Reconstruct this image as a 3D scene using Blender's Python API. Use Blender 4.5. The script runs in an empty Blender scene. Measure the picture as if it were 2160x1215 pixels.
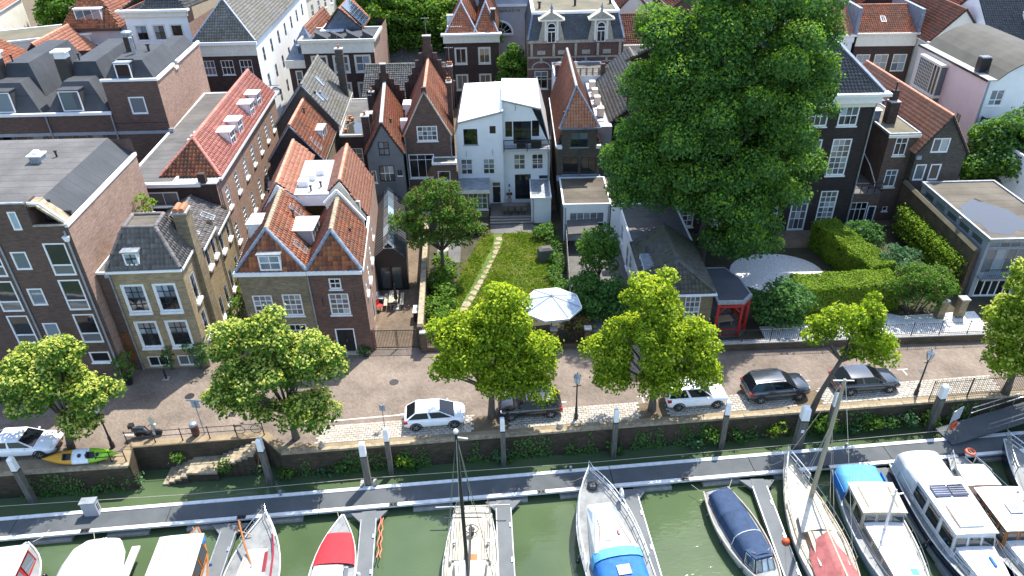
import bpy, math, random
import numpy as np
from mathutils import Vector, Matrix

R = math.radians
random.seed(7)
RNG = np.random.default_rng(11)
SC = bpy.context.scene
COL = SC.collection

# ------------------------------------------------------------------ camera, sky, sun, exposure
cam_data = bpy.data.cameras.new("camera")
cam_data.sensor_fit = 'HORIZONTAL'
cam_data.sensor_width = 36.0
cam_data.lens = 36.0 * 1525.0 / 2160.0
cam_data.clip_start = 0.5
cam_data.clip_end = 1500.0
cam = bpy.data.objects.new("camera", cam_data)
COL.objects.link(cam)
cam.matrix_world = (Matrix.Translation((0, 0, 33.0)) @ Matrix.Rotation(R(90 - 32.6), 4, 'X')
					@ Matrix.Rotation(R(-1.35), 4, 'Z'))
SC.camera = cam

world = bpy.data.worlds.new("World")
SC.world = world
world.use_nodes = True
_nt = world.node_tree
_bg = _nt.nodes["Background"]
_sky = _nt.nodes.new("ShaderNodeTexSky")
_sky.sky_type = 'NISHITA'
_sky.sun_disc = False
_sky.sun_elevation = R(60)
_sky.sun_rotation = R(29.4)
_nt.links.new(_sky.outputs[0], _bg.inputs[0])
_bg.inputs[1].default_value = 0.15

sun_data = bpy.data.lights.new("sun", 'SUN')
sun_data.energy = 3.2
sun_data.angle = R(0.53)
sun_data.color = (1.0, 0.955, 0.88)
sun = bpy.data.objects.new("sun", sun_data)
COL.objects.link(sun)
sun.rotation_euler = Vector((-0.49 * 0.5, -0.872 * 0.5, -0.866)).to_track_quat('-Z', 'Y').to_euler()
sun.location = (30, 50, 80)

SC.view_settings.view_transform = 'Standard'
SC.view_settings.look = 'None'
SC.view_settings.gamma = 1.0
SC.view_settings.use_curve_mapping = False
SC.view_settings.exposure = 1.55
SC.render.engine = 'CYCLES'
SC.cycles.max_bounces = 6
SC.cycles.transparent_max_bounces = 6

# ------------------------------------------------------------------ mesh helpers
def V(*a):
	return Vector(a)

class MB:
	def __init__(s):
		s.v, s.f, s.m = [], [], []

	def add(s, vs, fs, mi=0):
		o = len(s.v)
		s.v += [tuple(v) for v in vs]
		s.f += [tuple(i + o for i in f) for f in fs]
		s.m += [mi] * len(fs)
		return s

	def box(s, x0, x1, y0, y1, z0, z1, mi=0):
		return s.add([(x0, y0, z0), (x1, y0, z0), (x1, y1, z0), (x0, y1, z0), (x0, y0, z1), (x1, y0, z1), (x1, y1, z1), (x0, y1, z1)],
					[(0, 3, 2, 1), (4, 5, 6, 7), (0, 1, 5, 4), (1, 2, 6, 5), (2, 3, 7, 6), (3, 0, 4, 7)], mi)

	def hexa(s, bottom, top, mi=0):
		return s.add(list(bottom) + list(top), [(0, 3, 2, 1), (4, 5, 6, 7), (0, 1, 5, 4), (1, 2, 6, 5), (2, 3, 7, 6), (3, 0, 4, 7)], mi)

	def bar(s, p, q, w, h=None, up=(0, 0, 1), mi=0):
		h = w if h is None else h
		p, q = Vector(p), Vector(q)
		d = (q - p)
		if d.length < 1e-6:
			return s
		d.normalize()
		u = Vector(up)
		if abs(d.dot(u)) > 0.98:
			u = Vector((0, 1, 0))
		sd = d.cross(u).normalized()
		u2 = sd.cross(d).normalized()
		a, b = sd * (w / 2), u2 * (h / 2)
		return s.hexa([p - a - b, p + a - b, q + a - b, q - a - b], [p - a + b, p + a + b, q + a + b, q - a + b], mi)

	def tube(s, pts, r, n=6, mi=0, cap=True):
		pts = [Vector(p) for p in pts]
		rs = r if isinstance(r, (list, tuple)) else [r] * len(pts)
		rings = []
		ref = None
		for i, p in enumerate(pts):
			d = (pts[min(i + 1, len(pts) - 1)] - pts[max(i - 1, 0)]).normalized()
			if ref is None:
				ref = Vector((0, 0, 1)) if abs(d.z) < 0.9 else Vector((1, 0, 0))
			a = d.cross(ref).normalized()
			b = a.cross(d).normalized()
			ref = b
			rings.append([p + (a * math.cos(2 * math.pi * k / n) + b * math.sin(2 * math.pi * k / n)) * rs[i] for k in range(n)])
		return s.loft(rings, True, cap, mi)

	def loft(s, rings, closed=True, cap=False, mi=0):
		n = len(rings[0])
		vs = [p for r in rings for p in r]
		fs = []
		for i in range(len(rings) - 1):
			for k in range(n if closed else n - 1):
				k2 = (k + 1) % n
				fs.append((i * n + k, i * n + k2, (i + 1) * n + k2, (i + 1) * n + k))
		if cap:
			fs.append(tuple(range(n - 1, -1, -1)))
			fs.append(tuple((len(rings) - 1) * n + k for k in range(n)))
		return s.add(vs, fs, mi)

	def prism(s, poly, z0, z1, mi=0):
		n = len(poly)
		a = sum(poly[i][0] * poly[(i + 1) % n][1] - poly[(i + 1) % n][0] * poly[i][1] for i in range(n))
		if a < 0:
			poly = poly[::-1]
		vs = [(p[0], p[1], z0) for p in poly] + [(p[0], p[1], z1) for p in poly]
		fs = [tuple(range(n - 1, -1, -1)), tuple(range(n, 2 * n))] + [(i, (i + 1) % n, n + (i + 1) % n, n + i) for i in range(n)]
		return s.add(vs, fs, mi)

	def extr(s, poly3, d, mi=0):
		n = len(poly3)
		d = Vector(d)
		vs = [Vector(p) for p in poly3] + [Vector(p) + d for p in poly3]
		fs = [tuple(range(n - 1, -1, -1)), tuple(range(n, 2 * n))] + [(i, (i + 1) % n, n + (i + 1) % n, n + i) for i in range(n)]
		return s.add(vs, fs, mi)

	def lathe(s, prof, n=12, c=(0, 0, 0), mi=0, cap=True):
		rings = [[(c[0] + r * math.cos(2 * math.pi * k / n), c[1] + r * math.sin(2 * math.pi * k / n), c[2] + z) for k in range(n)] for r, z in prof]
		return s.loft(rings, True, cap, mi)

	def ball(s, c, r, n=10, m=6, mi=0, sc=(1, 1, 1)):
		prof = [(math.sin(math.pi * (j + .02) / (m + .04)), -math.cos(math.pi * (j + .02) / (m + .04))) for j in range(m + 1)]
		rings = [[(c[0] + a * r * sc[0] * math.cos(2 * math.pi * k / n), c[1] + a * r * sc[1] * math.sin(2 * math.pi * k / n), c[2] + z * r * sc[2]) for k in range(n)] for a, z in prof]
		return s.loft(rings, True, True, mi)

	def xf(s, mtx):
		s.v = [tuple(mtx @ Vector(p)) for p in s.v]
		return s

	def mesh(s, name, mats, smooth=False):
		me = bpy.data.meshes.new(name)
		me.from_pydata(s.v, [], s.f)
		add_uv(me)
		for m in (mats if isinstance(mats, (list, tuple)) else [mats]):
			me.materials.append(m)
		if any(s.m):
			me.polygons.foreach_set("material_index", s.m)
		if smooth:
			me.polygons.foreach_set("use_smooth", [True] * len(me.polygons))
		return me

	def obj(s, name, mats, parent=None, smooth=False, loc=None, rz=0.0):
		return place(s.mesh(name, mats, smooth), name, parent, loc, rz)

def add_uv(me):
	nl, npoly = len(me.loops), len(me.polygons)
	if nl == 0:
		return
	co = np.empty(len(me.vertices) * 3); me.vertices.foreach_get("co", co); co = co.reshape(-1, 3)
	li = np.empty(nl, dtype=np.int64); me.loops.foreach_get("vertex_index", li)
	tot = np.empty(npoly, dtype=np.int64); me.polygons.foreach_get("loop_total", tot)
	nrm = np.empty(npoly * 3); me.polygons.foreach_get("normal", nrm); nrm = nrm.reshape(-1, 3)
	nn = np.repeat(nrm, tot, axis=0)
	p = co[li]
	flat = np.abs(nn[:, 2]) > 0.985
	t = np.stack([-nn[:, 1], nn[:, 0]], 1)
	ln = np.linalg.norm(t, axis=1); ln[ln < 1e-6] = 1
	t = t / ln[:, None]
	u = (p[:, :2] * t).sum(1)
	sl = np.sqrt(np.clip(1 - nn[:, 2] ** 2, 0.03, 1))
	v = p[:, 2] / sl
	u = np.where(flat, p[:, 0], u)
	v = np.where(flat, p[:, 1], v)
	uv = me.uv_layers.new(name="UVMap")
	uv.data.foreach_set("uv", np.stack([u, v], 1).ravel().astype(np.float32))

def place(me, name, parent=None, loc=None, rz=0.0, rot=None, scale=None):
	o = bpy.data.objects.new(name, me)
	COL.objects.link(o)
	if parent is not None:
		o.parent = parent
	if loc is not None:
		o.location = loc
	if rz:
		o.rotation_euler = (0, 0, rz)
	if rot is not None:
		o.rotation_euler = rot
	if scale is not None:
		o.scale = scale if isinstance(scale, (tuple, list)) else (scale,) * 3
	return o

def np_mesh(name, verts, quads, mats, smooth=False):
	me = bpy.data.meshes.new(name)
	verts = np.asarray(verts, dtype=np.float32)
	quads = np.asarray(quads, dtype=np.int32)
	k = quads.shape[1]
	me.vertices.add(len(verts)); me.vertices.foreach_set("co", verts.ravel())
	me.loops.add(quads.size); me.loops.foreach_set("vertex_index", quads.ravel())
	me.polygons.add(len(quads))
	me.polygons.foreach_set("loop_start", np.arange(0, quads.size, k, dtype=np.int32))
	me.polygons.foreach_set("loop_total", np.full(len(quads), k, dtype=np.int32))
	if smooth:
		me.polygons.foreach_set("use_smooth", np.ones(len(quads), dtype=bool))
	me.update(calc_edges=True)
	for m in (mats if isinstance(mats, (list, tuple)) else [mats]):
		me.materials.append(m)
	return me

def tag(o, label=None, cat=None, group=None, kind=None):
	if label: o["label"] = label
	if cat: o["category"] = cat
	if group: o["group"] = group
	if kind: o["kind"] = kind
	return o

def thing(name, label, cat, loc=(0, 0, 0), rz=0.0, group=None):
	o = bpy.data.objects.new(name, None)
	o.empty_display_size = 0.3
	COL.objects.link(o)
	o.location = loc
	o.rotation_euler = (0, 0, rz)
	return tag(o, label, cat, group)

def struct(o):
	o["kind"] = "structure"
	return o

def copy_tree(o, parent=None):
	c = o.copy()
	COL.objects.link(c)
	c.parent = parent
	for ch in o.children:
		copy_tree(ch, c)
	return c

# ------------------------------------------------------------------ materials
MATS = {}

def _new(name):
	m = bpy.data.materials.new(name)
	m.use_nodes = True
	MATS[name] = m
	nt = m.node_tree
	return m, nt, nt.nodes["Principled BSDF"]

def N(nt, typ, **kw):
	n = nt.nodes.new(typ)
	for k, v in kw.items():
		if k.startswith("i_"):
			n.inputs[k[2:].replace("_", " ")].default_value = v
		else:
			setattr(n, k, v)
	return n

def c4(c):
	return (c[0], c[1], c[2], 1.0)

def ramp(nt, stops):
	n = nt.nodes.new("ShaderNodeValToRGB")
	e = n.color_ramp.elements
	while len(e) > 1:
		e.remove(e[0])
	e[0].position = stops[0][0]; e[0].color = c4(stops[0][1])
	for p, c in stops[1:]:
		x = e.new(p); x.color = c4(c)
	return n

def bump(nt, bsdf, h, strength=0.3, dist=0.02):
	b = nt.nodes.new("ShaderNodeBump")
	b.inputs["Strength"].default_value = strength
	b.inputs["Distance"].default_value = dist
	nt.links.new(h, b.inputs["Height"])
	nt.links.new(b.outputs[0], bsdf.inputs["Normal"])
	return b

def plain(name, c, rough=0.6, metal=0.0, spec=0.5, coat=0.0, wear=0.10, scale=2.5):
	m, nt, b = _new(name)
	tc = N(nt, "ShaderNodeTexCoord")
	nz = N(nt, "ShaderNodeTexNoise", i_Scale=scale, i_Detail=5.0, i_Roughness=0.65)
	nt.links.new(tc.outputs["Object"], nz.inputs["Vector"])
	d = 1.0 - wear * 2.2
	rp = ramp(nt, [(0.3, [x * d for x in c]), (0.62, c)])
	nt.links.new(nz.outputs[0], rp.inputs[0])
	nt.links.new(rp.outputs[0], b.inputs["Base Color"])
	b.inputs["Roughness"].default_value = rough
	b.inputs["Metallic"].default_value = metal
	b.inputs["Specular IOR Level"].default_value = spec
	b.inputs["Coat Weight"].default_value = coat
	b.inputs["Coat Roughness"].default_value = 0.05
	return m

def noisy(name, stops, scale=1.2, rough=0.85, bumpd=0.01, detail=6.0, scale2=18.0, mixf=0.35, bstr=0.35, seam=0.0):
	m, nt, b = _new(name)
	tc = N(nt, "ShaderNodeTexCoord")
	n1 = N(nt, "ShaderNodeTexNoise", i_Scale=scale, i_Detail=detail, i_Roughness=0.6)
	n2 = N(nt, "ShaderNodeTexNoise", i_Scale=scale2, i_Detail=3.0)
	for n in (n1, n2):
		nt.links.new(tc.outputs["Object"], n.inputs["Vector"])
	mx = N(nt, "ShaderNodeMix", data_type='FLOAT')
	mx.inputs[0].default_value = mixf
	nt.links.new(n1.outputs[0], mx.inputs[2]); nt.links.new(n2.outputs[0], mx.inputs[3])
	rp = ramp(nt, stops)
	nt.links.new(mx.outputs[0], rp.inputs[0])
	out = rp.outputs[0]
	if seam:
		# joints between the strips of roofing felt
		sx = N(nt, "ShaderNodeSeparateXYZ"); nt.links.new(tc.outputs["Object"], sx.inputs[0])
		dv = N(nt, "ShaderNodeMath", operation='DIVIDE'); dv.inputs[1].default_value = seam; nt.links.new(sx.outputs[1], dv.inputs[0])
		fr = N(nt, "ShaderNodeMath", operation='FRACT'); nt.links.new(dv.outputs[0], fr.inputs[0])
		lt = N(nt, "ShaderNodeMath", operation='LESS_THAN'); lt.inputs[1].default_value = .07; nt.links.new(fr.outputs[0], lt.inputs[0])
		mul = N(nt, "ShaderNodeMath", operation='MULTIPLY'); mul.inputs[1].default_value = .55; nt.links.new(lt.outputs[0], mul.inputs[0])
		ms = N(nt, "ShaderNodeMix", data_type='RGBA'); nt.links.new(mul.outputs[0], ms.inputs[0]); nt.links.new(out, ms.inputs[6]); ms.inputs[7].default_value = (.03, .03, .03, 1)
		out = ms.outputs[2]
	nt.links.new(out, b.inputs["Base Color"])
	b.inputs["Roughness"].default_value = rough
	b.inputs["Specular IOR Level"].default_value = 0.3
	if bumpd:
		bump(nt, b, n2.outputs[0], bstr, bumpd)
	return m

def brick(name, c1, c2, mortar, stain=0.35, bw=0.23, bh=0.075, rough=0.9, bias=0.0, stain_c=(0.03, 0.028, 0.025)):
	m, nt, b = _new(name)
	uv = N(nt, "ShaderNodeUVMap")
	bt = N(nt, "ShaderNodeTexBrick", i_Scale=1.0)
	bt.inputs["Brick Width"].default_value = bw
	bt.inputs["Row Height"].default_value = bh
	bt.inputs["Mortar Size"].default_value = 0.008
	bt.inputs["Mortar Smooth"].default_value = 0.3
	bt.inputs["Bias"].default_value = bias
	bt.inputs["Color1"].default_value = c4(c1)
	bt.inputs["Color2"].default_value = c4(c2)
	bt.inputs["Mortar"].default_value = c4(mortar)
	nt.links.new(uv.outputs[0], bt.inputs["Vector"])
	tc = N(nt, "ShaderNodeTexCoord")
	n1 = N(nt, "ShaderNodeTexNoise", i_Scale=0.55, i_Detail=7.0, i_Roughness=0.62)
	nt.links.new(tc.outputs["Object"], n1.inputs["Vector"])
	rp = N(nt, "ShaderNodeMapRange"); rp.inputs[1].default_value = 0.42; rp.inputs[2].default_value = 0.72; rp.inputs[4].default_value = stain
	nt.links.new(n1.outputs[0], rp.inputs[0])
	mx = N(nt, "ShaderNodeMix", data_type='RGBA')
	nt.links.new(rp.outputs[0], mx.inputs[0])
	nt.links.new(bt.outputs[0], mx.inputs[6])
	mx.inputs[7].default_value = c4(stain_c)
	# course-to-course patches of repaired, paler brick
	n3 = N(nt, "ShaderNodeTexNoise", i_Scale=1.7, i_Detail=4.0)
	mp = N(nt, "ShaderNodeMapping"); mp.inputs["Scale"].default_value = (1, 1, 5)
	nt.links.new(tc.outputs["Object"], mp.inputs[0]); nt.links.new(mp.outputs[0], n3.inputs["Vector"])
	hs = N(nt, "ShaderNodeHueSaturation")
	mr = N(nt, "ShaderNodeMapRange"); mr.inputs[1].default_value = 0.3; mr.inputs[2].default_value = 0.7; mr.inputs[3].default_value = 0.78; mr.inputs[4].default_value = 1.22
	nt.links.new(n3.outputs[0], mr.inputs[0]); nt.links.new(mr.outputs[0], hs.inputs["Value"])
	nt.links.new(mx.outputs[2], hs.inputs["Color"])
	nt.links.new(hs.outputs[0], b.inputs["Base Color"])
	b.inputs["Roughness"].default_value = rough
	b.inputs["Specular IOR Level"].default_value = 0.2
	bump(nt, b, bt.outputs["Fac"], -0.4, 0.008)
	return m

def pieces(name, cols, rough=0.75, moss=None, spec=0.4, bumpd=0.0):
	m, nt, b = _new(name)
	g = N(nt, "ShaderNodeNewGeometry")
	oi = N(nt, "ShaderNodeObjectInfo")
	ad = N(nt, "ShaderNodeMath", operation='ADD')
	fr = N(nt, "ShaderNodeMath", operation='FRACT')
	nt.links.new(g.outputs["Random Per Island"], ad.inputs[0]); nt.links.new(oi.outputs["Random"], ad.inputs[1])
	nt.links.new(ad.outputs[0], fr.inputs[0])
	rp = ramp(nt, [(i / max(1, len(cols) - 1), c) for i, c in enumerate(cols)])
	nt.links.new(fr.outputs[0], rp.inputs[0])
	out = rp.outputs[0]
	tc = N(nt, "ShaderNodeTexCoord")
	nz = N(nt, "ShaderNodeTexNoise", i_Scale=0.5, i_Detail=8.0, i_Roughness=0.7)
	nt.links.new(g.outputs["Position"], nz.inputs["Vector"])
	if moss:
		mr = N(nt, "ShaderNodeMapRange"); mr.inputs[1].default_value = 0.44; mr.inputs[2].default_value = 0.7; mr.inputs[4].default_value = moss[1]
		nt.links.new(nz.outputs[0], mr.inputs[0])
		mx = N(nt, "ShaderNodeMix", data_type='RGBA')
		nt.links.new(mr.outputs[0], mx.inputs[0]); nt.links.new(out, mx.inputs[6]); mx.inputs[7].default_value = c4(moss[0])
		out = mx.outputs[2]
	nt.links.new(out, b.inputs["Base Color"])
	b.inputs["Roughness"].default_value = rough
	b.inputs["Specular IOR Level"].default_value = spec
	if bumpd:
		nf = N(nt, "ShaderNodeTexNoise", i_Scale=25.0, i_Detail=3.0)
		nt.links.new(g.outputs["Position"], nf.inputs["Vector"])
		bump(nt, b, nf.outputs[0], 0.4, bumpd)
	return m

def leafmat(name, cols, trans=0.35, rough=0.7):
	m, nt, b = _new(name)
	g = N(nt, "ShaderNodeNewGeometry")
	oi = N(nt, "ShaderNodeObjectInfo")
	nz = N(nt, "ShaderNodeTexNoise", i_Scale=0.45, i_Detail=3.0)
	nt.links.new(g.outputs["Position"], nz.inputs["Vector"])
	mm = N(nt, "ShaderNodeMath", operation='MULTIPLY_ADD'); mm.inputs[1].default_value = 0.55
	nt.links.new(g.outputs["Random Per Island"], mm.inputs[0])
	ms = N(nt, "ShaderNodeMapRange"); ms.inputs[1].default_value = 0.3; ms.inputs[2].default_value = 0.7; ms.inputs[4].default_value = 0.45
	nt.links.new(nz.outputs[0], ms.inputs[0]); nt.links.new(ms.outputs[0], mm.inputs[2])
	rp = ramp(nt, [(i / max(1, len(cols) - 1), c) for i, c in enumerate(cols)])
	nt.links.new(mm.outputs[0], rp.inputs[0])
	nt.links.new(rp.outputs[0], b.inputs["Base Color"])
	b.inputs["Roughness"].default_value = rough
	b.inputs["Specular IOR Level"].default_value = 0.15
	tr = N(nt, "ShaderNodeBsdfTranslucent")
	hs = N(nt, "ShaderNodeHueSaturation"); hs.inputs["Value"].default_value = 1.5; hs.inputs["Saturation"].default_value = 1.1
	nt.links.new(rp.outputs[0], hs.inputs["Color"]); nt.links.new(hs.outputs[0], tr.inputs[0])
	mx = N(nt, "ShaderNodeMixShader"); mx.inputs[0].default_value = trans
	nt.links.new(b.outputs[0], mx.inputs[1]); nt.links.new(tr.outputs[0], mx.inputs[2])
	nt.links.new(mx.outputs[0], nt.nodes["Material Output"].inputs[0])
	return m

def glassmat(name, base=(0.012, 0.016, 0.018), rough=0.04, spec=0.9, var=0.5):
	m, nt, b = _new(name)
	oi = N(nt, "ShaderNodeObjectInfo")
	rp = ramp(nt, [(0.0, [x * (1 - var) for x in base]), (0.7, base), (1.0, [min(1, x * (1 + 2.5 * var)) for x in base])])
	nt.links.new(oi.outputs["Random"], rp.inputs[0])
	nt.links.new(rp.outputs[0], b.inputs["Base Color"])
	b.inputs["Roughness"].default_value = rough
	b.inputs["Specular IOR Level"].default_value = spec
	b.inputs["IOR"].default_value = 1.55
	tc = N(nt, "ShaderNodeTexCoord")
	nz = N(nt, "ShaderNodeTexNoise", i_Scale=1.3, i_Detail=1.0)
	nt.links.new(tc.outputs["Object"], nz.inputs["Vector"])
	bump(nt, b, nz.outputs[0], 0.06, 0.05)
	return m

# walls
brick("yellow_brick", (0.27, 0.21, 0.12), (0.185, 0.14, 0.085), (0.25, 0.225, 0.175), 0.4)
brick("ochre_brick", (0.36, 0.275, 0.155), (0.26, 0.195, 0.11), (0.33, 0.28, 0.20), 0.4, stain_c=(0.07, 0.06, 0.045))
brick("brown_brick", (0.135, 0.082, 0.062), (0.098, 0.062, 0.05), (0.14, 0.115, 0.10), 0.3)
brick("red_brick", (0.175, 0.085, 0.06), (0.115, 0.06, 0.046), (0.18, 0.15, 0.13), 0.45)
brick("sunlit_brick", (0.36, 0.225, 0.165), (0.28, 0.17, 0.125), (0.33, 0.27, 0.22), 0.25, stain_c=(0.12, 0.085, 0.065))  # sunlight painted into the colour: paler brick for right-facing walls
brick("dark_brick", (0.08, 0.046, 0.036), (0.056, 0.035, 0.029), (0.07, 0.06, 0.055), 0.4)
brick("black_brick", (0.036, 0.026, 0.024), (0.025, 0.02, 0.02), (0.05, 0.046, 0.042), 0.25, stain_c=(0.08, 0.072, 0.066))
brick("grey_brick", (0.10, 0.085, 0.068), (0.065, 0.056, 0.047), (0.12, 0.11, 0.095), 0.5)
brick("garden_brick", (0.13, 0.085, 0.055), (0.09, 0.06, 0.042), (0.12, 0.105, 0.085), 0.6, stain_c=(0.035, 0.04, 0.02))
brick("quay_brick", (0.085, 0.06, 0.04), (0.055, 0.04, 0.028), (0.06, 0.05, 0.038), 0.9, stain_c=(0.02, 0.026, 0.012))
noisy("white_plaster", [(0.25, (0.62, 0.64, 0.63)), (0.5, (0.78, 0.79, 0.78)), (0.8, (0.83, 0.83, 0.82))], 0.6, 0.85, 0.004)
noisy("cream_plaster", [(0.25, (0.52, 0.48, 0.38)), (0.5, (0.66, 0.62, 0.52)), (0.8, (0.70, 0.67, 0.58))], 0.6, 0.85, 0.004)
noisy("pink_plaster", [(0.25, (0.62, 0.48, 0.44)), (0.5, (0.70, 0.55, 0.51)), (0.8, (0.73, 0.58, 0.54))], 0.7, 0.85, 0.003)
noisy("grey_plaster", [(0.25, (0.10, 0.105, 0.11)), (0.5, (0.16, 0.165, 0.17)), (0.8, (0.19, 0.195, 0.2))], 0.8, 0.85, 0.004)
noisy("pale_grey_plaster", [(0.25, (0.30, 0.31, 0.32)), (0.6, (0.42, 0.43, 0.44)), (0.8, (0.47, 0.48, 0.48))], 0.8, 0.85, 0.004)
# trim and metal
plain("white_paint", (0.80, 0.80, 0.78), 0.45, wear=0.05)
plain("cream_paint", (0.72, 0.68, 0.57), 0.5, wear=0.06)
plain("grey_paint", (0.30, 0.33, 0.36), 0.5)
plain("black_paint", (0.018, 0.018, 0.02), 0.4)
plain("dark_green_paint", (0.02, 0.045, 0.035), 0.4)
plain("red_paint", (0.42, 0.02, 0.02), 0.45)
plain("navy_door", (0.018, 0.022, 0.05), 0.35)
plain("zinc", (0.34, 0.37, 0.40), 0.45, metal=0.35, wear=0.2)
plain("lead", (0.20, 0.235, 0.29), 0.55, metal=0.2, wear=0.2)
plain("steel", (0.55, 0.56, 0.57), 0.3, metal=0.9)
plain("black_iron", (0.014, 0.014, 0.016), 0.5)
plain("rubber", (0.02, 0.02, 0.02), 0.8)
plain("terracotta", (0.42, 0.17, 0.08), 0.8, wear=0.2, scale=9)
plain("concrete", (0.36, 0.35, 0.33), 0.85, wear=0.16, scale=4)
plain("stone_trim", (0.42, 0.38, 0.30), 0.85, wear=0.2, scale=4)
plain("sandstone", (0.36, 0.29, 0.19), 0.9, wear=0.25, scale=3)
# roofs
pieces("tile_orange", [(0.50, 0.22, 0.13), (0.58, 0.29, 0.19), (0.46, 0.19, 0.11), (0.55, 0.265, 0.175)], 0.8, ((0.32, 0.16, 0.10), 0.4))
pieces("tile_old_orange", [(0.40, 0.13, 0.06), (0.46, 0.17, 0.08), (0.33, 0.10, 0.05), (0.36, 0.15, 0.09), (0.26, 0.10, 0.06)], 0.85, ((0.15, 0.115, 0.075), 0.75))
pieces("tile_red", [(0.40, 0.14, 0.10), (0.46, 0.18, 0.13), (0.42, 0.155, 0.12), (0.50, 0.22, 0.165)], 0.8, ((0.33, 0.16, 0.125), 0.5))
pieces("tile_brown", [(0.24, 0.08, 0.045), (0.30, 0.10, 0.05), (0.20, 0.07, 0.045), (0.16, 0.07, 0.05)], 0.85, ((0.085, 0.07, 0.05), 0.75))
pieces("tile_hip", [(0.30, 0.10, 0.045), (0.42, 0.15, 0.06), (0.20, 0.07, 0.04), (0.15, 0.065, 0.045), (0.35, 0.14, 0.065)], 0.8, ((0.16, 0.10, 0.06), 0.4))
pieces("tile_grey", [(0.085, 0.078, 0.074), (0.16, 0.145, 0.135), (0.115, 0.106, 0.10), (0.20, 0.18, 0.168)], 0.8, ((0.10, 0.085, 0.075), 0.5))
pieces("tile_old_grey", [(0.15, 0.14, 0.125), (0.20, 0.19, 0.17), (0.12, 0.115, 0.105), (0.22, 0.20, 0.18)], 0.9, ((0.13, 0.12, 0.07), 0.7))
pieces("tile_black", [(0.035, 0.036, 0.04), (0.055, 0.055, 0.06), (0.045, 0.046, 0.05), (0.07, 0.07, 0.075)], 0.45, ((0.05, 0.052, 0.045), 0.4), spec=0.5)
pieces("tile_mossy", [(0.05, 0.048, 0.044), (0.105, 0.098, 0.085), (0.075, 0.072, 0.062)], 0.8, ((0.08, 0.082, 0.03), 0.7))
pieces("slate", [(0.06, 0.068, 0.08), (0.085, 0.095, 0.11), (0.07, 0.08, 0.095), (0.11, 0.12, 0.135)], 0.55, ((0.10, 0.11, 0.10), 0.3))
noisy("felt_olive", [(0.25, (0.055, 0.052, 0.042)), (0.5, (0.085, 0.08, 0.066)), (0.75, (0.11, 0.105, 0.088))], 0.5, 0.85, 0.006)
noisy("felt_dark", [(0.25, (0.03, 0.033, 0.037)), (0.5, (0.048, 0.052, 0.058)), (0.75, (0.072, 0.077, 0.083))], 0.5, 0.8, 0.006, seam=1.1)
noisy("felt_grey", [(0.3, (0.055, 0.053, 0.05)), (0.5, (0.105, 0.10, 0.094)), (0.7, (0.16, 0.152, 0.14))], 0.4, 0.85, 0.006, seam=1.0)
noisy("felt_brown", [(0.3, (0.05, 0.042, 0.03)), (0.5, (0.105, 0.09, 0.068)), (0.7, (0.165, 0.145, 0.11))], 0.35, 0.85, 0.006, seam=1.3)
noisy("felt_moss", [(0.25, (0.07, 0.07, 0.045)), (0.5, (0.13, 0.115, 0.075)), (0.75, (0.20, 0.175, 0.13))], 0.5, 0.9, 0.01)
noisy("white_membrane", [(0.25, (0.74, 0.75, 0.76)), (0.5, (0.82, 0.82, 0.82))], 0.3, 0.6, 0.002)
# glass
glassmat("glass")
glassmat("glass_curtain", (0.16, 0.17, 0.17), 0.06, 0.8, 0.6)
glassmat("glass_painted_sky", (0.15, 0.19, 0.22), 0.03, 1.0, 0.5)  # pale blue sky reflection painted into the pane colour
glassmat("glass_green", (0.09, 0.12, 0.11), 0.15, 0.7, 0.4)
glassmat("puddle", (0.045, 0.04, 0.032), 0.03, 0.6, 0.0)
glassmat("car_glass", (0.010, 0.013, 0.015), 0.05, 0.35)
glassmat("solar", (0.012, 0.022, 0.06), 0.1, 0.8, 0.3)

def woodmat(name, cols, rough=0.6, scale=(2, 22, 22)):
	m, nt, b = _new(name)
	tc = N(nt, "ShaderNodeTexCoord"); mp = N(nt, "ShaderNodeMapping"); mp.inputs["Scale"].default_value = scale
	nz = N(nt, "ShaderNodeTexNoise", i_Scale=1.0, i_Detail=5.0, i_Roughness=0.6)
	nt.links.new(tc.outputs["Object"], mp.inputs[0]); nt.links.new(mp.outputs[0], nz.inputs["Vector"])
	oi = N(nt, "ShaderNodeObjectInfo"); g = N(nt, "ShaderNodeNewGeometry")
	ad = N(nt, "ShaderNodeMath", operation='MULTIPLY_ADD'); ad.inputs[1].default_value = 0.35
	nt.links.new(g.outputs["Random Per Island"], ad.inputs[0]); nt.links.new(nz.outputs[0], ad.inputs[2])
	rp = ramp(nt, [(0.35 + 0.6 * i / max(1, len(cols) - 1), c) for i, c in enumerate(cols)])
	nt.links.new(ad.outputs[0], rp.inputs[0]); nt.links.new(rp.outputs[0], b.inputs["Base Color"])
	b.inputs["Roughness"].default_value = rough
	bump(nt, b, nz.outputs[0], 0.3, 0.004)
	return m

woodmat("grey_wood", [(0.13, 0.115, 0.095), (0.22, 0.20, 0.17), (0.30, 0.275, 0.24)], 0.85)
woodmat("post_wood", [(0.045, 0.04, 0.032), (0.10, 0.09, 0.075), (0.19, 0.175, 0.15)], 0.9, (12, 12, 1.5))
woodmat("deck_wood", [(0.055, 0.045, 0.038), (0.10, 0.085, 0.07), (0.16, 0.14, 0.12)], 0.8)
woodmat("varnish", [(0.22, 0.075, 0.02), (0.34, 0.13, 0.035), (0.42, 0.18, 0.06)], 0.25)
woodmat("teak", [(0.22, 0.14, 0.08), (0.33, 0.22, 0.13), (0.42, 0.30, 0.19)], 0.7)
woodmat("bark", [(0.035, 0.028, 0.022), (0.075, 0.062, 0.05), (0.12, 0.10, 0.08)], 0.95, (9, 9, 2))
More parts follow.
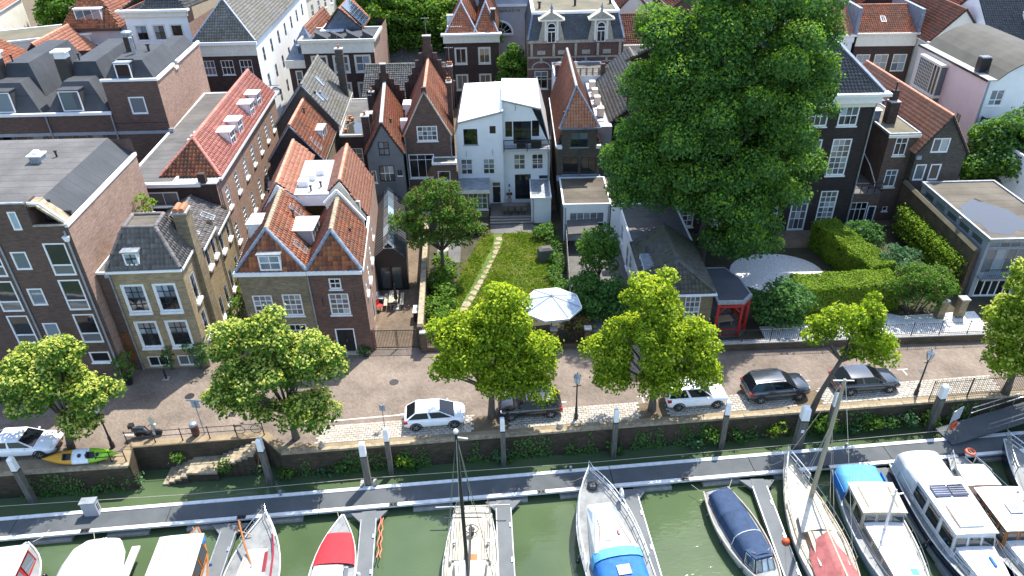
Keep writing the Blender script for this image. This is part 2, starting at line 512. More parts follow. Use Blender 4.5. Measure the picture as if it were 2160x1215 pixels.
# leaves
leafmat("leaf_lime", [(0.065, 0.13, 0.010), (0.13, 0.21, 0.014), (0.19, 0.28, 0.02), (0.26, 0.36, 0.03)], 0.4)
leafmat("leaf_lime_gold", [(0.26, 0.35, 0.018), (0.38, 0.46, 0.03), (0.52, 0.56, 0.06)], 0.4)
leafmat("leaf_lime_flower", [(0.32, 0.38, 0.04), (0.48, 0.51, 0.10), (0.64, 0.63, 0.24)], 0.4)
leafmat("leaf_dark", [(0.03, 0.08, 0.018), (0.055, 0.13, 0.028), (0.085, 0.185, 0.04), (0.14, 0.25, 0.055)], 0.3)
leafmat("leaf_dark_sunlit", [(0.10, 0.21, 0.02), (0.17, 0.30, 0.028), (0.26, 0.38, 0.045)], 0.4)  # paler copy of leaf_dark, sunlight painted onto the clump tops
leafmat("leaf_mid", [(0.04, 0.09, 0.015), (0.07, 0.15, 0.02), (0.11, 0.21, 0.03), (0.15, 0.26, 0.045)], 0.35)
leafmat("leaf_bluegreen", [(0.03, 0.08, 0.03), (0.05, 0.12, 0.045), (0.085, 0.17, 0.07), (0.15, 0.24, 0.12)], 0.3)
leafmat("leaf_hedge", [(0.09, 0.16, 0.014), (0.15, 0.24, 0.02), (0.22, 0.32, 0.035)], 0.3)
leafmat("leaf_red", [(0.10, 0.035, 0.025), (0.14, 0.06, 0.03), (0.10, 0.09, 0.03), (0.20, 0.08, 0.05)], 0.3)
leafmat("grass_blade", [(0.08, 0.15, 0.02), (0.15, 0.23, 0.03), (0.24, 0.29, 0.06), (0.38, 0.35, 0.13)], 0.4)
# ------------------------------------------------------------------ windows
WCACHE = {}

def win_mesh(w, h, nx, ny, fw, mw, fm, mm, transom, casing, depth):
	key = ("win", round(w, 2), round(h, 2), nx, ny, fw, mw, fm, mm, transom, casing, depth)
	if key in WCACHE:
		return WCACHE[key]
	b = MB()
	y0, y1 = depth - 0.07, depth + 0.05
	# frame: two stiles and two rails butted between them
	b.box(0, fw, y0, y1, 0, h); b.box(w - fw, w, y0, y1, 0, h)
	b.box(fw, w - fw, y0, y1, h - fw, h); b.box(fw, w - fw, y0, y1, 0, fw * 1.2)
	iw, ih = w - 2 * fw, h - 2.2 * fw
	z0 = fw * 1.2
	xs = [fw + iw * i / nx for i in range(nx + 1)]
	zs = [z0 + ih * j / ny for j in range(ny + 1)]
	if transom:
		zs = [z0] + [z0 + ih * t for t in transom] + [z0 + ih]
	my0, my1 = depth - 0.04, depth + 0.02
	for x in xs[1:-1]:
		b.box(x - mw / 2, x + mw / 2, my0, my1, z0, z0 + ih, 1)
	for j, z in enumerate(zs[1:-1]):
		ww = mw * (1.6 if (ny % 2 == 0 and j == ny // 2 - 1 and not transom) else 1.0)
		for i in range(nx):
			b.box(xs[i] + (mw / 2 if i else 0), xs[i + 1] - (mw / 2 if i < nx - 1 else 0), my0 - 0.004, my1 + 0.004, z - ww / 2, z + ww / 2, 1)
	if casing:
		c = casing
		b.box(-c, 0.002, -0.035, depth, -0.003, h + c, 0); b.box(w - 0.002, w + c, -0.035, depth, -0.003, h + c, 0)
		b.box(0.002, w - 0.002, -0.035, depth, h, h + c, 0)
	me = b.mesh("window", [MATS[fm], MATS[mm]])
	cells = [(xs[i], xs[i + 1], zs[j], zs[j + 1]) for j in range(len(zs) - 1) for i in range(nx)]
	WCACHE[key] = (me, cells)
	return WCACHE[key]

def pane_mesh(w, h, gm):
	key = ("pane", round(w, 2), round(h, 2), gm)
	if key not in WCACHE:
		WCACHE[key] = MB().box(0, w, -0.006, 0.006, 0, h).mesh("pane", MATS[gm])
	return WCACHE[key]

def sill_mesh(w, sm, sh, sd):
	key = ("sill", round(w, 2), sm, sh, sd)
	if key not in WCACHE:
		WCACHE[key] = MB().hexa([(-.08, -sd, -sh), (w + .08, -sd, -sh), (w + .08, .04, -sh), (-.08, .04, -sh)],
								[(-.08, -sd, -.02), (w + .08, -sd, -.02), (w + .08, .04, -.002), (-.08, .04, -.002)]).mesh("sill", MATS[sm])
	return WCACHE[key]

class House:
	def __init__(s, name, label, cat, x, y, rot=0.0, skew=0.0, wall="brown_brick", group=None, z=0.0):
		s.root = thing(name, label, cat, (x, y, z), R(rot), group)
		s.k = skew
		s.wm = wall
		s.ntile = 0

	def P(s, x, y, z=0.0):
		return Vector((x + s.k * y, y, z))

	def window(s, o, ang, u, v, w, h, nx=2, ny=3, fw=0.07, mw=0.045, fm="white_paint", mm=None, gm="glass", sill="white_paint", transom=None,
			casing=0.0, depth=0.09, sh=0.09, sd=0.07, name="window", gms=None, parent=None, handle=False):
		mm = mm or fm
		if gm == "glass" and not gms and fm != "black_paint":
			r_ = random.random()
			if r_ < .22:
				gm = "glass_curtain"
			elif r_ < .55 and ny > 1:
				gms = ["glass"] * (nx * (ny // 2)) + ["glass_painted_sky"] * (nx * (ny - ny // 2))  # upper panes carry the painted sky reflection
		me, cells = win_mesh(w, h, nx, ny, fw, mw, fm, mm, tuple(transom) if transom else None, casing, depth)
		d = Vector((math.cos(ang), math.sin(ang), 0))
		p = Vector(o) + d * u + Vector((0, 0, v))
		wo = place(me, name, parent or s.root, p, ang)
		for i, (x0, x1, z0, z1) in enumerate(cells):
			g = gms[i % len(gms)] if gms else gm
			place(pane_mesh(x1 - x0, z1 - z0, g), "pane", wo, (x0, depth, z0))
		if sill:
			place(sill_mesh(w, sill, sh, sd), "sill", wo, (0, 0, 0))
		if handle:
			place(MB().box(w * .8, w * .86, -0.03, depth - .07, h * .42, h * .5).mesh("handle", MATS["steel"]), "handle", wo)
		return wo

	def wall(s, a, b, z0, top, wins=(), mat=None, name="wall", depth=0.17):
		a = Vector((*a, 0)) if len(a) == 2 else Vector(a)
		b = Vector((*b, 0)) if len(b) == 2 else Vector(b)
		a = s.P(a.x, a.y); b = s.P(b.x, b.y)
		L = (b - a).length
		d = (b - a) / L
		n = Vector((d.y, -d.x, 0))
		ang = math.atan2(d.y, d.x)
		tp = [(0, top), (L, top)] if isinstance(top, (int, float)) else [(f * L, z) for f, z in top]
		outline = [(0, z0), (L, z0)] + [q for q in reversed(tp)]
		zmax = max(z for _, z in tp)
		holes = [(q["u"], q["u"] + q["w"], q["v"], q["v"] + q["h"]) for q in wins]
		us = sorted({0.0, L} | {x for h in holes for x in h[:2]})
		vs = sorted({z0, zmax} | {x for h in holes for x in h[2:]})
		mb = MB()

		def to3(u, v, dep=0.0):
			return a + d * u - n * dep + Vector((0, 0, v))
		for i in range(len(us) - 1):
			for j in range(len(vs) - 1):
				cu, cv = (us[i] + us[i + 1]) / 2, (vs[j] + vs[j + 1]) / 2
				if any(h[0] < cu < h[1] and h[2] < cv < h[3] for h in holes):
					continue
				poly = [(us[i], vs[j]), (us[i + 1], vs[j]), (us[i + 1], vs[j + 1]), (us[i], vs[j + 1])]
				poly = clip(poly, outline)
				if len(poly) >= 3:
					mb.add([to3(*q) for q in poly], [tuple(range(len(poly)))])
		for h in holes:
			q = [(h[0], h[2]), (h[1], h[2]), (h[1], h[3]), (h[0], h[3])]
			for k in range(4):
				p0, p1 = q[k], q[(k + 1) % 4]
				mb.add([to3(*p0), to3(*p0, depth), to3(*p1, depth), to3(*p1)], [(0, 1, 2, 3)])
		wo = mb.obj(name, MATS[mat or s.wm], s.root)
		for q in wins:
			q = dict(q)
			u, v, w, h = q.pop("u"), q.pop("v"), q.pop("w"), q.pop("h")
			if q.pop("void", False):
				continue
			if q.get("door"):
				q.pop("door")
				s.door(a, ang, u, v, w, h, **q)
			else:
				s.window(a, ang, u, v, w, h, **q)
		return wo

	def door(s, o, ang, u, v, w, h, mat="black_paint", fm="white_paint", glaze=None, panels=True, leaves=1, name="door", gm="glass"):
		d = Vector((math.cos(ang), math.sin(ang), 0))
		p = Vector(o) + d * u + Vector((0, 0, v))
		fw = 0.09
		b = MB()
		b.box(0, fw, 0.0, .14, 0, h, 1); b.box(w - fw, w, 0.0, .14, 0, h, 1); b.box(fw, w - fw, 0.0, .14, h - fw, h, 1)
		hz = h - fw
		if glaze:
			hz = h * (1 - glaze) - fw
			b.box(fw, w - fw, .02, .12, hz, hz + .06, 1)
		lw = (w - 2 * fw) / leaves
		for i in range(leaves):
			x0 = fw + lw * i
			b.box(x0 + .004, x0 + lw - .004, .06, .11, 0.01, hz, 0)
			if panels:
				for (a0, a1) in ((.08, .45), (.52, .92)):
					b.box(x0 + lw * .16, x0 + lw * .84, .045, .07, hz * a0, hz * a1, 0)
		do = b.obj(name, [MATS[mat], MATS[fm]], s.root, loc=p, rz=ang)
		place(MB().box(w * .5 + (.05 if leaves > 1 else w * .28), w * .5 + (.09 if leaves > 1 else w * .28 + .04), .0, .07, 0.95, 1.15).mesh("handle", MATS["steel"]), "handle", do)
		if glaze:
			place(pane_mesh(w - 2 * fw, h - fw - hz - .06, gm), "pane", do, (fw, .08, hz + .06))
		return do

	def part(s, name, mb, mat, parent=None, smooth=False):
		mats = [MATS[m] for m in mat] if isinstance(mat, (list, tuple)) else MATS[mat]
		if s.k:
			mb.v = [(x + s.k * y, y, z) for x, y, z in mb.v]
		return mb.obj(name, mats, parent or s.root, smooth)

	def flat(s, x0, x1, y0, y1, z, mat="felt_grey", t=0.12, name="roof", edge="white_paint", ew=0.12, eh=0.16, inset=True):
		ro = s.part(name, MB().box(x0 + ew, x1 - ew, y0 + ew, y1 - ew, z - t, z + 0.02), mat)
		if edge:
			b = MB()
			b.box(x0 - .04, x1 + .04, y0 - .04, y0 + ew, z - t, z + eh - .06); b.box(x0 - .04, x1 + .04, y1 - ew, y1 + .04, z - t, z + eh - .06)
			b.box(x0 - .04, x0 + ew, y0 + ew, y1 - ew, z - t, z + eh - .06); b.box(x1 - ew, x1 + .04, y0 + ew, y1 - ew, z - t, z + eh - .06)
			s.part("roof_edge", b, edge, ro) if not s.k else b.xf(Matrix(((1, s.k, 0, 0), (0, 1, 0, 0), (0, 0, 1, 0), (0, 0, 0, 1)))).obj("roof_edge", MATS[edge], ro)
		return ro

	def roof(s, pts, mat="tile_orange", tw=0.24, th=0.32, deck="felt_dark", single=0, name="roof", flat_tile=False, skip=(), amp=0.09):
		P = [s.P(*p) for p in pts]
		a, b = P[0], P[1]
		ux = (b - a).normalized()
		nrm = (b - a).cross(P[2] - a).normalized()
		if nrm.z < 0:
			nrm.negate()
		uy = nrm.cross(ux).normalized()
		if uy.z < 0:
			uy.negate()
		uv = [((p - a).dot(ux), (p - a).dot(uy)) for p in P]
		dk = MB()
		dk.extr([p - nrm * 0.01 for p in P], -nrm * 0.10)
		ro = dk.obj(name, MATS[deck], s.root)
		um0, um1 = min(q[0] for q in uv), max(q[0] for q in uv)
		vm = max(q[1] for q in uv)
		nr = max(1, int(round(vm / th))); th = vm / nr
		nc = max(1, int(round((um1 - um0) / tw))); tw = (um1 - um0) / nc
		cen = []
		for j in range(nr):
			for i in range(nc):
				c = (um0 + (i + .5) * tw, (j + .5) * th)
				if inside(c, uv) and not any(sk[0] < c[0] < sk[1] and sk[2] < c[1] < sk[3] for sk in skip):
					cen.append((um0 + i * tw, j * th))
		if not cen:
			return ro
		if flat_tile:
			prof = [(0.02, .012), (0.98, .012)]
		else:
			prof = [(0.0, .3 * amp), (0.16, amp), (0.40, amp), (0.58, .12 * amp), (0.80, 0.0), (1.02, .28 * amp)]
		lift, ov = 0.075, 1.10
		bv = []
		for (t, hgt) in prof:
			bv.append((t * tw, -0.02, hgt + lift)); bv.append((t * tw, th * ov, hgt + 0.004)); bv.append((t * tw, -0.02, hgt + lift - 0.05))
		bv = np.array(bv)
		bf = []
		for i in range(len(prof) - 1):
			q, r = 3 * i, 3 * (i + 1)
			bf.append((q, r, r + 1, q + 1)); bf.append((q + 2, r + 2, r, q))
		bf = np.array(bf)
		rot = np.array([ux, uy, nrm])
		base = bv @ rot
		rest = cen
		if single:
			# the nearest tiles of this plane as tiles of their own
			me = np_mesh("tile", base, bf, MATS[mat])
			for (u, v) in cen[:single]:
				place(me, "tile", ro, a + ux * u + uy * v)
			rest = cen[single:]
		if rest:
			rc = np.array(rest)
			off = np.array(a)[None] + rc[:, :1] * np.array(ux)[None] + rc[:, 1:] * np.array(uy)[None]
			jit = RNG.normal(0, 0.006, (len(rc), 1)) * np.array(nrm)[None]
			vv = (base[None] + (off + jit)[:, None]).reshape(-1, 3)
			ff = (bf[None] + (np.arange(len(rc)) * len(bv))[:, None, None]).reshape(-1, 4)
			o = place(np_mesh("roof_tiles", vv, ff, MATS[mat]), "roof_tiles", ro)
			o["kind"] = "stuff"
		return ro

	def ridge(s, p, q, mat="tile_orange", r=0.13, seg=0.36, single=False, parent=None, name="ridge_tile"):
		p, q = s.P(*p), s.P(*q)
		L = (q - p).length
		n = max(1, int(L / seg)); sg = L / n
		d = (q - p) / L
		sd = d.cross(Vector((0, 0, 1))).normalized()
		up = sd.cross(d).normalized()
		vs, fs = [], []
		K = 5
		for e, (t, rr) in enumerate(((-0.02, r * 1.12), (sg * 1.04, r))):
			for k in range(K + 1):
				al = math.pi * k / K
				vs.append(d * t + sd * (math.cos(al) * rr) + up * (math.sin(al) * rr * .85))
		for k in range(K):
			fs.append((k, k + 1, K + 2 + k, K + 1 + k))
		vs.append(d * -0.02)
		fs.append(tuple(range(K, -1, -1)))
		if single:
			me = MB().add(vs, fs).mesh(name, MATS[mat])
			for i in range(n):
				place(me, name, parent or s.root, p + d * (sg * i) + up * 0.0)
		else:
			m = MB()
			for i in range(n):
				o = p + d * (sg * i)
				m.add([v + o for v in vs], fs)
			o = m.obj("ridge_tiles", MATS[mat], parent or s.root)
			o["kind"] = "stuff"

	def strip(s, name, p, q, w, h, mat, parent=None):
		m = MB().bar(s.P(*p), s.P(*q), w, h)
		return m.obj(name, MATS[mat], parent or s.root)

	def pipe(s, pts, mat="zinc", r=0.05):
		return MB().tube([s.P(*p) for p in pts], r, 6).obj("downpipe", MATS[mat], s.root)

	def chimney(s, x, y, z0, z1, w=0.6, d=0.6, mat=None, pots=1, cap="concrete", potmat="terracotta", potz=0.35):
		b = MB().box(x - w / 2, x + w / 2, y - d / 2, y + d / 2, z0, z1)
		c = s.part("chimney", b, mat or s.wm)
		k = Matrix(((1, s.k, 0, 0), (0, 1, 0, 0), (0, 0, 1, 0), (0, 0, 0, 1)))
		MB().box(x - w / 2 - .06, x + w / 2 + .06, y - d / 2 - .06, y + d / 2 + .06, z1, z1 + .09).xf(k).obj("chimney_cap", MATS[cap], c)
		if random.random() < .55:
			a_ = MB().tube([(x, y, z1), (x, y, z1 + 1.9)], .018, 4).bar((x - .45, y, z1 + 1.8), (x + .45, y, z1 + 1.8), .02)
			for q_ in range(5):
				a_.bar((x - .4 + .2 * q_, y - .18, z1 + 1.8), (x - .4 + .2 * q_, y + .18, z1 + 1.8), .014)
			a_.xf(k).obj("aerial", MATS["steel"], c)
		for i in range(pots):
			px = x + (i - (pots - 1) / 2) * w / max(1, pots)
			MB().lathe([(.10, 0), (.12, .05), (.09, potz * .6), (.11, potz)], 9, (px, y, z1 + .09)).xf(k).obj("chimney_pot", MATS[potmat], c)
		return c

	def vent(s, x, y, z, h=0.5, r=0.07, mat="black_iron"):
		p = s.P(x, y, z)
		return MB().lathe([(r, -.3), (r, h * .75), (r * 1.7, h * .78), (r * 1.7, h * .95), (.02, h)], 8, p).obj("vent_pipe", MATS[mat], s.root)

	def dormer(s, x, y, z, w, h, back, face=0.0, fm="white_paint", side="lead", top="white_paint", nx=2, ny=2, gm="glass_painted_sky", mm=None, over=0.1, name="dormer", curved=False, pitch=0.0):
		p = s.P(x, y, z)
		do = MB().hexa([(-w / 2, .03, 0), (w / 2, .03, 0), (w / 2, back, 0), (-w / 2, back, 0)], [(-w / 2, .03, h), (w / 2, .03, h), (w / 2, back, h), (-w / 2, back, h)]).obj(name, MATS[side], s.root, loc=p, rz=face)
		b = MB()
		b.hexa([(-w / 2 - over, -over, h), (w / 2 + over, -over, h), (w / 2 + over, back, h + pitch), (-w / 2 - over, back, h + pitch)],
			[(-w / 2 - over, -over, h + .10), (w / 2 + over, -over, h + .10), (w / 2 + over, back, h + .10 + pitch), (-w / 2 - over, back, h + .10 + pitch)])
		b.obj("dormer_roof", MATS[top], do)
		me, cells = win_mesh(w, h, nx, ny, 0.09, 0.05, fm, mm or fm, None, 0.0, 0.05)
		wo = place(me, "window_frame", do, (-w / 2, -.03, 0))
		for (x0, x1, z0, z1) in cells:
			place(pane_mesh(x1 - x0, z1 - z0, gm), "pane", do, (-w / 2 + x0, .02, z0))
		return do

	def skylight(s, pts, u, v, w, h, gm="glass_painted_sky", fm="zinc"):
		P = [s.P(*p) for p in pts]
		a, b = P[0], P[1]
		ux = (b - a).normalized()
		nrm = (b - a).cross(P[2] - a).normalized()
		if nrm.z < 0: nrm.negate()
		uy = nrm.cross(ux).normalized()
		if uy.z < 0: uy.negate()
		mt = Matrix((ux, uy, nrm)).transposed().to_4x4()
		mt.translation = a + ux * u + uy * v
		b_ = MB().box(0, w, 0, .09, -.05, .13).box(0, w, h - .09, h, -.05, .13).box(0, .09, .09, h - .09, -.05, .13).box(w - .09, w, .09, h - .09, -.05, .13)
		o = b_.xf(mt).obj("skylight", MATS[fm], s.root)
		MB().box(.09, w - .09, .09, h - .09, .06, .09).xf(mt).obj("pane", MATS[gm], o)
		return o

def clip(poly, outline):
	out = poly
	for i in range(len(outline)):
		ax, ay = outline[i]
		bx, by = outline[(i + 1) % len(outline)]
		if abs(ax - bx) + abs(ay - by) < 1e-9:
			continue
		inp, out = out, []
		for k in range(len(inp)):
			p, q = inp[k], inp[(k + 1) % len(inp)]
			sp = (bx - ax) * (p[1] - ay) - (by - ay) * (p[0] - ax)
			sq = (bx - ax) * (q[1] - ay) - (by - ay) * (q[0] - ax)
			if sp >= -1e-9:
				out.append(p)
			if (sp > 1e-9 and sq < -1e-9) or (sp < -1e-9 and sq > 1e-9):
				t = sp / (sp - sq)
				out.append((p[0] + t * (q[0] - p[0]), p[1] + t * (q[1] - p[1])))
		if len(out) < 3:
			return []
	return out

def inside(c, poly):
	n = len(poly)
	r = False
	j = n - 1
	for i in range(n):
		xi, yi = poly[i]; xj, yj = poly[j]
		if (yi > c[1]) != (yj > c[1]) and c[0] < (xj - xi) * (c[1] - yi) / (yj - yi) + xi:
			r = not r
		j = i
	return r

def row(n, u0, du, v, w, h, **kw):
	return [dict(u=u0 + du * i, v=v, w=w, h=h, **kw) for i in range(n)]

def lettering(name, text, size, parent, loc, mat):
	cu = bpy.data.curves.new(name, 'FONT'); cu.body = text; cu.size = size; cu.extrude = .012; cu.align_x = 'CENTER'
	t = bpy.data.objects.new(name, cu); COL.objects.link(t)
	bpy.context.view_layer.update()
	me = bpy.data.meshes.new_from_object(t.evaluated_get(bpy.context.evaluated_depsgraph_get()))
	bpy.data.objects.remove(t)
	me.materials.clear(); me.materials.append(MATS[mat])
	return place(me, name, parent, loc, 0, (R(90), 0, 0))
# ------------------------------------------------------------------ the setting: ground, street, quay, water
ZW = -2.0

def paving(name, c1, c2, mortar, bw, bh, rot=45.0, stain=0.3):
	m, nt, b = _new(name)
	tc = N(nt, "ShaderNodeTexCoord")
	mp = N(nt, "ShaderNodeMapping"); mp.inputs["Rotation"].default_value = (0, 0, R(rot))
	nt.links.new(tc.outputs["Object"], mp.inputs[0])
	bt = N(nt, "ShaderNodeTexBrick", i_Scale=1.0)
	bt.inputs["Brick Width"].default_value = bw; bt.inputs["Row Height"].default_value = bh
	bt.inputs["Mortar Size"].default_value = 0.012; bt.inputs["Mortar Smooth"].default_value = 0.4
	bt.inputs["Color1"].default_value = c4(c1); bt.inputs["Color2"].default_value = c4(c2); bt.inputs["Mortar"].default_value = c4(mortar)
	nt.links.new(mp.outputs[0], bt.inputs["Vector"])
	n1 = N(nt, "ShaderNodeTexNoise", i_Scale=0.28, i_Detail=8.0, i_Roughness=0.65)
	nt.links.new(tc.outputs["Object"], n1.inputs["Vector"])
	hs = N(nt, "ShaderNodeHueSaturation")
	mr = N(nt, "ShaderNodeMapRange"); mr.inputs[1].default_value = 0.3; mr.inputs[2].default_value = 0.7; mr.inputs[3].default_value = 1 - stain; mr.inputs[4].default_value = 1 + stain * .6
	nt.links.new(n1.outputs[0], mr.inputs[0]); nt.links.new(mr.outputs[0], hs.inputs["Value"])
	nt.links.new(bt.outputs[0], hs.inputs["Color"]); nt.links.new(hs.outputs[0], b.inputs["Base Color"])
	b.inputs["Roughness"].default_value = 0.9; b.inputs["Specular IOR Level"].default_value = 0.2
	bump(nt, b, bt.outputs["Fac"], -0.5, 0.008)
	return m

paving("street_brick", (0.235, 0.188, 0.147), (0.175, 0.136, 0.108), (0.135, 0.115, 0.097), 0.21, 0.105, 47, 0.4)
paving("patio_brick", (0.20, 0.15, 0.10), (0.15, 0.105, 0.075), (0.10, 0.09, 0.07), 0.22, 0.11, 3, 0.5)
paving("patio_slab", (0.15, 0.145, 0.135), (0.125, 0.12, 0.115), (0.08, 0.08, 0.075), 0.6, 0.6, 2, 0.3)
pieces("cobble", [(0.34, 0.31, 0.26), (0.42, 0.39, 0.33), (0.30, 0.27, 0.23), (0.46, 0.42, 0.36), (0.38, 0.33, 0.27)], 0.85, ((0.30, 0.24, 0.16), 0.5), bumpd=0.01)
noisy("soil", [(0.25, (0.07, 0.05, 0.03)), (0.5, (0.12, 0.09, 0.055)), (0.75, (0.19, 0.145, 0.09))], 1.5, 0.95, 0.03)
noisy("verge", [(0.25, (0.14, 0.105, 0.06)), (0.5, (0.23, 0.175, 0.105)), (0.7, (0.30, 0.24, 0.15)), (0.85, (0.13, 0.12, 0.05))], 1.3, 0.95, 0.02)
noisy("garden_soil", [(0.25, (0.03, 0.03, 0.018)), (0.5, (0.055, 0.05, 0.03)), (0.75, (0.09, 0.075, 0.045))], 0.9, 0.95, 0.03)
noisy("lawn", [(0.25, (0.05, 0.085, 0.018)), (0.45, (0.08, 0.13, 0.025)), (0.62, (0.12, 0.16, 0.04)), (0.8, (0.19, 0.165, 0.085))], 0.55, 0.95, 0.03)
noisy("white_gravel", [(0.35, (0.34, 0.33, 0.31)), (0.5, (0.66, 0.65, 0.63)), (0.65, (0.80, 0.79, 0.77))], 16.0, 0.9, 0.05, 4.0, 9.0, 0.3, 0.8)
noisy("asphalt", [(0.3, (0.12, 0.105, 0.095)), (0.7, (0.20, 0.17, 0.15))], 0.5, 0.9, 0.005)
plain("road_paint", (0.62, 0.60, 0.55), 0.8, wear=0.22, scale=6)
noisy("deck_felt", [(0.25, (0.05, 0.057, 0.06)), (0.5, (0.078, 0.086, 0.09)), (0.75, (0.108, 0.115, 0.115))], 0.7, 0.85, 0.004, 6.0, 60.0, 0.3)
noisy("finger_felt", [(0.25, (0.085, 0.095, 0.10)), (0.5, (0.125, 0.135, 0.14)), (0.75, (0.17, 0.175, 0.175))], 0.8, 0.85, 0.004, 6.0, 60.0, 0.3)
plain("deck_white", (0.66, 0.67, 0.66), 0.6, wear=0.12, scale=3)

# water: a dark green, slightly cloudy body under a rippled skin
m, nt, b = _new("water")
b.inputs["Base Color"].default_value = (0.040, 0.066, 0.020, 1)
b.inputs["Roughness"].default_value = 0.06
b.inputs["IOR"].default_value = 1.33
tc = N(nt, "ShaderNodeTexCoord")
mp = N(nt, "ShaderNodeMapping"); mp.inputs["Rotation"].default_value = (0, 0, R(-38)); mp.inputs["Scale"].default_value = (1.0, 2.6, 1)
nt.links.new(tc.outputs["Object"], mp.inputs[0])
w1 = N(nt, "ShaderNodeTexNoise", i_Scale=1.35, i_Detail=2.0, i_Roughness=0.45, i_Distortion=0.8)
w2 = N(nt, "ShaderNodeTexNoise", i_Scale=0.22, i_Detail=2.0)
nt.links.new(mp.outputs[0], w1.inputs["Vector"]); nt.links.new(tc.outputs["Object"], w2.inputs["Vector"])
mu = N(nt, "ShaderNodeMath", operation='MULTIPLY'); nt.links.new(w1.outputs[0], mu.inputs[0]); nt.links.new(w2.outputs[0], mu.inputs[1])
bump(nt, b, mu.outputs[0], 0.32, 0.075)
rp = ramp(nt, [(0.3, (0.052, 0.082, 0.038)), (0.7, (0.082, 0.116, 0.056))])
nt.links.new(w2.outputs[0], rp.inputs[0]); nt.links.new(rp.outputs[0], b.inputs["Base Color"])

def sheet(name, poly, z, mat, t=0.25):
	o = MB().prism(poly, z - t, z).obj(name, MATS[mat])
	return struct(o)

def qy(x):
	return 33.05 + 0.078 * (x + 13.4) if x > -16 else 32.15 + 0.06 * (x + 24.5)

XL, XR = -60.0, 62.0
# quay line: left block, slip recess with stairs, long right wall
QUAY = [(XL, qy(XL)), (-24.05, qy(-24.05)), (-24.5, 33.75), (-16.35, 34.35), (-14.9, qy(-14.9)), (XR, qy(XR))]
land = QUAY + [(XR + 200, qy(XR)), (420, 900), (-420, 900), (XL - 200, qy(XL))]
struct(MB().prism(land, -4.0, -0.012).obj("ground", MATS["soil"]))
wt = place(np_mesh("water", [(-300, -200, ZW), (300, -200, ZW), (300, 45, ZW), (-300, 45, ZW)], [(0, 1, 2, 3)], MATS["water"]), "water")
struct(wt)
struct(MB().box(-300, 300, -200, 60, -5.4, -5.0).obj("canal_bed", MATS["soil"]))

# street paving behind a sandy verge along the quay
sheet("street", [(XL, qy(XL) + 1.0), (-24.9, qy(-24) + 1.0), (-24.9, 34.35), (-16.2, 34.9), (-14.6, qy(-14.6) + .6), (XR, qy(XR) + .6), (XR, 45.6), (19, 45.6), (19, 46.6), (-60, 46.6)], 0.0, "street_brick", 0.3)
sheet("alley_paving", [(-22.4, 46.6), (-19.2, 46.6), (-20.9, 60), (-22.6, 84), (-24.6, 84), (-23.9, 60)], 0.0, "street_brick", 0.3)
sheet("quay_verge", [(-24.05, qy(-24.05)), (-24.4, 33.3), (-24.95, 34.3), (-24.95, qy(-24) + 1.02), (XL, qy(XL) + 1.0), (XL, qy(XL))], 0.004, "verge", 0.2)
sheet("quay_verge", [(-16.35, 34.37), (-14.9, qy(-14.9)), (XR, qy(XR)), (XR, qy(XR) + 0.62), (-14.6, qy(-14.6) + .62), (-16.2, 34.95)], 0.004, "verge", 0.2)
sheet("slip_paving", [(-24.5, 33.76), (-16.35, 34.36), (-16.25, 34.92), (-24.9, 34.36)], 0.004, "verge", 0.2)
# back street far away, between the roofs
sheet("back_street", [(-52, 120), (-41, 120), (-36.5, 230), (-50, 230)], 0.01, "asphalt", 0.1)
# painted parking marks
mk = MB()
for (x0, y0, x1, y1) in ((-12.76, 35.72, -6.6, 36.30), (-24.9, 34.9, -25.6, 34.92)):
	mk.bar((x0, y0, .004), (x1, y1, .004), .10, .004)
for (x, y) in ((-7.35, 36.2), (3.1, 37.0), (8.7, 37.4), (20.2, 38.6), (27.5, 39.6)):
	mk.bar((x, y, .004), (x + .04, y - .55, .004), .09, .004)
	mk.bar((x - .35, y + .07, .005), (x + .4, y + .12, .005), .09, .004)
struct(mk.obj("road_marking", MATS["road_paint"]))

# brick quay walls, one object per stretch, with a coping course
def quay_wall(pts):
	b = MB()
	for (x0, y0), (x1, y1) in zip(pts[:-1], pts[1:]):
		d = Vector((x1 - x0, y1 - y0, 0)).normalized(); n = Vector((d.y, -d.x, 0)) * 0.10
		L = Vector((x1 - x0, y1 - y0)).length
		k = max(1, int(L / 4))
		for i in range(k):
			a = Vector((x0, y0, 0)).lerp(Vector((x1, y1, 0)), i / k); c = Vector((x0, y0, 0)).lerp(Vector((x1, y1, 0)), (i + 1) / k)
			b.hexa([a + n * 2.2 + V(0, 0, -4.2), c + n * 2.2 + V(0, 0, -4.2), c - n + V(0, 0, -4.2), a - n + V(0, 0, -4.2)],
				[a + n * .3 + V(0, 0, -.02), c + n * .3 + V(0, 0, -.02), c - n + V(0, 0, -.02), a - n + V(0, 0, -.02)])
	return b.obj("quay_wall", MATS["quay_brick"])

qw1 = quay_wall([(XL, qy(XL)), (-24.05, qy(-24.05)), (-24.5, 33.75)])
tag(qw1, "dark brick quay wall left of the slip, below the kayak", "quay wall")
qw2 = quay_wall([(-24.5, 33.75), (-16.35, 34.35), (-14.9, qy(-14.9))])
tag(qw2, "dark brick back wall of the boat slip under the iron railing", "quay wall")
qw3 = quay_wall([(-14.9, qy(-14.9)), (XR, qy(XR))])
tag(qw3, "long mossy brick quay wall below the parked cars", "quay wall")
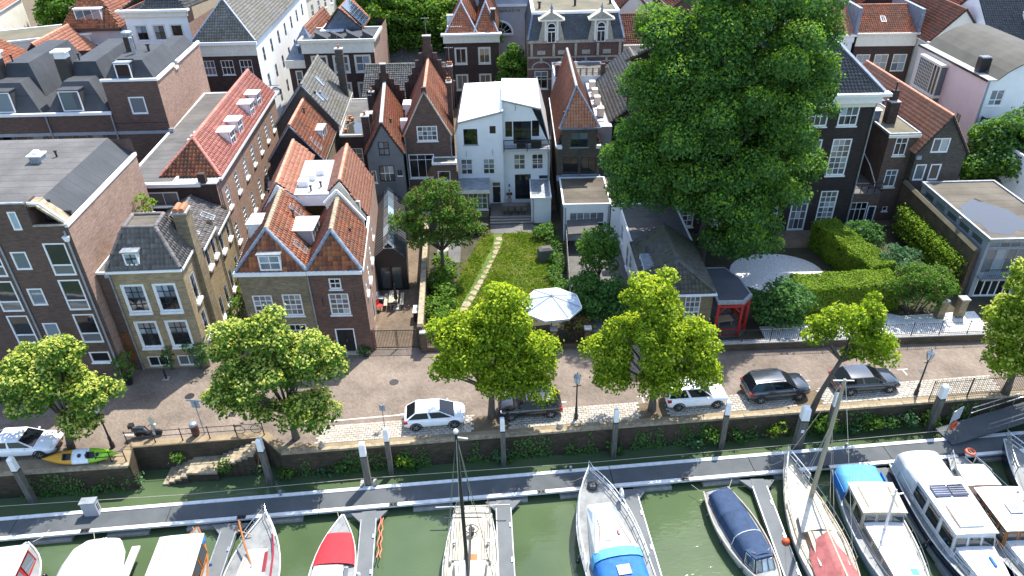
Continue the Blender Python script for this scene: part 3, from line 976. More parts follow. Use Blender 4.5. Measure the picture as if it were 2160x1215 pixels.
# coping stones on the two fronts, each a block
for qw, x0, x1 in ((qw1, -40.0, -24.1), (qw3, -14.8, 44.0)):
	n = int((x1 - x0) / 0.9)
	st = (x1 - x0) / n
	for i in range(n):
		xa, xb = x0 + st * i + .01, x0 + st * (i + 1) - .01
		dz = random.uniform(-.012, .012)
		o = MB().hexa([(xa, qy(xa) - .05, -.14), (xb, qy(xb) - .05, -.14), (xb, qy(xb) + .22, -.14), (xa, qy(xa) + .22, -.14)],
					[(xa, qy(xa) - .05, .03 + dz), (xb, qy(xb) - .05, .03 + dz), (xb, qy(xb) + .22, .03 + dz), (xa, qy(xa) + .22, .03 + dz)]).obj("coping_stone", MATS["sandstone"], qw)

# stone stairs down into the slip
st = thing("quay_stairs", "sunlit worn stone stairs running down into the boat slip", "stairs", (0, 0, 0))
NS = 12
for i in range(NS):
	xa = -16.6 - i * 0.40
	z = -0.16 - i * 0.17
	if i >= 7:
		xa -= 1.5
	w = 0.42 if i != 6 else 1.95
	x0 = xa - w
	yb = 33.75 + (xa + 24.5) * 0.0736
	y0 = yb - 1.35 - (0.0 if i < 6 else .25)
	MB().box(x0, xa, y0, yb - 0.04, z - .16, z).obj("step" if i != 6 else "landing", MATS["sandstone"], st)
	MB().box(x0 + .01, xa, y0 + .05, yb - 0.05, -3.2, z - .161).obj("stair_base", MATS["quay_brick"], st)

# cobbled parking strip: squared setts, the nearest ones as stones of their own
strip = struct(MB().add([(-12.9, qy(-12.9) + .55, .006), (33.0, qy(33) + .55, .006), (33.0, qy(33) + 2.0, .006), (-12.3, qy(-12.3) + 2.0, .006)], [(0, 1, 2, 3)]).obj("parking_strip", MATS["soil"]))
cb = MB().hexa([(0, 0, 0), (.33, 0, 0), (.33, .19, 0), (0, .19, 0)], [(.012, .012, .03), (.318, .012, .03), (.318, .178, .03), (.012, .178, .03)])
cbm = cb.mesh("cobble", MATS["cobble"])
cells = []
for r_ in range(8):
	for i in range(136):
		x = -12.85 + i * .345 + (r_ % 2) * .17
		y = qy(x) + .56 + r_ * .2
		if any(abs(x - tx) < 0.95 for tx in (-1.55, 9.13, 19.5)) or (-3.0 < x < -2.4) or x > 33:
			continue
		cells.append((x, y))
near = sorted(cells, key=lambda c: 0 if (-12.9 < c[0] < -7.6 or 2.9 < c[0] < 8.2) else 1)
for (x, y) in near[:300]:
	place(cbm, "cobble", strip, (x, y, .004 + random.uniform(-.006, .006)), .075 + random.uniform(-.03, .03))
bv = np.array(cb.v); bf = np.array(cb.f)
rc = np.array(near[300:])
ang = .075 + RNG.normal(0, .015, len(rc))
vv = np.empty((len(rc), len(bv), 3))
vv[:, :, 0] = rc[:, :1] + bv[None, :, 0] * np.cos(ang)[:, None] - bv[None, :, 1] * np.sin(ang)[:, None]
vv[:, :, 1] = rc[:, 1:] + bv[None, :, 0] * np.sin(ang)[:, None] + bv[None, :, 1] * np.cos(ang)[:, None]
vv[:, :, 2] = bv[None, :, 2] + .004 + RNG.normal(0, .004, (len(rc), 1))
ff = (bf[None] + (np.arange(len(rc)) * len(bv))[:, None, None]).reshape(-1, 4)
place(np_mesh("cobbles", vv.reshape(-1, 3), ff, MATS["cobble"]), "cobbles", strip)["kind"] = "stuff"

# gardens
sheet("garden_ground", [(-6.8, 43.6), (9.6, 43.2), (9.9, 66), (-8.2, 66)], 0.012, "garden_soil", 0.2)
sheet("lawn", [(-4.6, 46.5), (-0.3, 46.0), (4.6, 47.6), (3.9, 52), (3.6, 57.5), (2.6, 61.2), (-2.6, 61.2), (-4.3, 55), (-5.0, 50)], 0.03, "lawn", 0.1)
gp = struct(sheet("garden_path", [(-1.7, 60.9), (-.6, 60.9), (-.8, 57.5), (-1.5, 54.2), (-2.6, 51.6), (-3.6, 48.0), (-4.4, 48.0), (-3.4, 51.8), (-2.5, 54.6), (-1.8, 57.5)], .034, "lawn", .05))
for i in range(15):
	t_ = i / 14
	x, y = -1.15 - 2.9 * t_ ** 1.6 + random.uniform(-.08, .08), 60.2 - 11.8 * t_
	r_ = random.uniform(.24, .46) * (1.25 if i in (7, 8) else 1)
	pg = [(r_ * random.uniform(.75, 1.1) * math.cos(k * .9), r_ * 1.15 * random.uniform(.75, 1.1) * math.sin(k * .9)) for k in range(7)]
	MB().prism(pg, 0, .03).obj("paving_slab", MATS["sandstone"], gp, loc=(x, y, .03), rz=random.uniform(0, 2))
sheet("courtyard", [(-10.45, 43.6), (-6.9, 43.6), (-7.9, 62), (-11.6, 62)], 0.016, "patio_brick", 0.2)
sheet("terrace", [(-6.7, 56.0), (-4.6, 56.0), (-4.7, 60.2), (-7.0, 60.2)], 0.04, "patio_slab", 0.1)
sheet("lawn_paving", [(-1.9, 61.25), (2.0, 61.25), (2.2, 63.2), (-2.0, 63.2)], 0.04, "patio_slab", 0.1)
sheet("side_courtyard", [(4.6, 45), (10.2, 45), (10.4, 60.4), (5.2, 60.4)], 0.02, "patio_slab", 0.1)
sheet("right_garden_ground", [(15.0, 43.2), (62, 43.3), (62, 61), (15.0, 61)], 0.012, "garden_soil", 0.2)
sheet("gravel_path", [(19.0, 43.4), (36.2, 43.5), (36.4, 46.6), (30.4, 46.2), (28.6, 47.0), (27.4, 45.6), (22, 45.4), (19.0, 45.2)], 0.024, "white_gravel", 0.1)
cir = [(22.9 + 4.0 * math.cos(t * math.pi / 14), 53.0 + 3.3 * math.sin(t * math.pi / 14)) for t in range(28)]
sheet("gravel_circle", cir, 0.028, "white_gravel", 0.1)
sheet("gravel_walk", [(28.4, 57.2), (30.2, 57.2), (30.6, 60.4), (28.8, 60.4)], 0.026, "white_gravel", 0.1)
sheet("brick_terrace", [(21.5, 57.2), (28.3, 57.2), (28.9, 60.5), (21.5, 60.5)], 0.05, "patio_brick", 0.1)
# ------------------------------------------------------------------ houses, front row
# --- modern brown apartment block, left edge
h = House("apartment_block", "modern brown brick apartment block with dark felt roof, left edge", "building", -27.9, 40.8, 0.0, -0.06)
X0, XS = -20.0, -2.12
big = dict(w=1.45, h=2.42, nx=1, ny=2, transom=(.3,), fw=.10, mw=.10, gms=["glass_curtain", "glass"], depth=.06, sill=None)
sm = dict(w=1.02, h=1.35, nx=1, ny=1, fw=.10, gm="glass_painted_sky", depth=.06, sill=None)
wl, wr = [], []
for ux in (-6.55, -11.05, -15.55):
	wl += [dict(u=ux - X0, v=v, **big) for v in (8.70, 5.95, 3.2)]
	wl.append(dict(u=ux - X0, v=.15, w=1.2, h=2.3, door=True, mat="dark_green_paint"))
for ux in (-4.35, -8.85, -13.35):
	wl += [dict(u=ux - X0, v=v, **sm) for v in (9.2, 6.4, 3.6)]
wl.append(dict(u=-3.42 - X0, v=12.1, w=.55, h=1.3, nx=1, ny=1, fw=.09, gm="glass_painted_sky", depth=.06, sill=None))
wr += [dict(u=-2.05 - XS, v=v, **big) for v in (8.70, 5.95, 3.2)]
wr.append(dict(u=-2.0 - XS, v=1.45, w=1.4, h=.95, nx=1, ny=1, fw=.1, gm="glass", depth=.06))
h.wall((X0, 0), (XS, 0), 0, 13.9, wl)
h.wall((XS, 0), (0, 0), 0, 12.35, wr)
h.wall((0, 0), (0, 11.8), 0, 12.25, [], mat="sunlit_brick")
h.wall((0, 11.8), (X0, 11.8), 0, 13.6, [])
h.wall((XS, 1.3), (XS, 0), 12.3, 13.9, [])
h.part("roof", MB().box(X0, -1.7, 1.25, 11.8, 13.45, 13.7).box(X0, XS - .1, .12, 1.25, 13.45, 13.7), "felt_grey")
h.part("roof_slope", MB().hexa([(-1.7, 1.25, 13.4), (-.15, 1.25, 12.1), (-.15, 11.8, 12.1), (-1.7, 11.8, 13.4)], [(-1.7, 1.25, 13.69), (-.15, 1.25, 12.3), (-.15, 11.8, 12.3), (-1.7, 11.8, 13.69)]), "felt_dark")
h.part("coping", MB().box(-.14, .06, -.05, 11.85, 12.25, 12.5), "white_paint")
h.part("coping", MB().box(X0, XS - .05, -.05, .12, 13.9, 14.0), "zinc")
h.part("coping", MB().box(XS, .0, -.06, .14, 12.35, 12.42), "stone_trim")
# roof loggia behind the front: glazed door, screen, raking white edge
h.window(h.P(XS + .12, 1.2), 0, 0, 12.05, .72, 1.55, nx=1, ny=1, fm="black_paint", gm="glass_curtain", sill=None, name="loggia_door")
h.window(h.P(XS + .95, 1.2), 0, 0, 12.05, 1.0, .75, nx=1, ny=1, fm="black_paint", gm="glass", sill=None, name="loggia_screen")
h.part("loggia_edge", MB().bar((XS + .05, .2, 13.85), (-1.35, .2, 13.8), .12, .14).bar((-1.35, .2, 13.8), (-.1, .2, 12.5), .12, .14), "white_paint")
h.part("loggia_roof", MB().hexa([(XS, .2, 13.6), (-1.6, .2, 13.6), (-1.6, 1.3, 13.6), (XS, 1.3, 13.6)], [(XS, .2, 13.75), (-1.6, .2, 13.75), (-1.6, 1.3, 13.75), (XS, 1.3, 13.75)])
	.hexa([(-1.6, .2, 13.5), (-.15, .2, 12.15), (-.15, 1.25, 12.15), (-1.6, 1.25, 13.5)], [(-1.6, .2, 13.7), (-.15, .2, 12.32), (-.15, 1.25, 12.32), (-1.6, 1.25, 13.7)]), "sandstone")
h.pipe([(-.28, -.08, 12.0), (-.28, -.08, 0)], "grey_paint", .06)
h.pipe([(-4.75, -.08, 13.6), (-4.75, -.08, 0)], "grey_paint", .06)
h.part("hopper", MB().hexa([(-.4, -.2, 11.3), (-.16, -.2, 11.3), (-.16, -.02, 11.3), (-.4, -.02, 11.3)], [(-.5, -.24, 11.65), (-.06, -.24, 11.65), (-.06, -.01, 11.65), (-.5, -.01, 11.65)]), "white_paint")
h.part("roof_box", MB().box(-5.2, -4.4, 7.0, 7.8, 13.7, 14.2), "zinc")
h.part("roof_box", MB().box(-5.3, -4.3, 6.9, 7.9, 14.2, 14.28).box(-5.0, -4.6, 7.2, 7.6, 14.28, 14.5), "white_paint")
h.vent(-3.9, 8.2, 13.7, .5)

# --- narrow link with felt terrace roof
h = House("link_building", "narrow brown brick link between apartment block and ochre house", "building", -27.86, 41.75, 0, -.06)
h.wall((0, 0), (.78, 0), 0, 8.3)
h.wall((.78, 9), (0, 9), 0, 8.3)
h.flat(0.02, .86, -.02, 9.0, 8.3, "felt_grey", ew=.05, eh=.1)
tr = h.part("trellis", MB(), "yellow_brick")
b = MB()
for i in range(6):
	b.box(.05 + .12 * i, .07 + .12 * i, -.06, -.04, .9, 3.3)
for j in range(11):
	b.box(.03, .69, -.075, -.055, 1.0 + .22 * j, 1.02 + .22 * j)
h.part("trellis", b, "varnish")
bpy.data.objects.remove(tr)

# --- ochre brick corner house with grey pantile hip roof
h = House("ochre_brick_house", "ochre brick corner house with grey pantile hip roof and white window frames", "house", -27.05, 41.8, 1.2, -0.07, "ochre_brick")
W, D, E = 4.8, 4.4, 8.3
wk = dict(nx=3, ny=4, fw=.12, mw=.045, mm="black_paint", sill="white_paint", sh=.16, sd=.12, casing=.06, gms=["glass"] * 6 + ["glass_painted_sky"] * 6)
ws = []
for u in (.48, 2.62):
	ws += [dict(u=u, v=4.95, w=1.46, h=2.25, **wk), dict(u=u, v=1.9, w=1.46, h=2.25, **wk)]
for u in (.45, 2.6):
	ws.append(dict(u=u, v=.15, w=1.5, h=.95, nx=2, ny=1, fw=.09, mw=.06, gm="glass", sill=None))
h.wall((0, 0), (W, 0), 0, E, ws)
sw = dict(nx=2, ny=4, fw=.09, mm="black_paint", sh=.2, sd=.16, gms=["glass"] * 4 + ["glass_painted_sky"] * 4)
h.wall((W, 0), (W, 2.6), 0, E, [dict(u=1.0, v=4.9, w=.95, h=2.2, **sw), dict(u=1.0, v=1.8, w=.95, h=2.2, **sw)])
# chimney breast on the alley side, rising to two pots
cb_ = h.part("chimney", MB().box(W - .55, W + .32, 2.6, 3.75, 0, 11.2), "yellow_brick")
for dx in (-.32, .1):
	MB().tube([h.P(W + dx, 2.65, 11.35), h.P(W + dx, 3.7, 11.35)], .2, 8).obj("chimney_pot", MATS["terracotta"], cb_)
MB().box(W - .62, W + .4, 2.55, 3.8, 11.1, 11.24).xf(Matrix(((1, h.k, 0, 0), (0, 1, 0, 0), (0, 0, 1, 0), (0, 0, 0, 1)))).obj("chimney_cap", MATS["concrete"], cb_)
h.wall((W, 3.75), (W, 4.4), 0, E)
h.wall((0, 4.4), (0, 0), 0, E)
za = 10.9
A, B_, C_, D_ = (1.35, 1.25, za), (3.45, 1.25, za), (3.45, 3.2, za), (1.35, 3.2, za)
h.roof([(-.05, -.1, E + .12), (W + .05, -.1, E + .12), B_, A], "tile_grey", .30, .34, single=150)
h.roof([(W + .05, -.1, E + .12), (W + .05, 4.45, E + .12), C_, B_], "tile_grey", .30, .34, single=110)
h.roof([(-.05, 4.45, E + .12), (-.05, -.1, E + .12), A, D_], "tile_grey", .30, .34)
h.roof([(W + .05, 4.45, E + .12), (-.05, 4.45, E + .12), D_, C_], "tile_grey", .30, .34)
h.part("roof_flat", MB().box(1.4, 3.4, 1.3, 3.15, za - .15, za + .02), "felt_brown")
for p, q in (((-.05, -.1, E + .2), A), ((W + .05, -.1, E + .2), B_), (A, B_), (B_, C_), (D_, A), (D_, C_)):
	h.ridge((p[0], p[1], p[2] + .06), (q[0], q[1], q[2] + .06), "tile_grey", .14, .38, single=True)
h.part("gutter", MB().box(-.15, W + .12, -.24, -.02, E - .06, E + .12), "white_paint")
h.part("gutter", MB().box(W + .02, W + .2, -.02, 2.6, E - .06, E + .12), "white_paint")
h.dormer(1.78, .02, E + .45, .95, .95, 1.3, fm="white_paint", mm="black_paint", nx=2, ny=2, gm="glass_painted_sky", top="zinc", side="white_paint", over=.12, pitch=.05)
h.pipe([(-.02, -.1, E), (-.02, -.1, 0)], "zinc", .055)
h.part("hopper", MB().box(-.22, .1, -.3, -.02, E - .3, E - .05), "zinc")
h.part("street_sign", MB().box(W + .22, W + .25, .35, .85, 2.9, 3.1), "navy_door")
h.door(h.P(W, .15), R(90) + math.atan(.07), 0, 0.05, .8, 2.1, mat="black_paint", glaze=.2)
# rear wing along the alley
for i, (y0, y1, e) in enumerate(((4.45, 8.1, 7.3), (8.12, 12.2, 6.6))):
	L = y1 - y0
	h.wall((W, y0), (W, y1), 0, e, [dict(u=.45, v=e - 1.95, w=.9, h=1.7, **sw), dict(u=L - 1.5, v=e - 1.95, w=.9, h=1.7, **sw), dict(u=.45, v=.75 + .3 * i, w=.9, h=1.9, **sw), dict(u=L - 1.5, v=.75 + .3 * i, w=.9, h=1.9, **sw)], mat="ochre_brick")
	h.wall((W, y1), (.3, y1), 0, e + .6, [])
	h.wall((.3, y1), (.3, y0), 0, e + .6, [])
	pts = [(W + .12, y0, e + .02), (W + .12, y1, e + .02), (2.2, y1, e + 1.5), (2.2, y0, e + 1.5)]
	h.roof(pts, "tile_grey", .30, .34)
	h.roof([(.2, y1, e + .4), (.2, y0, e + .4), (2.2, y0, e + 1.5), (2.2, y1, e + 1.5)], "tile_grey", .30, .34)
	h.ridge((2.2, y0, e + 1.55), (2.2, y1, e + 1.55), "tile_grey")
	h.part("gable", MB().extr([(W, y0 + .02, e - .1), (2.2, y0 + .02, e + 1.4), (.3, y0 + .02, e + .4), (.3, y0 + .02, e - .1)], (0, .1, 0)), "ochre_brick")
	h.part("gutter", MB().box(W + .05, W + .22, y0, y1, e - .12, e + .04), "white_paint")
	h.skylight(pts, 1.2 + i * .4, .7, .8, 1.1)
	h.pipe([(W + .08, y1 - .1, e), (W + .08, y1 - .1, 0)], "zinc", .05)
# planted roof terrace between link and block
h.part("terrace_rail", MB().bar((.4, 8.3, 9.0), (2.4, 8.3, 9.0), .05).bar((.4, 8.3, 8.2), (.4, 8.3, 9.0), .05).bar((2.4, 8.3, 8.2), (2.4, 8.3, 9.0), .05), "grey_paint")

# --- long red-tiled house behind
h = House("red_roof_house", "long dark brick house with red pantile roof and four white dormers", "house", -31.2, 54.2, 0, -.065, "dark_brick")
W, D, E = 7.4, 23.5, 9.0
h.wall((0, 0), (W, 0), 0, E + .1, [dict(u=1.6, v=7.05, w=2.5, h=1.35, nx=2, ny=1, fw=.12, gm="glass_curtain"), dict(u=1.6, v=4.0, w=2.3, h=1.3, nx=2, ny=1, gm="glass")])
sw2 = dict(w=1.0, h=1.95, nx=2, ny=4, fw=.09, sh=.18, sd=.12, gm="glass")
rw = []
for k in range(7):
	rw += [dict(u=1.7 + 3.1 * k, v=5.9, **sw2), dict(u=1.7 + 3.1 * k, v=2.5, **sw2)]
h.wall((W, 0), (W, D), 0, E, rw, mat="sunlit_brick")
h.wall((0, D), (0, 0), 0, E, [], mat="brown_brick")
h.wall((W, D), (0, D), 0, E)
h.flat(-.1, 4.1, -.15, D, E + .18, "felt_grey", ew=.16)
rx, zr = 5.15, 11.6
h.part("front_ledge", MB().box(4.12, W + .1, -.12, 1.6, E, E + .1), "concrete")
RP = [(W + .12, 1.2, E + .1), (W + .12, D, E + .1), (rx, D, zr), (rx, 3.6, zr)]
h.roof(RP, "tile_red", .30, .36)
h.roof([(2.6, D, E + .25), (2.6, 1.2, E + .25), (rx, 3.6, zr), (rx, D, zr)], "tile_red", .30, .36)
h.roof([(2.6, 1.2, E + .25), (W + .12, 1.2, E + .12), (rx, 3.6, zr)], "tile_hip", .30, .34, single=120)
h.ridge((rx, 3.6, zr + .05), (rx, D, zr + .05), "tile_red", .16)
h.ridge((2.6, 1.2, E + .3), (rx, 3.6, zr + .05), "tile_red", .14)
h.ridge((W + .12, 1.2, E + .15), (rx, 3.6, zr + .05), "tile_red", .14)
h.part("gutter", MB().box(W - .02, W + .26, .9, D, E - .1, E + .12), "white_paint")
h.part("cornice", MB().box(-.12, W - 1.2, -.3, .0, E - .1, E + .2), "white_paint")
h.part("chimney", MB().box(W - 1.35, W - .75, -.05, .45, 6.6, 9.9), "dark_brick")
for yy in (7.6, 10.4, 15.2, 18.2):
	h.dormer(W - .25, yy, E + .45, 1.25, 1.35, 1.9, face=R(90), fm="white_paint", side="white_paint", nx=2, ny=2, gm="glass_painted_sky", over=.16)
for i in range(3):
	h.part("air_conditioner", MB().box(3.0, 3.75, 7.6 + i * .95, 8.0 + i * .95, E + .3, E + .95), "white_paint")
h.part("end_canopy", MB().box(-1.2, 7.6, D - .2, D + 1.8, E - .35, E - .2), "pale_grey_plaster")
h.pipe([(W + .1, .5, E), (W + .1, .5, 0)], "zinc", .06)

# --- twin-gabled house on the quay
h = House("twin_gable_house", "twin-gabled quay house, one ochre and one red-brown front, orange tiled roofs", "house", -19.2, 43.35, -.6, -.11, "yellow_brick")
WL, WA, E = 4.9, 8.72, 7.0
w12 = dict(nx=3, ny=4, fw=.10, mw=.045, gm="glass", sh=.1)
h.wall((0, 0), (WL, 0), 0, E, [dict(u=.62, v=3.3, w=1.42, h=1.85, **w12), dict(u=2.75, v=3.35, w=1.38, h=1.85, **w12), dict(u=.62, v=.5, w=1.35, h=2.1, **w12), dict(u=2.75, v=.45, w=1.32, h=2.15, **w12)])
h.wall((WL, -.03), (WA, -.03), 0, E, [dict(u=1.4, v=5.58, w=.86, h=.9, nx=2, ny=2, fw=.1), dict(u=1.18, v=3.38, w=1.44, h=1.83, **w12), dict(u=1.2, v=0.0, w=1.42, h=2.15, door=True, mat="black_paint", leaves=2)], mat="red_brick")
h.wall((WA, 0), (WA, 17), 0, E, [dict(u=1.2, v=4.2, w=.8, h=1.1, nx=2, ny=2, sh=.2, sd=.14), dict(u=3.4, v=3.9, w=1.0, h=1.5, nx=2, ny=3, sh=.25, sd=.16), dict(u=6.2, v=4.0, w=1.0, h=1.5, nx=2, ny=3, sh=.25, sd=.16), dict(u=9.5, v=4.3, w=.9, h=1.3, nx=2, ny=2), dict(u=3.2, v=.4, w=1.1, h=2.1, door=True)], mat="sunlit_brick")
h.wall((0, 17), (0, 0), 0, E)
h.wall((WA, 17), (0, 17), 0, E)
h.part("gutter", MB().box(-.2, WL - .02, -.28, .02, E - .12, E + .16), "white_paint")
h.part("gutter", MB().box(WL + .02, WA + .05, -.3, .0, E - .08, E + .18), "white_paint")
h.part("gutter", MB().box(WA - .02, WA + .16, .02, 8.2, E - .05, E + .15), "white_paint")
h.part("gutter", MB().box(-.18, .02, .02, 8.2, E - .05, E + .15), "white_paint")
zl, zr = 9.9, 9.75
rl, rr = 2.45, 6.9
LS = [(WL, .05, E + .15), (WL, 7.6, E + .15), (rl, 7.6, zl), (rl, 1.0, zl)]
h.roof(LS, "tile_old_orange", .30, .36)
LW = [(0, 7.6, E + .15), (0, .05, E + .15), (rl, 1.0, zl), (rl, 7.6, zl)]
h.roof(LW, "tile_brown", .30, .36)
h.roof([(0, -.05, E + .15), (WL, -.05, E + .15), (rl, 1.0, zl)], "tile_hip", .32, .36, single=150)
RS = [(WA, .05, E + .15), (WA, 6.2, E + .15), (rr, 6.2, zr), (rr, .95, zr)]
h.roof(RS, "tile_old_orange", .30, .36)
h.roof([(WL, 7.7, E + .15), (WL, .05, E + .15), (rr, .95, zr), (rr, 7.7, zr)], "tile_brown", .30, .36)
h.roof([(WL, -.06, E + .17), (WA, -.06, E + .17), (rr, .95, zr)], "tile_hip", .32, .36, single=120)
for a_, b_ in (((0, -.05, E + .25), (rl, 1.0, zl + .06)), ((WL, -.05, E + .25), (rl, 1.0, zl + .06)), ((WL + .05, -.06, E + .26), (rr, .95, zr + .06)), ((WA, -.06, E + .26), (rr, .95, zr + .06))):
	h.ridge(a_, b_, "lead", .16, .34, name="hip_cap")
for (x_, y0, y1, z_) in ((rl, 1.0, 7.6, zl), (rr, .95, 6.2, zr)):
	h.ridge((x_, y0, z_ + .05), (x_, y1, z_ + .05), "sandstone", .16, .4)
# rear orange-tiled half with a white flat roof between
h.part("roof_step", MB().box(3.3, 5.95, 7.7, 14.5, 8.4, 9.3), "white_plaster")
h.part("roof_flat", MB().box(3.25, 6.0, 7.65, 14.5, 9.3, 9.38), "pale_grey_plaster")
h.roof([(-.1, 16.8, E), (-.1, 7.7, E), (rl - .3, 7.7, 10.3), (rl - .3, 16.8, 10.3)], "tile_orange", .24, .34)
h.roof([(rl + 1.3, 7.7, 8.9), (rl + 1.3, 16.8, 8.9), (rl - .3, 16.8, 10.3), (rl - .3, 7.7, 10.3)], "tile_orange", .24, .34)
h.ridge((rl - .3, 7.7, 10.36), (rl - .3, 16.8, 10.36), "tile_orange", .13)
RB = [(WA, 8.3, E + .1), (WA, 15.8, E + .1), (rr, 15.8, 10.2), (rr, 8.3, 10.2)]
h.roof(RB, "tile_orange", .24, .34)
h.roof([(WL + .6, 15.8, 8.9), (WL + .6, 8.3, 8.9), (rr, 8.3, 10.2), (rr, 15.8, 10.2)], "tile_orange", .24, .34)
h.ridge((rr, 8.3, 10.25), (rr, 15.8, 10.25), "tile_orange", .13)
# pale green terrace bay cut into the right roof
h.part("terrace_wall", MB().extr([(rr - 1.0, 6.3, 7.2), (WA - .1, 6.3, 7.2), (WA - .1, 6.3, 8.0), (rr, 6.3, 10.25), (rr - 1.0, 6.3, 9.3)], (0, .14, 0)), "cream_paint")
h.part("terrace_edge", MB().bar((rr - 1.1, 6.25, 9.3), (rr, 6.25, 10.35), .16, .16).bar((rr, 6.25, 10.35), (WA, 6.25, 7.8), .16, .16), "white_paint")
h.part("gable", MB().extr([(WA - .05, 8.2, 7.0), (rr, 8.2, 10.15), (WL + .6, 8.2, 8.85), (WL + .6, 8.2, 7.0)], (0, .1, 0)), "cream_paint")
h.part("gable", MB().extr([(rl + 1.3, 7.62, 7.0), (rl + 1.3, 7.62, 8.9), (rl - .3, 7.62, 10.28), (0, 7.62, 7.1), (0, 7.62, 7.0)], (0, .08, 0)), "white_plaster")
h.window(h.P(rr + .45, 8.15), 0, 0, 7.3, .9, 1.2, nx=1, ny=1, fm="white_paint", gm="glass", sill=None)
for (xx, yy) in ((4.3, 10.6), (4.9, 11.6), (3.9, 9.4)):
	h.part("air_conditioner", MB().box(xx - .4, xx + .4, yy - .35, yy + .35, 9.38, 9.85), "white_paint")
for (xx, yy, zz) in ((4.6, 8.3, 9.38), (5.3, 9.0, 9.38), (6.9 + 1.0, 3.2, 8.3), (1.2, 8.6, 9.0)):
	h.vent(xx, yy, zz, .5)
# dormers: front hip, left slope, and one wide in the valley; roof windows
h.dormer(2.5, -.1, E + .28, 1.5, 1.2, 1.4, nx=2, ny=2, gm="glass_painted_sky", top="zinc", side="white_paint", over=.1, pitch=-.05)
h.dormer(.45, 4.6, E + .7, 1.6, 1.15, 1.5, face=R(-90), side="white_paint", nx=2, ny=1)
h.dormer(WL + .3, 4.3, E + .35, 2.0, 1.2, 1.9, face=R(90), side="pale_grey_plaster", nx=3, ny=1, over=.14)
h.skylight(LS, 1.7, .35, .85, 1.2)
h.skylight(LS, 6.0, 1.4, .8, 1.3)
h.vent(3.6, 5.0, 8.6, .9, .08)
h.pipe([(WL, -.08, E), (WL, -.08, 0)], "zinc", .055)
h.part("iron_tie", MB().box(5.6, 5.64, -.06, -.03, 4.2, 4.9).box(7.95, 7.99, -.06, -.03, 4.6, 5.2), "black_iron")
h.part("doorstep", MB().box(WL + 1.1, WL + 2.75, -.4, -.03, 0.0, .1), "stone_trim")

# --- iron courtyard gate between twin house and garden wall
g = thing("courtyard_gate", "black iron double gate closing the courtyard beside the twin house", "gate", (-10.35, 43.5, 0), R(-.5))
MB().box(-.35, 0, -.15, .25, 0, 1.9).obj("gate_pillar", MATS["red_brick"], g)
MB().box(3.3, 3.7, -.15, .25, 0, 2.1).obj("gate_pillar", MATS["garden_brick"], g)
for i in range(2):
	x0 = .04 + 1.64 * i
	lf = MB().box(x0, x0 + .05, 0, .05, .05, 1.75).box(x0 + 1.55, x0 + 1.6, 0, .05, .05, 1.75).box(x0 + .05, x0 + 1.55, 0.005, .045, 1.66, 1.72).box(x0 + .05, x0 + 1.55, 0.005, .045, .1, .16).obj("gate_leaf", MATS["black_iron"], g)
	for k in range(13):
		xx = x0 + .12 + .113 * k
		MB().box(xx, xx + .025, .012, .037, .16, 1.66).obj("bar", MATS["black_iron"], lf)

# --- black annex with glass ridge behind the courtyard
h = House("black_annex", "black timber annex with long glass ridge roof behind the courtyard", "building", -11.45, 51.7, 0, -.13, "black_paint")
W, D, E = 2.75, 11.0, 3.1
h.wall((0, 0), (W, 0), 0, [(0, E), (.52, 4.4), (1, E)], [dict(u=.45, v=.06, w=.9, h=2.25, nx=1, ny=1, fm="black_paint", gm="glass_curtain", sill=None, fw=.08), dict(u=1.4, v=.06, w=.9, h=2.25, nx=1, ny=1, fm="black_paint", gm="glass_green", sill=None, fw=.08)])
h.wall((W, 0), (W, D), 0, E); h.wall((0, D), (0, 0), 0, E)
xr = W * .52
for sgn, xe, xg in ((-1, -.08, xr - .42), (1, W + .08, xr + .42)):
	zg = E + (4.4 - E) * (1 - abs(xg - xr) / xr)
	h.part("roof", MB().hexa([(xe, -.06, E - .05), (xg, -.06, zg - .05), (xg, D, zg - .05), (xe, D, E - .05)], [(xe, -.06, E + .03), (xg, -.06, zg + .03), (xg, D, zg + .03), (xe, D, E + .03)]), "tile_black")
	for k in range(24):
		yy = .2 + k * .46
		h.part("standing_seam", MB().hexa([(xe, yy, E + .02), (xg, yy, zg + .02), (xg, yy + .03, zg + .02), (xe, yy + .03, E + .02)], [(xe, yy, E + .07), (xg, yy, zg + .07), (xg, yy + .03, zg + .07), (xe, yy + .03, E + .07)]), "black_paint")
rl_ = h.part("roof_light", MB().box(xr - .45, xr + .45, -.03, .05, 4.05, 4.12), "zinc")
for k in range(6):
	y0, y1 = .05 + k * 1.8, .05 + (k + 1) * 1.8
	for s_ in (-1, 1):
		h.part("glass_pane", MB().hexa([(xr, y0, 4.5), (xr + s_ * .45, y0, 4.04), (xr + s_ * .45, y1 - .06, 4.04), (xr, y1 - .06, 4.5)], [(xr, y0, 4.53), (xr + s_ * .45, y0, 4.07), (xr + s_ * .45, y1 - .06, 4.07), (xr, y1 - .06, 4.53)]), "glass_painted_sky")
	h.part("glazing_bar", MB().bar((xr - .46, y1 - .03, 4.06), (xr, y1 - .03, 4.55), .05, .05).bar((xr, y1 - .03, 4.55), (xr + .46, y1 - .03, 4.06), .05, .05), "zinc")
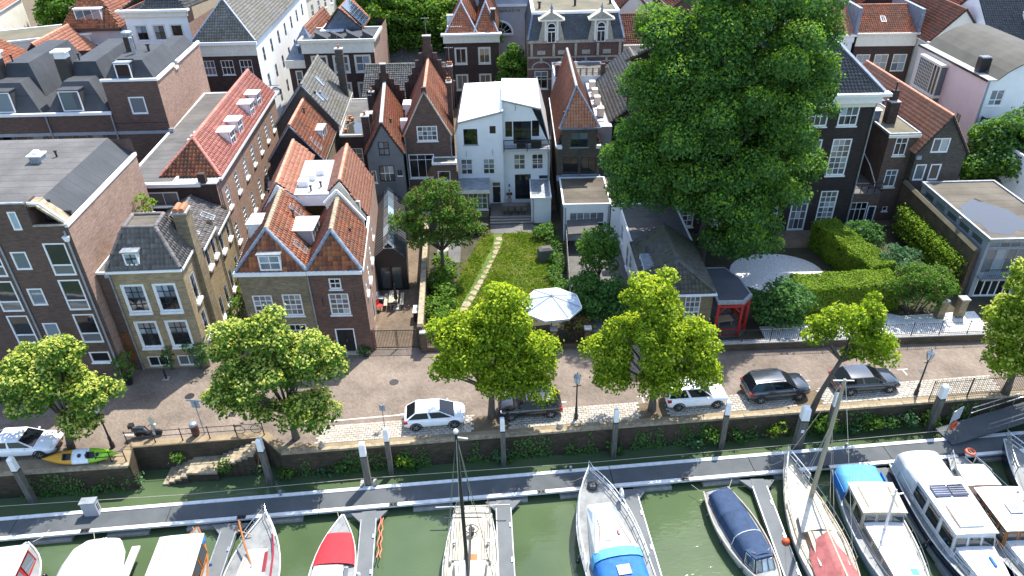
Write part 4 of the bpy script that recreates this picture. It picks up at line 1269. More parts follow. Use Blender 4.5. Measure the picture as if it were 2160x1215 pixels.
# ------------------------------------------------------------------ middle row
# --- grey plaster gable house
h = House("grey_gable_house", "narrow grey plastered gable house with brown pantile roof", "house", -13.3, 64.0, 0, -.11, "grey_plaster")
W, D, E, ZR = 3.35, 12.5, 7.4, 10.2
h.wall((0, 0), (W, 0), 0, [(0, E), (.5, ZR), (1, E)], [dict(u=1.15, v=7.15, w=1.0, h=1.35, nx=2, ny=2, fm="black_paint", gm="glass_painted_sky", sill="grey_plaster"), dict(u=.95, v=4.5, w=1.45, h=1.65, nx=3, ny=2, fm="black_paint", mm="white_paint", gm="glass_curtain", sill="grey_plaster"), dict(u=.2, v=4.4, w=.45, h=1.25, nx=1, ny=1, fm="white_paint", gm="glass_curtain"), dict(u=2.7, v=5.1, w=.4, h=.55, nx=1, ny=1, fm="black_paint", gm="glass"), dict(u=1.0, v=.1, w=1.1, h=2.3, door=True)])
h.wall((W, 0), (W, D), 0, E); h.wall((0, D), (0, 0), 0, E)
h.wall((W, D), (0, D), 0, [(0, E), (.5, ZR), (1, E)])
h.roof([(W + .15, -.1, E - .15), (W + .15, D, E - .15), (W / 2, D, ZR + .1), (W / 2, -.1, ZR + .1)], "tile_old_orange", .24, .32)
h.roof([(-.15, D, E - .15), (-.15, -.1, E - .15), (W / 2, -.1, ZR + .1), (W / 2, D, ZR + .1)], "tile_brown", .24, .32)
h.part("ridge_cap", MB().box(W / 2 - .16, W / 2 + .16, -.1, D, ZR + .1, ZR + .24), "concrete")
for k in range(4):
	for s_ in (-1, 1):
		x_ = W / 2 + s_ * (.25 + .5 * k)
		h.part("gable_step", MB().box(x_ - .27, x_ + .27, D - .02, D + .35, 7, ZR + 1.1 - .62 * k), "dark_brick")
h.chimney(W / 2, D + .15, ZR, ZR + 2.0, .55, .45, "dark_brick", 0)
h.part("flue_box", MB().box(W - .1, W + .6, 4.2, 5.0, 7.6, 9.0), "white_paint")
h.vent(W * .72, 2.8, 9.1, .7); h.vent(W + .3, 6.0, 8.2, 1.4)
h.chimney(.05, 2.4, 7.0, 10.2, .7, .8, "dark_brick", 1)
h.part("barge_board", MB().bar((-.12, -.08, E - .15), (W / 2, -.08, ZR + .12), .08, .16).bar((W / 2, -.08, ZR + .12), (W + .12, -.08, E - .15), .08, .16), "black_paint")

# --- brown brick house with stepped rear gable
h = House("stepped_gable_house", "brown brick gable house with steep orange roof and stepped rear gable", "house", -9.95, 66.0, 0, -.05, "brown_brick")
W, D, E, ZR = 4.45, 11.5, 8.2, 12.4
h.wall((0, 0), (W, 0), 0, [(0, E), (.5, ZR), (1, E)], [dict(u=1.25, v=7.7, w=1.95, h=1.5, nx=4, ny=3, fw=.1, gm="glass_curtain"), dict(u=.2, v=3.9, w=2.5, h=2.5, nx=3, ny=2, transom=(.78,), fw=.1, gm="glass"), dict(u=1.0, v=.1, w=2.2, h=2.4, nx=3, ny=1, gm="glass")])
h.wall((W, 0), (W, D), 0, E); h.wall((0, D), (0, 0), 0, E); h.wall((W, D), (0, D), 0, [(0, E), (.5, ZR), (1, E)])
h.roof([(W + .1, .1, E - .1), (W + .1, D, E - .1), (W / 2, D, ZR), (W / 2, .1, ZR)], "tile_old_orange", .24, .32)
h.roof([(-.1, D, E - .1), (-.1, .1, E - .1), (W / 2, .1, ZR), (W / 2, D, ZR)], "tile_brown", .24, .32)
h.ridge((W / 2, .3, ZR + .06), (W / 2, D, ZR + .06), "tile_orange", .14)
h.part("gable_coping", MB().bar((-.08, .03, E), (W / 2, .03, ZR + .12), .24, .12).bar((W / 2, .03, ZR + .12), (W + .08, .03, E), .24, .12), "stone_trim")
h.part("gable_stone", MB().box(W / 2 - .22, W / 2 + .22, -.06, .2, ZR - .1, ZR + .5), "dark_brick")
for k in range(6):
	for s_ in (-1, 1):
		x_ = W / 2 + s_ * (.28 + .44 * k)
		h.part("gable_step", MB().box(x_ - .24, x_ + .24, D - .02, D + .4, 7, ZR + 1.35 - .75 * k), "dark_brick")
h.chimney(W / 2, D + .2, ZR, ZR + 2.3, .8, .5, "dark_brick", 0)
h.chimney(W + .05, 3.2, 8, 12.4, .45, .9, "dark_brick", 2)
h.chimney(W + .1, 8.0, 8, 12.6, .5, .8, "dark_brick", 3)
h.part("air_conditioner", MB().box(-.35, .45, 5.2, 6.8, 8.3, 9.6), "white_paint")
h.flat(2.55, 4.85, -1.5, 0, 6.0, "felt_moss")
h.wall((2.6, -1.45), (4.8, -1.45), 0, 5.9, [dict(u=.4, v=4.2, w=1.2, h=1.0, nx=1, ny=1)])
h.wall((2.6, 0), (2.6, -1.45), 0, 5.9); h.wall((4.8, -1.45), (4.8, 0), 0, 5.9)
h.pipe([(.05, -.08, E), (.05, -.08, 0)], "zinc", .06); h.pipe([(W - .02, -.08, E), (W - .02, -.08, 6)], "zinc", .06)

# --- white modern house with split white roof and balcony
h = House("white_house", "white rendered house with white split roof and black balcony", "house", -5.2, 67.0, -.4, 0, "white_plaster")
# left, forward half
bw = dict(nx=2, ny=3, fw=.05, mw=.06, gm="glass", casing=.16, depth=.05, sill=None)
h.wall((.1, 0), (4.65, 0), 0, [(0, 8.0), (.075, 9.1), (1, 10.15)], [dict(u=.75, v=6.85, w=1.35, h=1.6, nx=1, ny=1, fm="black_paint", gm="glass", sill="grey_paint"), dict(u=3.3, v=7.95, w=.58, h=.75, nx=1, ny=1, fm="black_paint", gm="glass", sill=None),
	dict(u=.35, v=3.75, w=1.1, h=1.6, **bw), dict(u=2.55, v=3.75, w=1.1, h=1.6, **bw), dict(u=3.3, v=.55, w=.95, h=2.35, door=True, mat="black_paint", glaze=.2)])
h.wall((4.65, 0), (4.65, 1.0), 0, 11.0)
# right half, set back
h.wall((4.65, .75), (9.25, .75), 0, [(0, 11.0), (.76, 10.1), (.98, 6.5), (1, 6.3)],
	[dict(u=.25, v=7.3, w=.68, h=1.55, nx=1, ny=1, fm="black_paint", gm="glass", sill=None), dict(u=1.02, v=6.55, w=1.75, h=2.3, nx=2, ny=1, fm="black_paint", gm="glass", sill=None), dict(u=2.85, v=7.3, w=.72, h=1.6, nx=1, ny=1, fm="black_paint", gm="glass", sill=None),
		dict(u=1.05, v=3.85, w=1.1, h=1.6, **bw), dict(u=2.85, v=3.85, w=1.1, h=1.6, **bw), dict(u=1.1, v=.55, w=1.6, h=2.75, nx=2, ny=1, fm="black_paint", gm="glass", sill=None), dict(u=3.55, v=2.5, w=.95, h=.65, nx=1, ny=1, fm="black_paint", gm="glass", sill=None)])
h.wall((9.25, .75), (9.25, 11), 0, 6.4); h.wall((.1, 11), (.1, 0), 0, 8.0)
h.wall((9.25, 7.2), (.1, 7.2), 0, [(0, 6.3), (.1, 10.0), (.5, 10.1), (.92, 9.1), (1, 8.0)])
h.part("roof", MB().hexa([(.4, -.12, 9.1), (4.75, -.12, 10.12), (4.75, 9.2, 10.12), (.4, 12.2, 9.1)], [(.4, -.12, 9.22), (4.75, -.12, 10.24), (4.75, 9.2, 10.24), (.4, 12.2, 9.22)]), "white_membrane")
h.part("roof", MB().hexa([(4.6, .62, 10.98), (8.3, .62, 10.05), (8.3, 10.2, 10.05), (4.6, 7.4, 10.98)], [(4.6, .62, 11.1), (8.3, .62, 10.17), (8.3, 10.2, 10.17), (4.6, 7.4, 11.1)]), "white_membrane")
h.part("roof_fascia", MB().bar((.42, -.16, 9.1), (4.72, -.16, 10.12), .06, .14).bar((4.6, .58, 10.98), (8.3, .58, 10.05), .06, .14), "zinc")
h.part("roof_side", MB().hexa([(.02, -.1, 7.95), (.4, -.1, 9.12), (.4, 11, 9.12), (.02, 11, 7.95)], [(-.06, -.1, 7.98), (.36, -.1, 9.2), (.36, 11, 9.2), (-.06, 11, 7.98)]), "zinc")
h.part("roof_side", MB().hexa([(8.3, .65, 10.1), (9.22, .65, 6.4), (9.22, 11, 6.4), (8.3, 11, 10.1)], [(8.36, .65, 10.16), (9.3, .65, 6.42), (9.3, 11, 6.42), (8.36, 11, 10.16)]), "pale_grey_plaster")
h.part("step_wall", MB().box(4.6, 4.72, .62, 7.4, 10.1, 11.05), "white_plaster")
bal = h.part("balcony", MB().box(4.7, 9.3, -.45, .74, 6.25, 6.45), "pale_grey_plaster")
MB().box(4.7, 9.3, -.45, -.4, 7.32, 7.4).box(4.7, 9.3, -.45, -.4, 6.5, 6.56).box(9.24, 9.3, -.4, .7, 7.32, 7.4).box(9.24, 9.3, -.4, .7, 6.5, 6.56).box(4.7, 4.78, -.46, -.38, 6.2, 7.4).box(6.95, 7.03, -.46, -.38, 6.2, 7.4).box(9.24, 9.32, -.46, -.38, 6.2, 7.4).obj("railing", MATS["black_paint"], bal)
for k in range(46):
	xx = 4.82 + k * .096
	MB().box(xx, xx + .03, -.44, -.41, 6.56, 7.32).obj("baluster", MATS["black_paint"], bal)
MB().box(6.0, 6.9, -.1, .3, 6.46, 6.9).box(7.4, 8.4, -.15, .35, 6.46, 7.1).obj("balcony_furniture", MATS["black_paint"], bal)
h.part("iron_tie", MB().box(1.0, 1.03, -.04, -.01, 5.6, 6.2).box(3.6, 3.63, -.04, -.01, 5.7, 6.3).box(5.9, 5.93, .7, .74, 9.9, 10.5), "black_iron")
h.part("wall_lamp", MB().box(5.1, 5.22, .62, .74, 2.0, 2.3), "black_paint")
h.pipe([(9.1, .62, 6.3), (9.1, .62, 0)], "grey_paint", .05)
# zinc-roofed bay at its left and low wing at its right
h.wall((.2, -2.2), (3.1, -2.2), 0, 2.9, [dict(u=.9, v=.9, w=1.9, h=1.9, nx=4, ny=3, fm="cream_paint", gm="glass_green")], mat="yellow_brick")
h.wall((3.1, -2.2), (3.1, 0), 0, 2.9, mat="yellow_brick"); h.wall((.2, 0), (.2, -2.2), 0, 2.9, mat="yellow_brick")
h.part("bay_roof", MB().hexa([(.05, -2.4, 2.9), (3.25, -2.4, 2.9), (3.2, -.02, 3.2), (.05, -.02, 3.2)], [(.05, -2.4, 3.05), (3.25, -2.4, 3.05), (3.2, -.02, 3.35), (.05, -.02, 3.35)]), "zinc")
h.part("bay_cornice", MB().box(.0, 3.3, -2.46, -2.4, 2.75, 3.08), "cream_paint")
h.wall((7.3, -3.6), (9.2, -3.6), 0, 2.7); h.wall((7.3, .7), (7.3, -3.6), 0, 2.7)
h.flat(7.25, 9.2, -3.65, .7, 2.75, "zinc", ew=.08, eh=.12, name="wing_roof")
h.pipe([(7.45, -3.7, 2.7), (7.45, -3.7, 0)], "zinc", .05)

# timber garden deck with broad steps, in front of the white house
d = thing("garden_deck", "dark timber deck with broad steps in front of the white house", "deck", (-1.95, 63.2, 0))
for k in range(24):
	MB().box(.0 + k * .178, .168 + k * .178, .9, 3.7, .48, .55).obj("plank", MATS["deck_wood"], d)
MB().box(.05, 4.2, 1.0, 3.7, .05, .48).obj("deck_base", MATS["deck_wood"], d)
for k in range(3):
	MB().box(-.05, 4.3, .0 + .3 * k, .34 + .3 * k, .10 + .16 * k, .17 + .16 * k).obj("tread", MATS["grey_wood"], d)
	MB().box(.0, 4.25, .04 + .3 * k, .3 + .3 * k, 0 + .16 * k, .10 + .16 * k).obj("riser", MATS["deck_wood"], d)

# --- house with orange front hip
h = House("tile_hip_house", "grey brick house with red-brown roof and small orange hip front", "house", 4.75, 66.0, -.6, .0, "grey_brick")
W, D, E, ZR = 4.1, 15, 8.75, 12.2
h.wall((0, 0), (W, 0), 3.5, 6.6, [dict(u=.5, v=3.95, w=1.5, h=1.75, nx=2, ny=1, fm="black_paint", gm="glass", sill="grey_paint"), dict(u=2.25, v=3.95, w=1.5, h=1.75, nx=2, ny=1, fm="black_paint", gm="glass", sill="grey_paint")])
h.wall((.35, 0), (W - .35, 0), 6.6, E - .15, [dict(u=.85, v=6.75, w=1.7, h=1.5, nx=2, ny=2, fm="dark_green_paint", gm="glass", sill="grey_paint")])
h.wall((0, 0), (W, 0), 0, 3.5, [])
h.wall((W, 0), (W, D), 0, 6.6); h.wall((0, D), (0, 0), 0, 6.6); h.wall((W, D), (0, D), 0, [(0, 6.6), (.5, ZR), (1, 6.6)])
h.wall((W - .35, 0), (W - .35, 1.2), 6.6, E); h.wall((.35, 1.2), (.35, 0), 6.6, E)
h.roof([(W + .05, .3, 6.6), (W + .05, D, 6.6), (1.75, D, ZR), (1.75, 1.3, ZR)], "tile_old_orange", .22, .3)
h.roof([(-.05, D, 6.6), (-.05, .3, 6.6), (1.75, 1.3, ZR), (1.75, D, ZR)], "tile_brown", .22, .3)
h.roof([(.2, -.15, E), (W - .2, -.15, E), (1.75, 1.3, ZR)], "tile_orange", .26, .32, single=120)
h.ridge((.2, -.15, E + .08), (1.75, 1.3, ZR + .06), "lead", .12, name="hip_cap"); h.ridge((W - .2, -.15, E + .08), (1.75, 1.3, ZR + .06), "lead", .12, name="hip_cap")
h.ridge((1.75, 1.3, ZR + .05), (1.75, D, ZR + .05), "concrete", .13)
h.part("gutter", MB().box(.05, W - .05, -.36, -.02, E - .12, E + .06), "lead")
h.part("shoulder_stone", MB().box(-.05, .4, -.1, .35, 6.6, 6.9).box(W - .4, W + .05, -.1, .35, 6.6, 6.9), "white_paint")
h.part("verge", MB().bar((-.1, .2, 6.7), (-.1, D, 6.7), .2, .2), "white_paint")
h.part("lead_apron", MB().hexa([(-.1, -.5, 3.45), (W + .1, -.5, 3.45), (W + .1, 0, 3.75), (-.1, 0, 3.75)], [(-.1, -.5, 3.5), (W + .1, -.5, 3.5), (W + .1, 0, 3.85), (-.1, 0, 3.85)]), "lead")
h.vent(.75, 2.2, 8.6, 1.0, .1)
# flat roof strip with air handlers behind its right slope
h.part("flat_roof", MB().box(W + .1, 5.6, 3.4, 19, 7.2, 7.5), "pale_grey_plaster")
h.wall((5.6, 3.4), (5.6, 19), 0, 7.2, mat="dark_brick"); h.wall((W, 3.4), (5.6, 3.4), 0, 7.2, mat="pale_grey_plaster")
for yy in (6.0, 9.6, 12.2, 15.0):
	a_ = h.part("air_handler", MB().box(W + .3, W + .95, yy, yy + .8, 7.6, 8.5), "cream_paint")
	MB().lathe([(.3, 0), (.32, .1), (.28, .12)], 10, (W + .6, yy - .9, 7.5)).obj("fan", MATS["white_paint"], a_)

# --- single-storey wings right of the garden
h = House("garden_wing", "low white garden wing with brown flat roof and wide steel window", "building", 4.9, 59.6, -.5, 0, "white_plaster")
h.wall((0, 0), (4.25, 0), 0, 3.65, [dict(u=.55, v=.75, w=3.2, h=2.2, nx=5, ny=2, fm="white_paint", mw=.06, gm="glass", sill="concrete")])
h.wall((0, 5.9), (0, 0), 0, 3.65, mat="grey_brick")
h.flat(-.05, 4.3, -.05, 5.9, 3.75, "felt_brown", ew=.1)
h.flat(4.32, 6.2, -.3, 5.9, 3.7, "felt_moss", ew=.06, edge="concrete", eh=.1)
h.wall((4.3, -.3), (6.2, -.3), 0, 3.6); h.wall((6.2, -.3), (6.2, 6), 0, 3.6)
h.part("roof_light", MB().lathe([(.5, 0), (.52, .18), (.4, .3), (.15, .36)], 14, (5.1, 3.2, 3.72)), "white_paint")
h.pipe([(.15, -.06, 3.5), (.15, -.06, 0)], "grey_paint", .05); h.pipe([(4.1, -.06, 3.5), (4.1, -.06, 0)], "grey_paint", .05)
aw = h.part("awning", MB().hexa([(.3, -2.0, 1.75), (3.1, -2.0, 1.9), (3.1, -.1, 2.3), (.3, -.1, 2.2)], [(.3, -2.0, 1.78), (3.1, -2.0, 1.93), (3.1, -.1, 2.33), (.3, -.1, 2.23)]), "felt_grey")

# --- long white garden studio with mossy pantile roof
h = House("garden_studio", "long white garden studio with mossy black pantile hip roof", "building", 10.05, 44.9, 0, .0, "white_plaster")
W, D, E = 4.95, 14.4, 3.45
dw = dict(fm="white_paint", gm="glass")
h.wall((0, 14.4), (0, 0), 0, E + .15, [dict(u=1.2, v=.9, w=1.1, h=1.7, nx=2, ny=2, **dw), dict(u=4.6, v=.1, w=.9, h=2.2, nx=1, ny=2, **dw), dict(u=6.2, v=.9, w=.9, h=1.4, nx=1, ny=2, **dw), dict(u=8.6, v=.05, w=1.0, h=2.3, nx=1, ny=1, **dw)])
h.wall((0, 0), (W, 0), 0, E, [dict(u=2.9, v=.25, w=1.15, h=2.9, nx=3, ny=6, fm="white_paint", gm="glass_curtain"), dict(u=.7, v=.25, w=1.15, h=2.9, nx=3, ny=6, fm="white_paint", gm="glass_curtain")], mat="yellow_brick")
h.wall((W, 0), (W, 14.4), 0, E, mat="garden_brick")
h.flat(-.1, W, 7.6, 14.6, E + .25, "felt_grey", ew=.1, edge="white_paint")
zr = 5.25
h.roof([(-.12, -.1, E), (W + .1, -.1, E), (2.45, 1.7, zr)], "tile_mossy", .28, .34, single=90)
h.roof([(-.12, 7.6, E + .1), (-.12, -.1, E), (2.45, 1.7, zr), (2.45, 7.6, zr)], "tile_mossy", .28, .34)
h.roof([(W + .1, -.1, E), (W + .1, 7.6, E + .1), (2.45, 7.6, zr), (2.45, 1.7, zr)], "tile_mossy", .28, .34)
h.wall((W, 7.6), (0, 7.6), E, [(0, E + .05), (.5, zr - .05), (1, E + .05)])
for a_, b_ in (((-.12, -.1, E + .08), (2.45, 1.7, zr + .06)), ((W + .1, -.1, E + .08), (2.45, 1.7, zr + .06)), ((2.45, 1.7, zr + .06), (2.45, 7.6, zr + .06))):
	h.ridge(a_, b_, "tile_mossy", .14)
h.part("gutter", MB().box(-.2, W + .2, -.3, -.02, E - .12, E + .02), "white_paint")
h.part("gutter", MB().box(W + .06, W + .2, 0, 14.5, E - .1, E + .06), "lead")
dm = h.dormer(.15, 3.6, E - .6, 1.9, 1.35, 1.7, face=R(-90), side="pale_grey_plaster", top="zinc", nx=2, ny=1, over=.04)

# --- red timber garden pavilion
p = thing("garden_pavilion", "red timber garden pavilion with flat lead roof beside the studio", "pavilion", (15.3, 43.9, 0))
P8 = [(-.2, -.05), (1.75, -.05), (2.55, .85), (2.3, 3.2), (1.5, 4.9), (-.2, 4.9)]
MB().prism(P8, 3.05, 3.3).obj("roof_edge", MATS["zinc"], p)
MB().prism([(x * .9 + .1, y * .9 + .25) for x, y in P8], 3.3, 3.33).obj("roof", MATS["felt_dark"], p)
for (x, y) in ((-.1, .05), (1.65, .05), (2.4, .9), (2.15, 3.1), (1.4, 4.7), (-.1, 4.7)):
	MB().box(x - .08, x + .08, y - .08, y + .08, 0, 3.05).obj("post", MATS["red_paint"], p)
for (a_, b_) in (((-.1, .05), (1.65, .05)), ((1.65, .05), (2.4, .9)), ((2.4, .9), (2.15, 3.1)), ((2.15, 3.1), (1.4, 4.7))):
	MB().bar((*a_, 2.85), (*b_, 2.85), .1, .22).obj("beam", MATS["red_paint"], p)
	MB().bar((*a_, .75), (*b_, .75), .07, .08).bar((*a_, .3), (*b_, .3), .07, .08).obj("rail", MATS["red_paint"], p)
	A_, B2 = Vector((*a_, 0)), Vector((*b_, 0))
	u_ = (B2 - A_).normalized()
	MB().bar(A_ + u_ * .1 + V(0, 0, 2.3), A_ + u_ * .55 + V(0, 0, 2.75), .07).bar(B2 - u_ * .1 + V(0, 0, 2.3), B2 - u_ * .55 + V(0, 0, 2.75), .07).obj("brace", MATS["red_paint"], p)
MB().prism(P8, .0, .12).obj("floor", MATS["patio_slab"], p)
t = thing("pavilion_table", "low pale wooden table on the floor of the red pavilion", "table", (16.3, 45.6, .12), R(12))
MB().box(-.65, .65, -.4, .4, .42, .48).obj("table_top", MATS["teak"], t)
for x in (-.55, .55):
	for y in (-.3, .3):
		MB().box(x - .04, x + .04, y - .04, y + .04, 0, .42).obj("leg", MATS["teak"], t)

# --- dark house group left of the grey gable house
h = House("slate_gable_house", "tall gable house with old grey tiled roof and roof windows", "house", -23.2, 70.0, 0, -.06, "grey_brick")
W, D, E, ZR, xr = 6.2, 10.5, 8.1, 12.2, 3.2
h.wall((0, 0), (W, 0), 0, [(0, E), (xr / W, ZR), (1, E)], [dict(u=4.6, v=5.2, w=.9, h=1.3, nx=2, ny=2)])
h.wall((W, 0), (W, D), 0, E, mat="cream_plaster"); h.wall((0, D), (0, 0), 0, E); h.wall((W, D), (0, D), 0, [(0, E), (1 - xr / W, ZR), (1, E)])
RP = [(W + .15, -.1, E), (W + .15, D, E), (xr, D, ZR), (xr, -.1, ZR)]
h.roof(RP, "tile_old_grey", .3, .34, flat_tile=True)
h.roof([(-.15, D, E), (-.15, -.1, E), (xr, -.1, ZR), (xr, D, ZR)], "tile_old_grey", .3, .34, flat_tile=True)
h.ridge((xr, -.1, ZR + .05), (xr, D, ZR + .05), "tile_old_grey")
h.part("gutter", MB().box(W + .05, W + .25, -.1, D, E - .15, E + .03), "cream_paint")
h.part("verge", MB().bar((-.15, -.12, E), (xr, -.12, ZR), .2, .1).bar((xr, -.12, ZR), (W + .15, -.12, E), .2, .1), "lead")
for (u, v) in ((1.2, 2.6), (2.2, 2.2), (4.6, 3.2)):
	h.skylight(RP, u, v, .75, 1.1)
h.vent(4.2, 1.0, 10.4, .9); h.vent(4.5, 1.9, 10.2, .7)
h.chimney(W - .3, 8.5, 8, 13.4, .8, .7, "grey_brick", 1)

h = House("small_orange_gable_house", "small dark gable house with orange roof and white dormer", "house", -21.9, 62.3, 0, -.06, "black_brick")
W, D, E, ZR, xr = 4.9, 7.6, 7.5, 10.9, 2.4
h.wall((0, 0), (W, 0), 0, [(0, E), (xr / W, ZR), (1, E)])
h.wall((W, 0), (W, D), 0, E, mat="yellow_brick"); h.wall((0, D), (0, 0), 0, E); h.wall((W, D), (0, D), 0, [(0, E), (.5, ZR), (1, E)])
RP = [(W + .1, -.1, E), (W + .1, D, E), (xr, D, ZR), (xr, -.1, ZR)]
h.roof(RP, "tile_old_orange", .25, .32)
h.roof([(-.1, D, E), (-.1, -.1, E), (xr, -.1, ZR), (xr, D, ZR)], "tile_brown", .25, .32)
h.ridge((xr, -.1, ZR + .05), (xr, D, ZR + .05), "tile_orange")
h.part("verge", MB().bar((-.15, -.12, E), (xr, -.12, ZR), .16, .1).bar((xr, -.12, ZR), (W + .15, -.12, E), .16, .1), "lead")
h.dormer(W - .35, 4.2, E + .4, 1.7, 1.2, 1.5, face=R(90), side="white_paint", nx=2, ny=1, top="pale_grey_plaster")
h.skylight(RP, 1.0, .7, .9, 1.4)
h.vent(xr + .5, 4.6, 10.2, .8)
h.part("gutter", MB().box(W + .05, W + .2, -.1, D, E - .12, E + .03), "cream_paint")

h = House("flat_roof_house", "small dark house with puddled flat roof and white window", "house", -16.9, 69.6, 0, -.09, "dark_brick")
h.wall((0, 0), (3.0, 0), 0, 7.0, [dict(u=.7, v=4.0, w=1.35, h=1.75, nx=2, ny=3, fw=.09), dict(u=.7, v=1.0, w=1.35, h=1.75, nx=2, ny=3, fw=.09)])
h.wall((3.0, 0), (3.0, 11.5), 0, 7.0); h.wall((0, 11.5), (0, 0), 0, 7.0)
h.flat(0, 3.05, -.05, 11.5, 7.1, "felt_grey", ew=.12, edge="cream_paint")
h.part("roof_puddle", MB().prism([(.4, .6), (1.7, .5), (2.4, 1.4), (2.1, 3.2), (1.2, 4.2), (.5, 3.0)], 7.12, 7.126), "puddle")
for (xx, yy) in ((.5, 3.6), (.9, 4.3), (.6, 5.0), (2.6, .8), (.5, 1.0)):
	h.part("flower_pot", MB().lathe([(.13, 0), (.19, .3), (.2, .34)], 9, (xx, yy, 7.12)), "terracotta")
h.chimney(3.1, 6.0, 6, 9.6, .5, .5, "dark_brick", 1); h.chimney(3.15, .5, 6, 9.2, .6, .9, "dark_brick", 0)
# ------------------------------------------------------------------ right side
# --- dark brick mansion behind the big tree
h = House("dark_brick_mansion", "tall black-brown brick mansion with white cornice behind the big tree", "house", 12.0, 60.5, 0, 0, "black_brick")
W, D, E = 19.75, 11, 12.5
ws = []
for k in range(7):
	u = 16.7 - 2.62 * k
	g_ = dict(fw=.12, mw=.055, gm="glass", sill="white_paint", sh=.12)
	ws += [dict(u=u, v=10.3, w=1.7, h=1.8, nx=3, ny=2, **g_), dict(u=u, v=5.62, w=1.7, h=3.5, nx=3, ny=6, **g_)]
	if k == 1:
		ws.append(dict(u=u + .1, v=.05, w=1.6, h=3.6, nx=3, ny=4, transom=(.32, .55, .78), fm="white_paint", gm="glass_curtain", sill=None, fw=.14))
	else:
		ws.append(dict(u=u, v=.7, w=1.6, h=3.4, nx=3, ny=6, **dict(g_, gm="glass_curtain")))
h.wall((0, 0), (W, 0), 0, E, ws)
h.wall((W, 0), (W, D), 0, E); h.wall((0, D), (0, 0), 0, E); h.wall((W, D), (0, D), 0, E)
h.part("cornice", MB().box(-.2, W + .2, -.35, 0, E - .1, E + .55), "white_paint")
h.part("gutter", MB().box(-.4, W + .75, -.75, .1, E + .56, E + .82), "white_paint")
h.part("frieze", MB().box(-.05, W + .05, -.12, 0, E - .5, E - .1), "cream_paint")
zr, yr = 17.0, 5.5
h.roof([(-.3, -.3, E + .8), (W + .2, -.3, E + .8), (W - 3.3, yr, zr), (3, yr, zr)], "tile_black", .30, .36)
h.roof([(W + .2, -.3, E + .8), (W + .2, D + .3, E + .8), (W - 3.3, yr, zr)], "tile_brown", .30, .36)
h.roof([(W + .2, D + .3, E + .8), (-.3, D + .3, E + .8), (3, yr, zr), (W - 3.3, yr, zr)], "tile_brown", .30, .36)
h.part("hip_flashing", MB().bar((W + .2, -.3, E + .95), (W - 3.3, yr, zr + .15), .35, .16), "lead")
h.chimney(W - 3.6, yr + .4, 15.5, 18.3, .8, .7, "dark_brick", 1)
h.pipe([(W - .1, -.1, E), (W - .1, -.1, 0)], "zinc", .06)

# --- infill with balcony, brick stair tower, orange gable house
h = House("stair_tower_house", "brown brick tower annex with flat gravel roof and chimney beside the mansion", "house", 34.55, 62.2, 0, 0, "brown_brick")
W, D, E = 2.65, 8.2, 8.7
wn = dict(w=1.12, h=1.75, nx=2, ny=2, transom=(.68,), fw=.1, mw=.06, gm="glass", sill="cream_paint", sh=.14)
h.wall((0, 0), (W, 0), 0, E, [dict(u=.72, v=6.7, **wn), dict(u=.6, v=3.55, **wn), dict(u=1.2, v=1.0, w=.5, h=.5, nx=1, ny=1, gm="glass")])
h.wall((0, D), (0, 0), 0, E, [dict(u=2.2, v=3.9, w=.95, h=2.2, nx=2, ny=3, fm="cream_paint", gm="glass")], mat="brown_brick")
h.wall((W, 0), (W, D), 0, E); h.wall((W, D), (0, D), 0, E)
h.flat(-.08, W + .08, -.12, D, E + .1, "felt_moss", ew=.14, edge="zinc")
h.part("gutter", MB().box(-.16, W + .14, -.26, -.14, E - .2, E + .06), "cream_paint")
c_ = h.chimney(1.2, 3.0, E, E + 2.1, .85, .85, "dark_brick", 0, cap="concrete")
h.part("chimney_stack", MB().box(.9, 1.5, 3.0, 3.4, E + 2.1, E + 3.1), "dark_brick")
h.vent(1.2, 3.2, E + 3.1, .8)
h.part("vent_box", MB().box(-.1, .6, 3.6, 4.3, E + .15, E + 1.0), "lead")
h.part("vent_box_lid", MB().box(-.18, .68, 3.52, 4.38, E + 1.0, E + 1.08), "white_paint")
h.pipe([(-.05, 3.8, 5.6), (-.05, 2.0, 5.0), (-.05, .2, 3.9), (-.05, .05, 0)], "white_paint", .05)
h.pipe([(W - .1, -.12, 6.6), (W - .1, -.12, 0)], "zinc", .06)
# ground floor infill
h.wall((-2.7, -1.2), (0, -1.2), 0, 3.4, [dict(u=.15, v=.1, w=1.6, h=2.5, nx=3, ny=2, transom=(.72,), fm="white_paint", gm="glass"), dict(u=1.85, v=.1, w=.75, h=2.1, door=True, mat="navy_door")])
h.wall((0, -1.2), (0, 0), 0, 3.4)
h.part("infill_roof", MB().box(-2.7, .05, -1.25, 4.5, 3.4, 3.55), "felt_grey")
h.wall((-2.75, 4.5), (0, 4.5), 0, 9.5, mat="red_brick")
bal = h.part("balcony_rail", MB().box(-2.65, .0, -1.24, -1.19, 4.5, 4.56).box(-2.65, 0, -1.24, -1.19, 4.05, 4.1), "black_iron")
for k in range(5):
	MB().box(-2.65 + k * .65, -2.6 + k * .65, -1.24, -1.19, 3.5, 4.5).obj("baluster", MATS["black_iron"], bal)

